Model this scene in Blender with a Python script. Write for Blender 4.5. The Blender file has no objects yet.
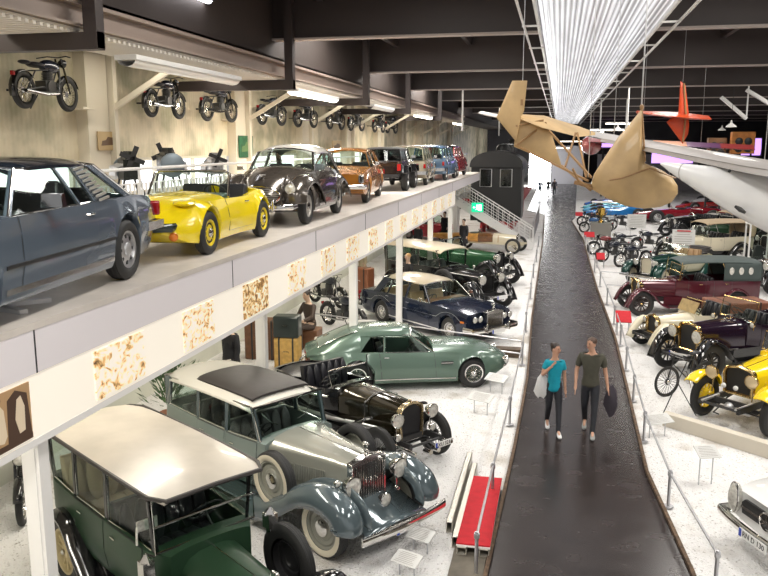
import bpy, math, random
from math import sin, cos, pi, radians, sqrt, atan2, tan
from mathutils import Vector, Matrix
random.seed(7)
SC = bpy.context.scene
COL = SC.collection
# ---------------------------------------------------------------- camera, exposure, world, lamps
F_PX = 790.0
VPX, VPY, CAM_H = 560.0, 145.0, 5.3
pitch = atan2(288 - VPY, F_PX)
yaw = atan2(VPX - 384, F_PX / cos(pitch))
cd = bpy.data.cameras.new('camera'); cam = bpy.data.objects.new('camera', cd); COL.objects.link(cam)
cd.sensor_fit = 'HORIZONTAL'; cd.sensor_width = 36.0; cd.lens = 36.0 * F_PX / 768.0
cd.clip_start = 0.05; cd.clip_end = 400
cam.location = (0, 0, CAM_H); cam.rotation_euler = (pi/2 - pitch, 0, yaw)
SC.camera = cam
vs = SC.view_settings
vs.view_transform = 'Standard'; vs.look = 'None'; vs.gamma = 1; vs.use_curve_mapping = False
vs.exposure = 0.2
W = bpy.data.worlds.new('world'); SC.world = W; W.use_nodes = True
W.node_tree.nodes['Background'].inputs[0].default_value = (1.0, 0.97, 0.95, 1)
W.node_tree.nodes['Background'].inputs[1].default_value = .5
def area(name, loc, sx, sy, power, col=(1, .96, .9), rot=(0, 0, 0)):
    l = bpy.data.lights.new(name, 'AREA'); l.shape = 'RECTANGLE'; l.size = sx; l.size_y = sy
    l.energy = power; l.color = col
    o = bpy.data.objects.new(name, l); COL.objects.link(o); o.location = loc; o.rotation_euler = rot
    return o
# unseen fill lights added high in the hall, up between the roof beams
for (x, y, sx, sy, p) in ((-6.0, 3, 1.2, 5, 300), (-1.5, 3, 1.2, 5, 420), (6, 3, 1.2, 5, 420), (4.5, 13.5, 1.2, 4.5, 430), (-3.2, 13.5, 1.2, 4.5, 430), (10, 13.5, 1.2, 4.5, 430), (-8.2, 13.6, .9, 4.5, 120),
                          (-6.4, 23.4, .9, 4.2, 260), (-3.2, 23.4, 1.2, 4.2, 480), (4.5, 23.4, 1.2, 4.2, 360), (10.5, 23.4, 1.2, 4.2, 300),
                          (-6.4, 33.2, .9, 4.0, 260), (-3.4, 33.2, 1.2, 4.0, 520), (4.5, 33.2, 1.2, 4.0, 300), (11, 33.2, 1.2, 4.0, 260),
                          (-7, 43, 1.4, 4.0, 560), (4.5, 43, 1.4, 4.0, 300), (12, 43, 1.4, 4, 240), (5, 53, 2, 4, 380), (13, 53, 2, 4, 260), (-4, 63, 2, 4, 380), (6, 63, 2, 4, 420), (6, 73, 2, 4, 420)):
    area('hall_fill_light', (x, y, 9.0), sx, sy, p)
# unseen fill lights added under the low roof to brighten the motorcycle wall
for y in (4, 9.5, 15.5, 20.5, 26.5, 32.0, 39, 46): area('wall_fill_light', (-8.9, y, 7.3), .3, 3.5, 42, (1, .93, .80))
# strip lamps under the gallery deck
for y in (3.5, 9.0, 14.8, 19.5, 24.8, 30.3): area('under_gallery_lamp', (-5.6, y, 3.62), .25, 3.2, 90, (1, .93, .80))
# ---------------------------------------------------------------- materials
MATS = {}
def mat(name, col, rough=.5, metal=0.0, noise=0.0, scale=8.0, bump=0.0, coat=0.0, emit=0.0, trans=0.0, alpha=1.0, col2=None, spec=None, sheen=0, ecol=None):
    if name in MATS: return MATS[name]
    m = bpy.data.materials.new(name); m.use_nodes = True; MATS[name] = m
    nt = m.node_tree; b = nt.nodes['Principled BSDF']
    c = (*col, 1)
    b.inputs['Base Color'].default_value = c
    b.inputs['Roughness'].default_value = rough; b.inputs['Metallic'].default_value = metal
    if spec is not None: b.inputs['Specular IOR Level'].default_value = spec
    if coat: b.inputs['Coat Weight'].default_value = coat; b.inputs['Coat Roughness'].default_value = .03
    if trans: b.inputs['Transmission Weight'].default_value = trans; b.inputs['IOR'].default_value = 1.1
    if emit: b.inputs['Emission Color'].default_value = (*(ecol or col), 1); b.inputs['Emission Strength'].default_value = emit
    tc = nt.nodes.new('ShaderNodeTexCoord')
    n = nt.nodes.new('ShaderNodeTexNoise'); n.inputs['Scale'].default_value = scale; n.inputs['Detail'].default_value = 4
    nt.links.new(tc.outputs['Object'], n.inputs['Vector'])
    if noise or col2:
        mx = nt.nodes.new('ShaderNodeMix'); mx.data_type = 'RGBA'
        c2 = (*col2, 1) if col2 else tuple(max(0, x * (1 - noise)) for x in col) + (1,)
        mx.inputs[6].default_value = c; mx.inputs[7].default_value = c2
        r = nt.nodes.new('ShaderNodeMapRange'); r.inputs[1].default_value = .35; r.inputs[2].default_value = .65
        nt.links.new(n.outputs[0], r.inputs[0]); nt.links.new(r.outputs[0], mx.inputs[0])
        nt.links.new(mx.outputs[2], b.inputs['Base Color'])
    else:
        r = nt.nodes.new('ShaderNodeMapRange'); r.inputs[3].default_value = max(.01, rough - .04); r.inputs[4].default_value = rough + .04
        nt.links.new(n.outputs[0], r.inputs[0]); nt.links.new(r.outputs[0], b.inputs['Roughness'])
    if bump:
        bp = nt.nodes.new('ShaderNodeBump'); bp.inputs['Strength'].default_value = bump; bp.inputs['Distance'].default_value = .02
        nt.links.new(n.outputs[0], bp.inputs['Height']); nt.links.new(bp.outputs[0], b.inputs['Normal'])
    return m
def glassmat(name, tint, a=.25):
    m = bpy.data.materials.new(name); m.use_nodes = True; MATS[name] = m
    nt = m.node_tree; nt.nodes.clear()
    o = nt.nodes.new('ShaderNodeOutputMaterial'); mx = nt.nodes.new('ShaderNodeMixShader')
    t = nt.nodes.new('ShaderNodeBsdfTransparent'); g = nt.nodes.new('ShaderNodeBsdfGlossy')
    t.inputs[0].default_value = (*tint, 1); g.inputs['Roughness'].default_value = .03
    fr = nt.nodes.new('ShaderNodeLayerWeight'); fr.inputs[0].default_value = .5
    pw = nt.nodes.new('ShaderNodeMath'); pw.operation = 'POWER'; pw.inputs[1].default_value = 4.0; nt.links.new(fr.outputs['Facing'], pw.inputs[0])
    ad = nt.nodes.new('ShaderNodeMath'); ad.operation = 'MULTIPLY_ADD'; ad.inputs[1].default_value = .3; ad.inputs[2].default_value = a; ad.use_clamp = True
    nt.links.new(pw.outputs[0], ad.inputs[0]); nt.links.new(ad.outputs[0], mx.inputs[0])
    nt.links.new(t.outputs[0], mx.inputs[1]); nt.links.new(g.outputs[0], mx.inputs[2]); nt.links.new(mx.outputs[0], o.inputs[0])
    return m
GLASS = glassmat('window_glass', (.88, .93, .91), .025)
DGLASS = glassmat('tinted_glass', (.35, .42, .42), .06)
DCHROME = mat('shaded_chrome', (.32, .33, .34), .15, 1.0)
CHROME = mat('chrome', (.72, .71, .69), .12, 1.0)
BRASS = mat('brass', (.80, .58, .26), .2, 1.0, noise=.35, scale=14)
STEEL = mat('brushed_steel', (.60, .60, .61), .35, .9)
RUBBER = mat('tyre_rubber', (.018, .018, .018), .6, bump=.2, scale=60)
WHITEW = mat('white_wall_rubber', (.72, .66, .52), .5)
BLACKP = mat('black_enamel', (.008, .008, .009), .12, coat=.5)
BLACKM = mat('black_iron', (.02, .02, .021), .45)
LEATHER_B = mat('black_leather', (.014, .014, .018), .3, bump=.3, scale=30)
LEATHER_G = mat('grey_leather', (.10, .10, .10), .4, bump=.3, scale=30)
LEATHER_T = mat('tan_leather', (.42, .27, .14), .45, bump=.2, scale=30)
DARKIN = mat('dark_carpet', (.015, .014, .013), .9)
WHITEP = mat('white_paint', (.80, .79, .77), .4)
GLOWLENS = mat('lamp_lens', (.85, .83, .76), .08, .35, noise=.35, scale=25)
REDLENS = mat('red_lens', (.35, .01, .01), .15, coat=.5)
AMBER = mat('amber_lens', (.7, .2, .02), .15, coat=.5)
PLATE = mat('number_plate_white', (.78, .78, .76), .4)
BLUE = mat('plate_blue', (.02, .06, .45), .4)
WOODB = mat('varnished_wood', (.22, .09, .03), .3, noise=.5, scale=6, coat=.4)
WOODL = mat('orange_wood', (.75, .36, .08), .35, noise=.3, scale=5, coat=.3)
# ---------------------------------------------------------------- geometry collector
class G:
    def __init__(s): s.v = []; s.f = []; s.m = []; s.mi = 0
    def add(s, vs_, fs):
        o = len(s.v); s.v += [tuple(v) for v in vs_]
        for f in fs: s.f.append(tuple(i + o for i in f)); s.m.append(s.mi)
        return s
    def mat(s, i): s.mi = i; return s
    def box(s, c, d, rot=None, taper=(1, 1)):
        x, y, z = d[0]/2, d[1]/2, d[2]/2; tx, ty = taper
        p = [Vector(q) for q in ((-x,-y,-z),(x,-y,-z),(x,y,-z),(-x,y,-z),(-x*tx,-y*ty,z),(x*tx,-y*ty,z),(x*tx,y*ty,z),(-x*tx,y*ty,z))]
        if rot:
            R = Matrix.Rotation(rot[2], 3, 'Z') @ Matrix.Rotation(rot[1], 3, 'Y') @ Matrix.Rotation(rot[0], 3, 'X')
            p = [R @ q for q in p]
        c = Vector(c)
        return s.add([q + c for q in p], [(0,3,2,1),(4,5,6,7),(0,1,5,4),(1,2,6,5),(2,3,7,6),(3,0,4,7)])
    def bb(s, x0, x1, y0, y1, z0, z1): return s.box(((x0+x1)/2,(y0+y1)/2,(z0+z1)/2),(x1-x0,y1-y0,z1-z0))
    def beam(s, a, b, w, h, up=(0, 0, 1)):
        a = Vector(a); b = Vector(b); d = (b - a).normalized(); u = Vector(up)
        r = d.cross(u)
        if r.length < 1e-4: r = d.cross(Vector((1, 0, 0)))
        r.normalize(); u = r.cross(d)
        vs_ = []
        for p in (a, b):
            for (i, j) in ((-1,-1),(1,-1),(1,1),(-1,1)): vs_.append(p + r*(i*w/2) + u*(j*h/2))
        return s.add(vs_, [(0,1,2,3),(7,6,5,4),(0,4,5,1),(1,5,6,2),(2,6,7,3),(3,7,4,0)])
    def loft(s, rings, closed=True, caps=True, loop=False):
        n = len(rings[0]); vs_ = [p for r in rings for p in r]; fs = []
        K = len(rings)
        for i in range(K if loop else K - 1):
            j2 = (i + 1) % K
            for j in range(n if closed else n - 1):
                a = i*n + j; b = i*n + (j+1) % n; c = j2*n + (j+1) % n; d = j2*n + j
                fs.append((a, b, c, d))
        if caps and closed and not loop:
            fs.append(tuple(range(n-1, -1, -1))); fs.append(tuple((K-1)*n + k for k in range(n)))
        return s.add(vs_, fs)
    def tube(s, pts, r, n=8, loop=False, flat=1.0):
        pts = [Vector(p) for p in pts]; K = len(pts); rings = []
        rr = r if isinstance(r, (list, tuple)) else [r]*K
        prev = None
        for i, p in enumerate(pts):
            a = pts[(i-1) % K] if (loop or i > 0) else p; b = pts[(i+1) % K] if (loop or i < K-1) else p
            t = (b - a)
            if t.length < 1e-9: t = Vector((0,0,1))
            t.normalize()
            if prev is None:
                u = Vector((0,0,1)) if abs(t.z) < .9 else Vector((1,0,0))
            else: u = prev
            x = t.cross(u)
            if x.length < 1e-5: x = t.cross(Vector((0,1,0)))
            x.normalize(); y = x.cross(t).normalized(); prev = y
            rings.append([p + x*(cos(2*pi*k/n)*rr[i]) + y*(sin(2*pi*k/n)*rr[i]*flat) for k in range(n)])
        return s.loft(rings, True, True, loop)
    def lathe(s, prof, c=(0,0,0), ax='y', n=24, arc=1.0, close=True):
        # prof: (radius, height along axis)
        rings = []
        K = n if arc >= 1 else n + 1
        for k in range(K):
            t = 2*pi*arc*k/n; ring = []
            for (r, h) in prof:
                if ax == 'y': p = (r*cos(t), h, r*sin(t))
                elif ax == 'x': p = (h, r*cos(t), r*sin(t))
                else: p = (r*cos(t), r*sin(t), h)
                ring.append((p[0]+c[0], p[1]+c[1], p[2]+c[2]))
            rings.append(ring)
        return s.loft(rings, False, False, arc >= 1)
    def ell(s, c, r, n=12, m=8, rot=None):
        vs_ = []; fs = []
        for i in range(m+1):
            ph = pi*i/m
            for k in range(n):
                t = 2*pi*k/n; q = Vector((r[0]*sin(ph)*cos(t), r[1]*sin(ph)*sin(t), r[2]*cos(ph)))
                if rot: q = Matrix.Rotation(rot[2],3,'Z')@Matrix.Rotation(rot[1],3,'Y')@Matrix.Rotation(rot[0],3,'X')@q
                vs_.append((q.x+c[0], q.y+c[1], q.z+c[2]))
        for i in range(m):
            for k in range(n): fs.append((i*n+k, (i+1)*n+k, (i+1)*n+(k+1)%n, i*n+(k+1)%n))
        return s.add(vs_, fs)
    def prism(s, poly, a, b, ax='y'):
        def P(q, h):
            return (q[0], h, q[1]) if ax == 'y' else ((h, q[0], q[1]) if ax == 'x' else (q[0], q[1], h))
        n = len(poly)
        return s.loft([[P(q, a) for q in poly], [P(q, b) for q in poly]], True, True)
    def xf(s, M, start=0):
        for i in range(start, len(s.v)): s.v[i] = tuple(M @ Vector(s.v[i]))
        return s
def finish(o, smooth=True, ang=38):
    me = o.data
    if smooth:
        me.polygons.foreach_set('use_smooth', [True]*len(me.polygons))
        try: me.set_sharp_from_angle(angle=radians(ang))
        except Exception: pass
def obj(name, g, mats, parent=None, smooth=True, ang=38, bevel=0, solid=0, label=None, sub=0):
    me = bpy.data.meshes.new(name); me.from_pydata(g.v, [], g.f)
    for m in (mats if isinstance(mats, (list, tuple)) else [mats]): me.materials.append(m)
    if any(g.m): me.polygons.foreach_set('material_index', g.m)
    me.validate(); 
    import bmesh
    bm = bmesh.new(); bm.from_mesh(me); bmesh.ops.remove_doubles(bm, verts=bm.verts, dist=1e-5)
    bmesh.ops.recalc_face_normals(bm, faces=bm.faces); bm.to_mesh(me); bm.free()
    o = bpy.data.objects.new(name, me); COL.objects.link(o)
    finish(o, smooth, ang)
    if solid:
        md = o.modifiers.new('solid', 'SOLIDIFY'); md.thickness = solid; md.offset = -1 if solid > 0 else 1; md.thickness = abs(solid)
    if bevel:
        md = o.modifiers.new('bevel', 'BEVEL'); md.width = bevel; md.segments = 2; md.limit_method = 'ANGLE'; md.angle_limit = radians(40)
    if sub:
        md = o.modifiers.new('sub', 'SUBSURF'); md.levels = sub; md.render_levels = sub
    if parent: o.parent = parent
    if label: o['label'] = label
    return o
def empty(name, loc=(0,0,0), rz=0.0, s=1.0):
    o = bpy.data.objects.new(name, None); COL.objects.link(o); o.location = loc; o.rotation_euler = (0,0,rz); o.scale = (s,s,s)
    o.empty_display_size = .2
    return o
def tag(o, label, cat, group=None, kind=None):
    o['label'] = label; o['category'] = cat
    if group: o['group'] = group
    if kind: o['kind'] = kind
    return o
def struct(name, g, m, **k):
    o = obj(name, g, m, smooth=k.pop('smooth', False), **k)
    if not o.parent: o['kind'] = 'structure'
    return o
KIDS = {}
def copy_tree(o, parent=None):
    c = o.copy(); COL.objects.link(c)
    if parent is not None: c.parent = parent
    for ch in list(o.children): copy_tree(ch, c)
    return c
def place(o, loc, rz=0, s=1.0):
    o.location = loc; o.rotation_euler = (0,0,rz); o.scale = (s,s,s); return o
# piecewise monotone cubic interpolation of control points
def curve(pts):
    if not isinstance(pts, (list, tuple)): return lambda x: pts
    xs = [p[0] for p in pts]; ys = [p[1] for p in pts]; n = len(xs)
    d = [(ys[i+1]-ys[i])/(xs[i+1]-xs[i]) for i in range(n-1)]
    m = [d[0]] + [0 if d[i-1]*d[i] <= 0 else 2*d[i-1]*d[i]/(d[i-1]+d[i]) for i in range(1, n-1)] + [d[-1]]
    def f(x):
        if x <= xs[0]: return ys[0]
        if x >= xs[-1]: return ys[-1]
        i = 0
        while x > xs[i+1]: i += 1
        h = xs[i+1]-xs[i]; t = (x-xs[i])/h
        return (2*t**3-3*t*t+1)*ys[i] + (t**3-2*t*t+t)*h*m[i] + (-2*t**3+3*t*t)*ys[i+1] + (t**3-t*t)*h*m[i+1]
    return f
FONT = None
def text(name, s, size, mat_, parent, loc, rot, extr=.002, align='CENTER'):
    c = bpy.data.curves.new(name, 'FONT'); c.body = s; c.size = size; c.extrude = extr; c.align_x = align; c.align_y = 'CENTER'
    c.resolution_u = 2
    t = bpy.data.objects.new(name, c); COL.objects.link(t)
    dg = bpy.context.evaluated_depsgraph_get(); me = bpy.data.meshes.new_from_object(t.evaluated_get(dg))
    COL.objects.unlink(t); bpy.data.objects.remove(t)
    o = bpy.data.objects.new(name, me); COL.objects.link(o); me.materials.clear(); me.materials.append(mat_)
    o.parent = parent; o.location = loc; o.rotation_euler = rot
    return o
# ---------------------------------------------------------------- the hall
GRAVEL = mat('white_gravel', (.70, .68, .66), .9, col2=(.50, .47, .44), scale=55, bump=1.0)
def gravel_nodes(m):
    nt = m.node_tree; b = nt.nodes['Principled BSDF']
    tc = nt.nodes.new('ShaderNodeTexCoord'); v = nt.nodes.new('ShaderNodeTexVoronoi'); v.inputs['Scale'].default_value = 42
    n2 = nt.nodes.new('ShaderNodeTexNoise'); n2.inputs['Scale'].default_value = .9; n2.inputs['Detail'].default_value = 6
    nt.links.new(tc.outputs['Object'], v.inputs['Vector']); nt.links.new(tc.outputs['Object'], n2.inputs['Vector'])
    cr = nt.nodes.new('ShaderNodeValToRGB'); e = cr.color_ramp.elements
    e[0].position = .0; e[0].color = (.30, .27, .24, 1); e[1].position = .22; e[1].color = (.84, .83, .82, 1)
    nt.links.new(v.outputs['Color'], cr.inputs[0])
    mx = nt.nodes.new('ShaderNodeMix'); mx.data_type = 'RGBA'; mx.blend_type = 'MULTIPLY'; mx.inputs[0].default_value = 1
    c2 = nt.nodes.new('ShaderNodeValToRGB'); e = c2.color_ramp.elements
    e[0].position = .30; e[0].color = (.66, .62, .56, 1); e[1].position = .44; e[1].color = (1, 1, 1, 1)
    nt.links.new(n2.outputs[0], c2.inputs[0])
    nt.links.new(cr.outputs[0], mx.inputs[6]); nt.links.new(c2.outputs[0], mx.inputs[7])
    for l in list(b.inputs['Base Color'].links): nt.links.remove(l)
    nt.links.new(mx.outputs[2], b.inputs['Base Color'])
    bp = nt.nodes.new('ShaderNodeBump'); bp.inputs['Strength'].default_value = .8; bp.inputs['Distance'].default_value = .03
    nt.links.new(v.outputs['Distance'], bp.inputs['Height']); nt.links.new(bp.outputs[0], b.inputs['Normal'])
gravel_nodes(GRAVEL)
g = G(); g.bb(-12, 30, -6, 140, -.2, 0); struct('floor', g, GRAVEL)
# aisle of dark sealed boards
AISLE = mat('dark_aisle', (.035, .028, .026), .32, noise=.3, scale=3, spec=.38)
def aisle_nodes(m):
    nt = m.node_tree; b = nt.nodes['Principled BSDF']
    for l in list(b.inputs['Base Color'].links): nt.links.remove(l)
    tc = nt.nodes.new('ShaderNodeTexCoord'); mp = nt.nodes.new('ShaderNodeMapping'); mp.inputs['Scale'].default_value = (1, 1.3, 1)
    w = nt.nodes.new('ShaderNodeTexNoise'); w.inputs['Scale'].default_value = 2.0; w.inputs['Detail'].default_value = 8
    sp = nt.nodes.new('ShaderNodeTexVoronoi'); sp.inputs['Scale'].default_value = 30
    nt.links.new(tc.outputs['Object'], mp.inputs[0]); nt.links.new(mp.outputs[0], w.inputs['Vector']); nt.links.new(tc.outputs['Object'], sp.inputs['Vector'])
    cr = nt.nodes.new('ShaderNodeValToRGB'); e = cr.color_ramp.elements
    e[0].position = .3; e[0].color = (.018, .013, .012, 1); e[1].position = .75; e[1].color = (.034, .026, .025, 1)
    nt.links.new(w.outputs[0], cr.inputs[0]); nt.links.new(cr.outputs[0], b.inputs['Base Color'])
    rr = nt.nodes.new('ShaderNodeMapRange'); rr.inputs[1].default_value = .3; rr.inputs[2].default_value = .7; rr.inputs[3].default_value = .235; rr.inputs[4].default_value = .285
    nt.links.new(w.outputs[0], rr.inputs[0])
    for l in list(b.inputs['Roughness'].links): nt.links.remove(l)
    nt.links.new(rr.outputs[0], b.inputs['Roughness'])
    bp = nt.nodes.new('ShaderNodeBump'); bp.inputs['Strength'].default_value = .008; bp.inputs['Distance'].default_value = .02
    nt.links.new(w.outputs[0], bp.inputs['Height']); nt.links.new(bp.outputs[0], b.inputs['Normal'])
aisle_nodes(AISLE)
AL = [(-.72, -5), (-.70, 9.1), (-.58, 13.6), (-.53, 17.7), (-.64, 24.2), (-.74, 45.5), (-.95, 62), (-2.4, 66), (-2.6, 118)]
AR = [(2.6, 118), (1.3, 60), (1.0, 57), (1.48, 46), (1.55, 30), (1.70, 22), (1.59, 12.8), (1.82, 9.7), (2.1, -5)]
g = G(); g.prism(AL + AR, 0, .03, 'z'); struct('floor_aisle', g, AISLE)
RUST = mat('rusty_edging', (.16, .10, .06), .8, noise=.6, scale=12, bump=.3)
for nm, ed in (('trim_1', AL[:7]), ('trim_2', AR[2:])):
    g = G()
    for a, b in zip(ed, ed[1:]): g.beam((a[0], a[1], .03), (b[0], b[1], .03), .05, .09)
    struct(nm, g, RUST)
# dark timber kerb strip on the left of the aisle
KERB = mat('weathered_concrete', (.16, .14, .11), .8, noise=.4, scale=4, bump=.2)
g = G(); g.bb(-1.16, -.73, -5, 11.7, 0, .05); struct('trim_3', g, KERB)
# walls
WALLC = mat('cream_wall_panel', (.74, .66, .49), .6)
def rib_wall(m, sx, dark=.80):
    nt = m.node_tree; b = nt.nodes['Principled BSDF']
    tc = nt.nodes.new('ShaderNodeTexCoord'); w = nt.nodes.new('ShaderNodeTexWave'); w.wave_type = 'BANDS'; w.bands_direction = 'Y'; w.inputs['Scale'].default_value = sx
    nt.links.new(tc.outputs['Object'], w.inputs['Vector'])
    bp = nt.nodes.new('ShaderNodeBump'); bp.inputs['Strength'].default_value = .22; bp.inputs['Distance'].default_value = .04
    nt.links.new(w.outputs[0], bp.inputs['Height']); nt.links.new(bp.outputs[0], b.inputs['Normal'])
    n = nt.nodes.new('ShaderNodeTexNoise'); n.inputs['Scale'].default_value = 1.1; n.inputs['Detail'].default_value = 5
    nt.links.new(tc.outputs['Object'], n.inputs['Vector'])
    c = b.inputs['Base Color'].default_value[:]
    cr = nt.nodes.new('ShaderNodeValToRGB'); e = cr.color_ramp.elements
    e[0].position = .36; e[0].color = (c[0]*dark*.7, c[1]*dark*.74, c[2]*dark*.66, 1); e[1].position = .58; e[1].color = c
    nt.links.new(n.outputs[0], cr.inputs[0]); nt.links.new(cr.outputs[0], b.inputs['Base Color'])
rib_wall(WALLC, 2.2)
WALLX = -10.4
g = G(); g.bb(WALLX-.2, WALLX, -6, 118, 4.95, 7.5); g.bb(WALLX-.2, WALLX, -6, 118, 0, 4.15); g.bb(WALLX-.2, WALLX, 44.6, 118, 4.1, 5); struct('wall_left', g, WALLC)
g = G(); g.bb(WALLX-.2, -7.5, -6, 118, 7.5, 7.6); g.bb(-7.6, -7.5, -6, 118, 7.45, 9.4); struct('wall_upper', g, mat('dark_brown_board', (.05, .037, .032), .7))
PALE = mat('pale_lower_wall', (.66, .67, .58), .6, noise=.08, scale=2)
g = G(); g.bb(-8.6, -8.4, -6, 49, 0, 3.5); struct('wall_lower', g, PALE)
# rails on the lower wall
g = G(); g.bb(-8.4, -8.34, -6, 49, 1.05, 1.13); g.bb(-8.4, -8.34, -6, 49, 1.75, 1.83); struct('trim_4', g, WHITEP)
# windows in the left wall, behind the gallery
PANE = mat('daylit_pane', (.95, .97, 1.0), .3, emit=1.6)
FRM = mat('window_frame_cream', (.62, .58, .48), .5)
for k, (y0, y1) in enumerate(((-2, 7), (7.5, 15.6), (17.0, 23.8), (24.8, 30.8), (31.8, 37.8), (38.6, 44.6))):
    g = G(); g.bb(WALLX-.12, WALLX-.08, y0, y1, 4.15, 4.95); w = struct('window_%d' % (k+1), g, PANE)
    g = G(); nb = max(2, int((y1-y0)/2.2))
    for i in range(nb+1):
        y = y0 + (y1-y0)*i/nb; g.bb(WALLX-.07, WALLX+.03, y-.04, y+.04, 4.15, 4.95)
    g.bb(WALLX-.07, WALLX+.05, y0, y1, 4.91, 4.99); g.bb(WALLX-.07, WALLX+.08, y0, y1, 4.11, 4.17)
    o = obj('window_frame', g, FRM, w, smooth=False)
# wall columns with diagonal braces
COLM = mat('column_cream', (.68, .62, .50), .55)
for y in (5.6, 16.3, 24.5, 31.3, 38.2, 45.0, 52, 59, 67, 76):
    r = empty('wall_column', (WALLX, y, 3.8)); r['kind'] = 'structure'
    g = G(); g.bb(0, .28, -.42, .42, 0, 3.68); obj('column_shaft', g, COLM, r, smooth=False)
    g = G(); g.bb(0, .42, .44, .60, 0, 3.68); obj('column_flange', g, COLM, r, smooth=False)
    g = G(); g.beam((.3, .52, 2.3), (1.9, .52, 3.2), .10, .12); obj('brace', g, COLM, r, smooth=False)
    g = G(); g.bb(.0, .5, -.9, -.42, 2.25, 2.30); obj('bracket_shelf', g, COLM, r, smooth=False)
# platform
DECK = mat('grey_deck', (.62, .57, .52), .38, noise=.15, scale=2.5, spec=.5)
PX = -4.25
g = G(); g.bb(WALLX, PX, -6, 43.5, 3.68, 3.85); g.bb(PX-.005, PX+.045, -6, 43.5, 3.79, 3.852); struct('floor_platform', g, DECK)
LAV = mat('lilac_grey_fascia', (.76, .72, .74), .45)
FASC = mat('cream_glow_fascia', (.82, .76, .66), .4, emit=.30, ecol=(1.0, .93, .80))  # glow added so the panel looks strongly lit
g = G(); g.bb(PX, PX+.04, -6, 43.5, 3.42, 3.79); struct('trim_5', g, LAV)
g = G()
for y in (1.6, 5.62, 9.75, 13.5, 17.25, 21, 24.7, 28.5, 32.2): g.bb(PX+.04, PX+.044, y-.008, y+.008, 3.42, 3.79)
struct('trim_6', g, BLACKM)
g = G(); g.bb(PX-.08, PX+.03, -6, 33.2, 2.86, 3.42); struct('trim_7', g, FASC)
g = G(); g.bb(PX-.14, PX+.034, -6, 33.2, 2.80, 2.865); struct('trim_8', g, WHITEP)
# posts under the platform edge
for y, dx in ((0.2, 0), (5.72, 0), (12.4, -.49), (16.75, 0), (22.0, 0), (27.6, 0), (32.9, 0)):
    g = G(); g.bb(-.085, .085, -.07, .07, 0, 2.81); g.bb(-.05, .05, -.078, -.069, 0.02, 2.80)
    o = struct('platform_post', g, WHITEP); o.location = (PX-.12+dx, y, 0)
# right, back and far walls of the hall, ceiling
DARKW = mat('dark_hall_wall', (.035, .032, .036), .7, noise=.3, scale=.6)
g = G(); g.bb(29.8, 30, -6, 140, 0, 10); struct('wall_right', g, DARKW)
g = G(); g.bb(-12, -1.6, 118, 118.2, 0, 10); g.bb(3.0, 30, 118, 118.2, 0, 10); g.bb(-1.6, 3, 118, 118.2, 3.4, 10); struct('wall_back', g, DARKW)
CEIL = mat('brown_roof_deck', (.055, .041, .036), .7)
rib_wall(CEIL, 3.0)
g = G(); g.bb(-12, -.6, -6, 140, 9.3, 9.5); g.bb(2.7, 30, -6, 140, 9.3, 9.5); g.bb(-.6, 2.7, -6, 140, 9.3, 9.5); struct('ceiling', g, CEIL)
BEAM = mat('brown_steel_beam', (.045, .033, .031), .5)
FLNG = mat('beam_lower_flange', (.40, .34, .31), .5)
for y in [10.7 + 9.9*k for k in range(10)]:
    r = empty('ceiling_beam', (0, y, 8.0)); r['kind'] = 'structure'
    g = G(); g.bb(-10.4, 29.8, -.04, .04, .05, 1.3); obj('beam_web', g, BEAM, r, smooth=False)
    g = G(); g.bb(-10.4, 29.8, -.16, .16, 0, .05); obj('beam_flange', g, FLNG, r, smooth=False)
g = G()
for x in (-9, -6.2, -3.4, 5.4, 8.6, 12, 16, 20): g.bb(x-.08, x+.08, -6, 118, 8.95, 9.3)
struct('ceiling_purlins', g, BEAM)
# ribbed rooflight strip
SKY = mat('ribbed_rooflight', (.80, .80, .82), .25, emit=.8)
def sky_nodes(m):
    nt = m.node_tree; b = nt.nodes['Principled BSDF']
    tc = nt.nodes.new('ShaderNodeTexCoord'); w = nt.nodes.new('ShaderNodeTexWave'); w.bands_direction = 'X'; w.inputs['Scale'].default_value = 3.0
    w.inputs['Distortion'].default_value = .0
    sp = nt.nodes.new('ShaderNodeSeparateXYZ'); n = nt.nodes.new('ShaderNodeTexNoise'); n.inputs['Scale'].default_value = 1.2; n.inputs['Detail'].default_value = 6
    mp = nt.nodes.new('ShaderNodeMapping'); mp.inputs['Scale'].default_value = (3, .25, 1)
    nt.links.new(tc.outputs['Object'], w.inputs['Vector']); nt.links.new(tc.outputs['Object'], mp.inputs[0]); nt.links.new(mp.outputs[0], n.inputs['Vector'])
    r1 = nt.nodes.new('ShaderNodeMapRange'); r1.inputs[3].default_value = .20; r1.inputs[4].default_value = 1.25; nt.links.new(w.outputs[0], r1.inputs[0])
    r2 = nt.nodes.new('ShaderNodeMapRange'); r2.inputs[1].default_value = .3; r2.inputs[2].default_value = .7; r2.inputs[3].default_value = .75; r2.inputs[4].default_value = 1.1
    nt.links.new(n.outputs[0], r2.inputs[0])
    mu = nt.nodes.new('ShaderNodeMath'); mu.operation = 'MULTIPLY'; nt.links.new(r1.outputs[0], mu.inputs[0]); nt.links.new(r2.outputs[0], mu.inputs[1])
    m3 = nt.nodes.new('ShaderNodeMath'); m3.operation = 'MULTIPLY'; m3.inputs[1].default_value = .62; nt.links.new(mu.outputs[0], m3.inputs[0])
    nt.links.new(m3.outputs[0], b.inputs['Emission Strength'])
    b.inputs['Emission Color'].default_value = (.97, .97, 1, 1); b.inputs['Base Color'].default_value = (.3, .3, .31, 1)
sky_nodes(SKY)
g = G(); n = 76; x0, x1 = -.50, 1.95
top = []
for k in range(n+1):
    x = x0 + (x1-x0)*k/n; z = 7.9 + (.035 if k % 4 in (1, 2) else 0); top.append((x, z))
g.loft([[(x, 8, z) for x, z in top] + [(x, 8, z+.05) for x, z in reversed(top)], [(x, 104, z) for x, z in top] + [(x, 104, z+.05) for x, z in reversed(top)]])
struct('ceiling_rooflight', g, SKY)
g = G()
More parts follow.
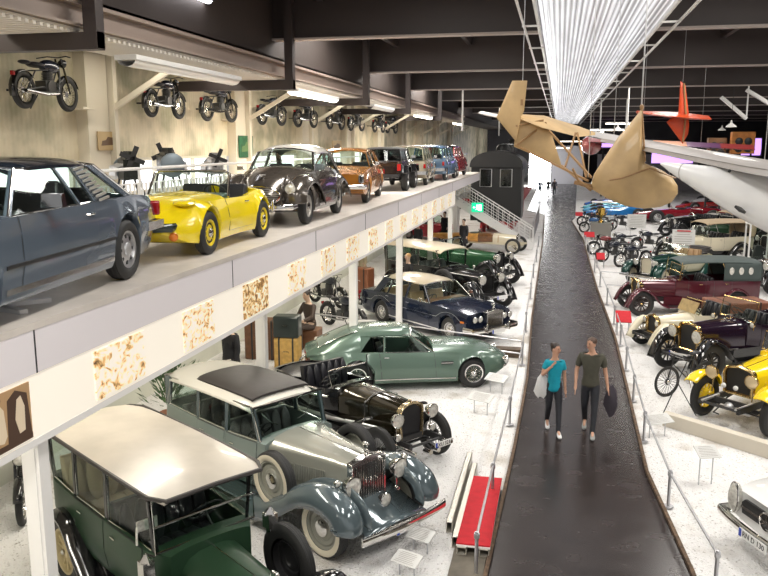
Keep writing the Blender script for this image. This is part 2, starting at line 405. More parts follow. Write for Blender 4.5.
for x in (x0-.06, x1+.06): g.bb(x-.03, x+.03, 8, 104, 7.86, 8.0)
for x in (x0-.35, x1+.35): g.bb(x-.02, x+.02, 8, 104, 7.78, 7.83)
for k in range(24): 
    y = 10 + 4*k; g.bb(x0-.4, x0, y-.02, y+.02, 7.8, 7.84); g.bb(x1, x1+.4, y-.02, y+.02, 7.8, 7.84)
struct('trim_9', g, WHITEP)
# long girder above the gallery, its hanger frames
TAUPE = mat('taupe_girder', (.34, .27, .23), .5)
MESHL = mat('ribbed_white_deck', (.70, .65, .58), .5)
g = G(); g.bb(-7.42, -7.36, -6, 62, 7.1, 7.44); g.bb(-7.5, -7.2, -6, 62, 7.40, 7.46); g.bb(-7.5, -7.2, -6, 62, 7.08, 7.12)
struct('trim_10', g, TAUPE)
g = G()
k = 0
while k < 400:
    y = -1.9 + k*.16; g.bb(-8.5, -7.3, y, y+.07, 6.98, 7.03); k += 1
g.bb(-8.5, -7.3, -2, 62, 7.035, 7.07)
struct('trim_11', g, MESHL)
for y in (2.0, 11.3, 20.4, 28.9, 37.2, 47.4):
    r = empty('hanger_frame', (-7, y, 6.75)); r['kind'] = 'structure'
    g = G(); g.bb(-.11, .11, -.11, .11, 0, 2.55); obj('hanger_post', g, BEAM, r, smooth=False)
    g = G(); g.bb(-3.4, .11, -.10, .10, -.02, .24); obj('hanger_arm', g, BEAM, r, smooth=False)
g = G()
for x, y in ((-4.9, 41), (-4.6, 62), (2.4, 52), (3.4, 44), (4.4, 58)): g.tube([(x, y, 6.0), (x, y, 8.6)], .05, 6)
struct('trim_12', g, WHITEP)
# luminaires
TUBEON = mat('lit_tube', (1, .95, .85), .3, emit=9, ecol=(1.0, .90, .74))
TUBECOOL = mat('lit_cool_tube', (.9, .93, 1), .3, emit=9, ecol=(.92, .94, 1.0))
DIFFU = mat('unlit_diffuser', (.85, .83, .80), .25)
def luminaire(x, y, z, L, on, label, w=.2, rot=0, power=0, cool=False):
    r = empty('ceiling_luminaire', (x, y, z), rot); tag(r, label, 'ceiling light', 'luminaires of the hall')
    g = G(); g.bb(-w/2, w/2, -L/2, L/2, 0, .09); obj('housing', g, WHITEP, r, bevel=.01)
    g = G(); g.lathe([(w*.40, -L/2+.03), (w*.40, L/2-.03), (.001, L/2-.03)], (0, 0, 0), 'y', 12, .5)
    g.v = [(a, b, -abs(c)*.6) for a, b, c in g.v]
    obj('diffuser', g, (TUBECOOL if cool else TUBEON) if on else DIFFU, r)
    if power:
        a = area('luminaire_light', (x, y, z-.12), w, L, power, (1, .92, .8)); 
    return r
luminaire(-7.25, 14.9, 6.72, 4.6, False, 'long unlit white luminaire hanging over the row of engines', w=.42)
luminaire(-7.25, 23.4, 6.74, 4.2, True, 'lit tube luminaire under the girder above the brown saloon', w=.34, power=260)
luminaire(-7.25, 43, 6.8, 4.6, True, 'lit tube luminaire under the girder above the far saloons', w=.34, power=220)
luminaire(-7.25, 32.5, 6.78, 4.0, False, 'unlit luminaire under the girder above the orange saloon', w=.34)
luminaire(-7.0, 56, 6.75, 4.0, True, 'farthest lit luminaire left of the steam locomotive', w=.34, power=160)
for (x, y, z, rz_) in ((3.4, 62, 6.4, -1.0), (4.6, 64, 6.9, -1.0), (-.4, 88, 5.0, -1.2), (1.2, 90, 5.7, -1.2), (3.2, 90, 6.7, -1.2)):
    luminaire(x, y, z, 3.0, True, {3.4: 'slanting lit tube lamp far right, above the tan glider fin, left one', 4.6: 'slanting lit tube lamp far right, above the tan glider fin, right one', -.4: 'lowest lit tube lamp far above the aisle end', 1.2: 'middle lit tube lamp far above the aisle end', 3.2: 'highest lit tube lamp far above the aisle end'}[x], w=.2, rot=rz_)
luminaire(-7.4, 15.2, 8.3, 2.4, True, 'cool white tube lamp in the upper left corner of the picture', w=.2, cool=True)
luminaire(-8.2, 25.5, 8.3, 1.6, True, 'short tube lamp high behind the first hanger frame', w=.2, cool=True)
# ---------------------------------------------------------------- car building kit. x forward (front axle at 0), y left, z up
def paint(name, col, rough=.22, metal=.25, coat=.7, **k): return mat(name, col, rough, metal, coat=coat, **k)
def section(w, zb, zs, crown, A, cav, sh=.93, lo=.96, crw=.5):
    # half section from underside centre to top centre. A = wheel arch height or None
    a = A if A and A > zb else zb
    hs = zs - zb
    z4 = max(a+.012, zb+.07*hs+.012); z5 = max(a+.03, zb+.45*hs); z6 = max(a+.05, zs-.20*hs)
    p = [(0, zb), (w*.60, zb), (w*.62, a), (w*(lo-.03), a), (w*lo, z4), (w, z5), (w*(1+sh)/2*1.005, z6), (w*sh, max(zs, a+.06))]
    if cav is None: p += [(w*sh*.86, zs+crown*.42), (w*sh*.5, zs+crown*.85), (0, zs+crown)]
    else: p += [(w*sh-.06, zs-.005), (w*sh-.09, cav), (0, cav)]
    return p
def body_fn(cv, arches, R, cavs, zc=None):
    f = {k: curve(v) for k, v in cv.items()}
    def get(x, side=0):
        A = None
        for xa in arches:
            if abs(x-xa) < R: A = (zc or R*.86) + sqrt(max(0, R*R-(x-xa)**2))
        c = None
        for (a, b, zf) in cavs:
            if (a < x < b) or (abs(x-a) < 1e-6 and side > 0) or (abs(x-b) < 1e-6 and side < 0): c = zf
        return section(f['w'](x), f['zb'](x), f['zs'](x), f['crown'](x), A, c, f['sh'](x) if 'sh' in f else .93, f['lo'](x) if 'lo' in f else .96)
    return get
def body_loft(get, x0, x1, arches, R, cavs, n=44, bow0=0, bow1=0, W=.8):
    xs = {round(x0+(x1-x0)*k/n, 4): 0 for k in range(n+1)}
    for xa in arches:
        for k in range(-8, 9): xs[round(xa+R*sin(k/8*pi/2)*.9999, 4)] = 0
    for e in (.012, .03, .07): xs[round(x0+e, 4)] = 0; xs[round(x1-e, 4)] = 0
    lst = sorted(xs); st = []
    for x in lst:
        if x < x0-1e-6 or x > x1+1e-6: continue
        st.append((x, 0))
    for (a, b, z) in cavs:
        st = [s for s in st if abs(s[0]-a) > .004 and abs(s[0]-b) > .004] + [(a, -1), (a, 1), (b, -1), (b, 1)]
    st.sort()
    rings = []
    for x, sd in st:
        p = get(x, sd)
        def X(y):
            t = (abs(y)/W)**2; d = 0
            if bow1: d -= bow1*t*max(0, 1-(x1-x)/.9)
            if bow0: d += bow0*t*max(0, 1-(x-x0)/.9)
            return x + d
        rings.append([(X(y), y, z) for y, z in p] + [(X(y), -y, z) for y, z in reversed(p[1:-1])])
    g = G(); g.loft(rings); return g
def side_at(get, x, t, off=0):
    p = get(x)[4:8]
    L = [0]
    for a, b in zip(p, p[1:]): L.append(L[-1]+sqrt((a[0]-b[0])**2+(a[1]-b[1])**2))
    s = t*L[-1]
    for i in range(3):
        if s <= L[i+1]+1e-9:
            u = (s-L[i])/max(1e-6, L[i+1]-L[i]); y = p[i][0]+(p[i+1][0]-p[i][0])*u; z = p[i][1]+(p[i+1][1]-p[i][1])*u; break
    return (x, y+off, z)
def side_panel(get, x0, x1, t0, t1, off, s, nx=10, nt=7, slant=0):
    g = G(); rings = []
    for i in range(nx+1):
        x = x0+(x1-x0)*i/nx
        o = []
        for j in range(nt+1):
            t = t0+(t1-t0)*j/nt; q = side_at(get, x+slant*(t-t0), t, off); o.append((q[0], q[1]*s, q[2]))
        o.append((o[-1][0], o[-1][1]-s*.014, o[-1][2])); o.insert(0, (o[0][0], o[0][1]-s*.014, o[0][2]))
        rings.append(o)
    g.loft([[(rings[0][j][0], rings[0][j][1]-s*.014, rings[0][j][2]) for j in range(len(rings[0]))]]+rings+[[(rings[-1][j][0], rings[-1][j][1]-s*.014, rings[-1][j][2]) for j in range(len(rings[0]))]], closed=False)
    return g
PROTO = {}
def wheel_proto(key, R, tw, rim, style, rimmat, hubmat=None, ww=False, tyremat=None):
    # wheel axis along y, outer face +y
    if key in PROTO: return PROTO[key]
    g = G(); h = tw/2; s = R-rim
    prof = [(rim, h*.72), (rim+s*.25, h*.98), (rim+s*.6, h*1.0), (R-s*.16, h*.86), (R, h*.62), (R, -h*.62), (R-s*.16, -h*.86), (rim+s*.5, -h), (rim, -h*.72)]
    g.lathe(prof, n=32)
    if ww:
        g.mat(1); g.lathe([(rim+s*.06, h*.80+.006), (rim+s*.26, h*1.0+.004), (rim+s*.6, h*1.02+.004), (rim+s*.74, h*.95+.004)], n=32); g.mat(0)
    for k in range(3):
        r = R+.0015; y = h*(-.4+.4*k); g.lathe([(r, y-.006), (r+.004, y), (r, y+.006)], n=32)
    t = obj('wheel', g, (tyremat or RUBBER, WHITEW))
    g = G()
    g.lathe([(rim+.004, h*.70), (rim+.004, h*.80), (rim-.02, h*.74), (rim-.03, h*.3), (rim-.03, -h*.7)], n=28)
    if style == 'wire':
        for k in range(30):
            a = 2*pi*k/30; b = a + (.35 if k % 2 else -.35); y0 = h*.55 if k % 2 else -h*.1
            g.tube([(cos(b)*.055, y0+.02, sin(b)*.055), (cos(a)*(rim-.03), h*.1, sin(a)*(rim-.03))], .0045, 4)
        g.lathe([(.0, h*.2), (.06, h*.2), (.06, h*.9), (.045, h*1.0), (0, h*1.0)], n=14)
    elif style == 'wood':
        for k in range(12):
            a = 2*pi*k/12; g.tube([(cos(a)*.05, 0, sin(a)*.05), (cos(a)*(rim-.02), 0, sin(a)*(rim-.02))], [.026, .017], 6)
        g.lathe([(0, -h*.4), (.085, -h*.4), (.085, h*.5), (.05, h*.7), (0, h*.7)], n=14)
    elif style == 'disc':
        g.lathe([(rim-.03, h*.35), (rim*.80, h*.52), (rim*.62, h*.40), (rim*.55, h*.60), (rim*.42, h*.55), (0, h*.6)], n=28)
    else: # pressed steel with slots
        g.lathe([(rim-.03, h*.2), (rim*.82, h*.42), (rim*.5, h*.66), (0, h*.6)], n=28)
        g.mat(1)
        ns = 8 if style == 'alloy' else 12
        for k in range(ns):
            a = 2*pi*k/ns; g.box((cos(a)*rim*.70, h*.53, sin(a)*rim*.70), (.05*rim/.2, .012, .03*rim/.2), (0, -a+ (pi/2 if style=='slot' else 0), 0))
        g.mat(0)
    o = obj('rim', g, (rimmat, BLACKM), t)
    g = G(); c = hubmat or CHROME
    hr = {'disc': rim*.42, 'wire': .038, 'wood': .04}.get(style, rim*.38)
    hy = {'disc': h*.6, 'wire': h*1.0, 'wood': h*.7}.get(style, h*.62)
    g.lathe([(hr, hy-.01), (hr*.95, hy+.02), (hr*.5, hy+.035), (0, hy+.04)], n=18)
    obj('hub_cap', g, c, t)
    PROTO[key] = t; t['_used'] = 0
    return t
def put_wheel(root, proto, x, y, z, left, steer=0, tilt=0):
    if proto['_used'] == 0: w = proto; proto['_used'] = 1
    else: w = copy_tree(proto)
    if '_used' in w and w is not proto: del w['_used']
    w.parent = root; w.location = (x, y, z)
    w.rotation_euler = (tilt, 0, (0 if left else pi)+steer)
    return w
def glasspane(name, quad, m, root, nx=1, bow=0, frame=None, fr=.012, fname='window_frame'):
    # quad: a b c d corners (Vector) a-b bottom, d-c top
    a, b, c, d = [Vector(q) for q in quad]; n = (b-a).cross(d-a).normalized(); g = G(); K = 6 if bow else 1; rings = []
    for i in range(K+1):
        t = i/K; o = n*(bow*(1-(2*t-1)**2)); p = a.lerp(b, t)+o; q = d.lerp(c, t)+o; rings.append([p, p.lerp(q, .5), q])
    V = [r for r in rings]
    g.loft([[*(x for x in r), *(x - n*.004 for x in reversed(r))] for r in V])
    w = obj(name, g, m, root)
    if frame:
        loop = [r[0] for r in V] + [r[-1] for r in reversed(V)]
        g = G(); g.tube(loop, fr, 6, loop=True); obj(fname, g, frame, w)
    return w
def seat_g(g, x, y, z, w, lean=.18, hb=.5, dp=.5, th=.14):
    g.box((x+dp/2, y, z+th/2), (dp, w, th)); 
    g.box((x-.02-hb*sin(lean)/2, y, z+th*.5+hb/2), (th, w, hb), (0, -lean, 0))
def seat(root, x, y, z, w, m, name='seat', hb=.5, pleats=0, dp=.5):
    g = G(); seat_g(g, x, y, z, w, hb=hb, dp=dp)
    if pleats:
        for k in range(pleats):
            yy = y-w/2+w*(k+.5)/pleats
            g.ell((x+.06, yy, z+.10+hb*.52), (.055, w/pleats*.52, hb*.46), 8, 6, (0, -.18, 0))
            g.ell((x+.28, yy, z+.14), (.25, w/pleats*.52, .04), 8, 6)
    return obj(name, g, m, root, bevel=.03)
def steering(root, x, y, z, r=.2, m=None, tilt=.9):
    g = G(); pts = [(cos(t)*r, sin(t)*r, 0) for t in [2*pi*k/20 for k in range(20)]]
    g.tube(pts, .013, 6, loop=True); g.tube([(-r, 0, 0), (r, 0, 0)], .009, 5); g.tube([(0, -r, 0), (0, r, 0)], .009, 5)
    g.tube([(0, 0, 0), (0, 0, -.45)], .016, 6); g.ell((0,0,.0), (.03,.03,.02), 8, 4)
    g.xf(Matrix.Translation((x, y, z)) @ Matrix.Rotation(-tilt, 4, 'Y'))
    return obj('steering_wheel', g, m or BLACKM, root)
def lamp(root, x, y, z, r, depth=.14, shell=None, lensm=None, rot=0, name='headlight', conic=1.0, stalk=None):
    g = G(); g.lathe([(0, -depth), (r*.45, -depth*.9), (r*.85, -depth*.45*conic), (r, -.01), (r*1.03, .01), (r*.93, .018)], ax='x', n=22)
    if stalk: g.tube([(-depth*.4, 0, -r*.8), (-depth*.4, 0, -r-stalk)], .014, 6)
    o = obj(name, g, shell or CHROME, root); o.location = (x, y, z); o.rotation_euler = (0, 0, rot)
    g = G(); g.lathe([(r*.95, .008), (r*.6, .028), (0, .036)], ax='x', n=22)
    obj('lens', g, lensm or GLOWLENS, o); return o
def plate(root, x, y, z, s='', w=.5, rot=0, rear=False, name='number_plate', tilt=0):
    g = G(); g.bb(-.006, .006, -w/2, w/2, -.055, .055); g.mat(1); g.bb(.0062, .008, -w/2, -w/2+.05, -.055, .055)
    o = obj(name, g, (PLATE, BLUE), root, smooth=False); o.location = (x, y, z); o.rotation_euler = (0, tilt, rot)
    if s: text('plate_lettering', s, .10, BLACKM, o, (.008, .02, 0), (pi/2, 0, pi/2))
    return o
def bumper(root, xf_, hw, z, h=.1, bow=.12, m=None, wrap=.25, name='bumper', d=.05, rear=False):
    g = G(); pts = []; sg = -1 if rear else 1; N = 14
    for k in range(N+1):
        t = -1+2*k/N; pts.append((xf_-sg*bow*t*t, hw*t, z))
    if wrap: pts = [(xf_-sg*(bow+wrap), -hw-.01, z)]+pts+[(xf_-sg*(bow+wrap), hw+.01, z)]
    rings = []
    for i, p in enumerate(pts):
        a = Vector(pts[max(0, i-1)]); b = Vector(pts[min(len(pts)-1, i+1)]); t = (b-a).normalized(); n = Vector((t.y, -t.x, 0))
        P = Vector(p); q = []
        for (u, v) in ((-.5, -.5), (.1, -.5), (.5, -.25), (.5, .25), (.1, .5), (-.5, .5)): q.append(P+n*(u*d)+Vector((0, 0, v*h)))
        rings.append(q)
    g.loft(rings); return obj(name, g, m or CHROME, root)
def mirror(root, x, y, z, m=None, s=1, size=(.07, .16, .1)):
    g = G(); g.box((0, s*.11, 0), size, taper=(.7, .9)); g.tube([(0, 0, -.06), (0, s*.07, -.02)], .014, 5); g.mat(1); g.box((-.038, s*.11, 0), (.006, size[1]*.86, size[2]*.8)); g.mat(0)
    o = obj('wing_mirror', g, (m or CHROME, STEEL), root, bevel=.01); o.location = (x, y, z); return o
def roof(root, xf_, xr, w, z, cx=.05, cy=.05, th=.03, m=None, bowf=.08, bowr=.05, name='roof', edge=.05, rr=.12):
    # x from xr (rear) to xf_ (front), half width w at edges, z at the rim
    g = G(); nu, nv = 14, 14; top = []
    L = xf_-xr
    for i in range(nu+1):
        row = []
        for j in range(nv+1):
            u = -1+2*i/nu; v = -1+2*j/nv
            k = 1-rr*(abs(v)**4)*.0
            X = (xf_+xr)/2 + u*L/2*k; Y = v*w
            # rounded corners
            Y *= 1-rr*abs(u)**6
            if u > 0: X -= bowf*v*v*u
            else: X -= bowr*v*v*u
            Z = z + cx*(1-u*u) + cy*(1-abs(v)**2.5) - edge*(abs(v)**8) - edge*(abs(u)**8)
            row.append((X, Y, Z))
        top.append(row)
    g.loft(top, closed=False)
    bot = [[(x, y, zz-th) for x, y, zz in r] for r in top]; g.loft(bot, closed=False)
    rim = [top[i][0] for i in range(nu+1)]+[top[nu][j] for j in range(1, nv+1)]+[top[i][nv] for i in range(nu-1, -1, -1)]+[top[0][j] for j in range(nv-1, 0, -1)]
    g.loft([rim, [(x, y, zz-th) for x, y, zz in rim]], caps=False)
    return obj(name, g, m, root)
def strip_pillar(a0, a1, b0, b1, th, s):
    # a0,a1 bottom points; b0,b1 top points, thickness inwards
    g = G(); n = Vector((0, -s*th, 0)); q = [Vector(p) for p in (a0, a1, b1, b0)]
    g.add(q + [p+n for p in q], [(0,1,2,3),(7,6,5,4),(0,4,5,1),(1,5,6,2),(2,6,7,3),(3,7,4,0)]); return g
def cabin(root, get, wf, roofz, xr1, xr2, wr, pillars, m_body, m_glass=None, m_frame=None, bow=.05, frame_r=.010, roofspec=None, belt_off=0.0, ws=True, rw=True, wname='side_window', rmat=None, doors=()):
    """pillars: list of (x_belt, x_roof, width_belt, width_roof) from front to rear, centre positions; roof rim z roofz"""
    m_glass = m_glass or GLASS
    rz = roofz if callable(roofz) else (lambda x: roofz)
    def B(x, s):
        p = get(x)[7]; return Vector((x, s*(p[0]-belt_off), p[1]))
    def T(x, s): return Vector((x, s*(wr+.01), rz(x)-.03))
    for s in (1, -1):
        edges = []
        for (xb, xt, w0, w1) in pillars:
            g = strip_pillar(B(xb-w0/2, s), B(xb+w0/2, s), T(xt-w1/2, s), T(xt+w1/2, s), .045, s)
            obj('pillar', g, m_body, root, smooth=False, bevel=.006)
        for p, q in zip(pillars, pillars[1:]):
            a = B(q[0]+q[2]/2, s); b = B(p[0]-p[2]/2, s); c = T(p[1]-p[3]/2, s); d = T(q[1]+q[3]/2, s)
            if (b-a).length < .03: continue
            o = Vector((0, -s*.02, 0)); quad = [a+o, b+o, c+o, d+o]
            if s < 0: quad = [b+o, a+o, d+o, c+o]
            glasspane(wname, quad, m_glass, root, frame=m_frame, fr=frame_r)
    p = pillars[0]; q = pillars[-1]
    if ws:
        a = B(p[0]+p[2]/2, -1); b = B(p[0]+p[2]/2, 1); c = T(p[1]+p[3]/2, 1); d = T(p[1]+p[3]/2, -1)
        glasspane('windscreen', [a, b, c, d], m_glass, root, bow=bow, frame=m_frame, fr=frame_r*1.3, fname='windscreen_frame')
    if rw:
        a = B(q[0]-q[2]/2, 1); b = B(q[0]-q[2]/2, -1); c = T(q[1]-q[3]/2, -1); d = T(q[1]-q[3]/2, 1)
        glasspane('rear_window', [a, b, c, d], m_glass, root, bow=bow, frame=m_frame, fr=frame_r*1.3)
def door(root, get, x0, x1, s, m, t0=.08, t1=.99, handle=True, off=.006, hm=None, slant=0, ht=.84):
    g = side_panel(get, x0-.012, x1+.012, t0-.012, min(1, t1+.004), .0015, s, slant=slant); obj('door_seam', g, BLACKM, root)
    d = obj('door', side_panel(get, x0, x1, t0, t1, off, s, slant=slant), m, root)
    if handle:
        q = side_at(get, x0+.14+slant*.8, ht, off+.02); g = G(); g.tube([(q[0]-.06, s*(q[1]-.02), q[2]), (q[0]-.05, s*q[1], q[2]), (q[0]+.05, s*q[1], q[2]), (q[0]+.06, s*(q[1]-.02), q[2])], .010, 6)
        obj('door_handle', g, hm or CHROME, d)
    return d
def mould(root, get, x0, x1, t, m, name='side_moulding', h=.02, off=.01):
    for s in (1, -1):
        g = side_panel(get, x0, x1, t, t+h, off, s, nx=24, nt=2); obj(name, g, m, root)
def fender(root, path, yc, w, m, dome=.06, skirt=.0, s=1, name='fender', th=.012, ns=8, skirt_in=0, taper=None):
    """path: (x,z) list over the wheel in order; section domed across y"""
    P = [Vector((p[0], 0, p[1])) for p in path]; rings = []
    # densify
    for i, p in enumerate(P):
        a = P[max(0, i-1)]; b = P[min(len(P)-1, i+1)]; t = (b-a).normalized(); n = Vector((t.z, 0, -t.x))
        ww = w*(taper[i] if taper else 1); r = []
        if skirt: r.append(Vector((0, yc+s*(-ww/2), 0))*1 + Vector((p.x, 0, p.z)) - n*skirt_in)
        for k in range(ns+1):
            v = -1+2*k/ns; q = Vector((p.x, yc+s*v*ww/2, p.z)) - n*(dome*abs(v)**2.6); r.append(q)
        if skirt: r.append(Vector((p.x, yc+s*ww/2, p.z)) - n*(dome+skirt))
        rings.append(r)
    g = G(); g.loft(rings, closed=False)
    return obj(name, g, m, root, solid=th)
def smooth_path(pts, n=5):
    out = []
    N = len(pts)
    for i in range(N-1):
        p0 = Vector(pts[max(0, i-1)]); p1 = Vector(pts[i]); p2 = Vector(pts[i+1]); p3 = Vector(pts[min(N-1, i+2)])
        for k in range(n):
            t = k/n; out.append(tuple(.5*((2*p1)+(p2-p0)*t+(2*p0-5*p1+4*p2-p3)*t*t+(3*p1-p0-3*p2+p3)*t**3)))
    out.append(tuple(pts[-1])); return out
def radiator(root, x, hw, z0, z1, style, shell, core, d=.12, slats=13, name='radiator'):
    r = None; g = G()
    if style == 'temple':   # flat sided with pediment top
        g.prism([(-hw, z0), (-hw, z1-.07), (0, z1), (hw, z1-.07), (hw, z0), (hw-.035, z0), (hw-.035, z1-.12), (-hw+.035, z1-.12), (-hw+.035, z0)], x-d, x, 'x')
        r = obj(name, g, shell, root, bevel=.006)
        g = G(); g.prism([(-hw, z1-.07), (0, z1), (hw, z1-.07), (hw, z1-.12), (-hw, z1-.12)], x-d, x+.001, 'x'); obj('radiator_cap_plate', g, shell, r, bevel=.004)
        g = G()
        for k in range(slats):
            y = -hw+.05+(2*hw-.1)*k/(slats-1); g.tube([(x-.02, y, z0+.02), (x-.02, y, z1-.12)], .010, 8)
        obj('radiator_slats', g, CHROME if shell is CHROME else shell, r)
        g = G(); g.bb(x-d+.01, x-.06, -hw+.03, hw-.03, z0, z1-.12); obj('radiator_core', g, core, r)
    else:
        # arched / rounded outline, 'arch' or 'oval' or 'pear'
        out = []; N = 14
        if style == 'arch':
            out = [(-hw*.94, z0), (-hw, z0+.4*(z1-z0))] + [(-hw*cos(pi*k/N), z1-(hw*.55)+hw*.55*sin(pi*k/N)) for k in range(N+1)] + [(hw, z0+.4*(z1-z0)), (hw*.94, z0)]
        elif style == 'round':
            rr = .12
            out = [(-hw*.92, z0)] + [(-hw+rr-rr*cos(pi/2*k/5), z1-rr-.02+rr*sin(pi/2*k/5)) for k in range(6)] + [(0, z1+.012)] + [(hw-rr+rr*sin(pi/2*k/5), z1-rr-.02+rr*cos(pi/2*k/5)) for k in range(6)] + [(hw*.92, z0)]
        cy = sum(p[1] for p in out)/len(out)
        g.prism(out, x-d, x-.03, 'x'); r = obj(name, g, shell, root, bevel=.01)
        g = G(); pts = [(x, p[0]*.96, p[1]) for p in out]; g.tube(pts, .028, 7); g.tube([pts[0], pts[-1]], .02, 6); obj('radiator_surround', g, shell, r)
        g = G(); inn = [(p[0]*.86, z0+.03+(p[1]-z0)*.88) for p in out]; g.prism(inn, x-.035, x-.022, 'x'); obj('radiator_core', g, core, r)
    g = G(); g.lathe([(0, .03), (.035, .03), (.04, 0), (.03, -.03)], (x-d/2, 0, z1+.02), 'z', 12); obj('filler_cap', g, shell, r)
    return r
def mascot(root, x, z, m=None):
    g = G(); g.ell((x, 0, z+.05), (.018, .018, .05), 8, 6); g.ell((x+.02, 0, z+.11), (.014, .014, .018), 8, 6)
    for s in (1, -1): g.ell((x-.045, s*.03, z+.09), (.055, .008, .025), 8, 4, (0, .3, s*.4))
    return obj('mascot', g, m or CHROME, root)
def hood_loft(secs, nose=0):
    """secs: (x, half width, z bottom, z side top, z ridge)"""
    rings = []
    for (x, w, z0, z1, z2) in secs:
        h = [(w, z0), (w, z1-.04), (w*.96, z1), (w*.75, z1+(z2-z1)*.62), (w*.4, z1+(z2-z1)*.92), (0, z2)]
        rings.append([(x, y, z) for y, z in h]+[(x, -y, z) for y, z in reversed(h[:-1])])
    g = G(); g.loft(rings); return g
def louvres(root, x0, x1, w0, w1, z0, z1, n, m, depth=.012, name='bonnet_louvres', slots=False):
    for s in (1, -1):
        g = G()
        for k in range(n):
            t = (k+.5)/n; x = x0+(x1-x0)*t; w = w0+(w1-w0)*t
            g.box((x, s*(w+depth*.3), (z0+z1)/2), (abs(x1-x0)/n*.62, depth, z1-z0), (0, 0, s*.25))
        obj(name, g, m, root, smooth=False)
def chassis(root, x0, x1, y, z, m=BLACKM, axles=(), R=.4):
    g = G()
    for s in (1, -1): g.beam((x0, s*y, z), (x1, s*y, z), .05, .11)
    for k in range(5):
        x = x0+(x1-x0)*(k+.5)/5; g.bb(x-.03, x+.03, -y, y, z-.05, z+.05)
    f = obj('chassis_frame', g, m, root, smooth=False)
    for (xa, yt) in axles:
        g = G(); g.tube([(xa, -yt, R), (xa, -yt*.7, R*.9), (xa, yt*.7, R*.9), (xa, yt, R)], .03, 8)
        for s in (1, -1):
            for dz in (0, .014, .028): g.tube([(xa-.45+dz*4, s*y, z-.05), (xa, s*y, z-.14-dz), (xa+.45-dz*4, s*y, z-.04)], .013, 5)
        obj('axle', g, m, root)
    return f
def tub(root, cv, x0, x1, zf, m, cavs=None, n=26, name='body', bow0=.1):
    get = body_fn(cv, [], .1, cavs if cavs is not None else [(x0+.08, x1-.04, zf)])
    g = body_loft(get, x0, x1, [], .1, cavs if cavs is not None else [(x0+.08, x1-.04, zf)], n, bow0=bow0, W=curve(cv['w'])((x0+x1)/2))
    return obj(name, g, m, root), get
def ws_frame(root, x, hw, z0, z1, m, split=False, rake=.1, name='windscreen', glass=True, r=.016, z0c=None):
    a = (x, -hw, z0); b = (x, hw, z0); c = (x-rake, hw, z1); d = (x-rake, -hw, z1)
    g = G(); g.tube([a, b, c, d], r, 7, loop=True)
    if split: g.tube([((x+x-rake)/2, -hw, (z0+z1)/2), ((x+x-rake)/2, hw, (z0+z1)/2)], r*.8, 6)
    o = obj('windscreen_frame', g, m, root)
    if glass:
        g = G(); q = [Vector(p) for p in (a, b, c, d)]; n = Vector((.004, 0, 0)); g.add(q+[p+n for p in q], [(0,1,2,3),(7,6,5,4),(0,4,5,1),(1,5,6,2),(2,6,7,3),(3,7,4,0)]); obj('windscreen_glass', g, GLASS, o, smooth=False)
    return o
def strap_band(root, pts, m, w, name='bonnet_strap', th=.006):
    g = G(); 
    for a, b in zip(pts, pts[1:]): g.beam(a, b, w, th)
    return obj(name, g, m, root)
# ---------------------------------------------------------------- saloons, coupes and roadsters with pressed bodies
def modern(P):
    root = empty(P['name'])
    cavs = P['cavs']; arches = (0, -P['wb']); R = P['RA']
    get = body_fn(P['cv'], arches, R, cavs, P['R'])
    g = body_loft(get, P['x0'], P['x1'], arches, R, cavs, 46, P.get('bow0', .12), P.get('bow1', .14), P['W'])
    body = obj('body', g, P['m'], root, ang=P.get('ang', 32))
    g = G()
    for (a, b, z) in cavs: g.bb(a+.03, b-.03, -P['W']*.86, P['W']*.86, z, z+.02)
    obj('cabin_floor', g, DARKIN, root, smooth=False)
    pr = wheel_proto(*P['wheel'])
    for xa, tr in ((0, P['tr']), (-P['wb'], P.get('trr', P['tr']))):
        for s in (1, -1): put_wheel(root, pr, xa, s*tr, P['R'], s > 0, P.get('steer', 0) if xa == 0 else 0)
    for d in P.get('doors', ()):
        for s in (1, -1): door(root, get, d[0], d[1], s, P['m'], slant=d[2] if len(d) > 2 else 0, t0=P.get('dt0', .08))
    if 'pillars' in P:
        cabin(root, get, None, P['rz'], None, None, P['wr'], P['pillars'], P.get('mp', P['m']), P.get('glass'), P.get('frame', CHROME), bow=P.get('bow', .05), rw=P.get('rw', True), belt_off=P.get('belt_off', .02))
        rf = P['roof']; roof(root, rf[0], rf[1], P['wr']+.02, P['rz'], cx=rf[2], cy=rf[3], m=P.get('mroof', P['m']), bowf=rf[4], bowr=rf[5], edge=rf[6] if len(rf) > 6 else .03)
    P['get'] = get; P['root'] = root
    return root, get
def dash(root, get, x, z, w, m=BLACKM):
    g = G(); g.box((x, 0, z), (.22, w*2, .16), (0, .15, 0)); return obj('dashboard', g, m, root, bevel=.03)
def exhaust(root, x, y, z):
    g = G(); g.tube([(x, y, z), (x+.9, y, z)], .025, 8); return obj('exhaust_pipe', g, STEEL, root)

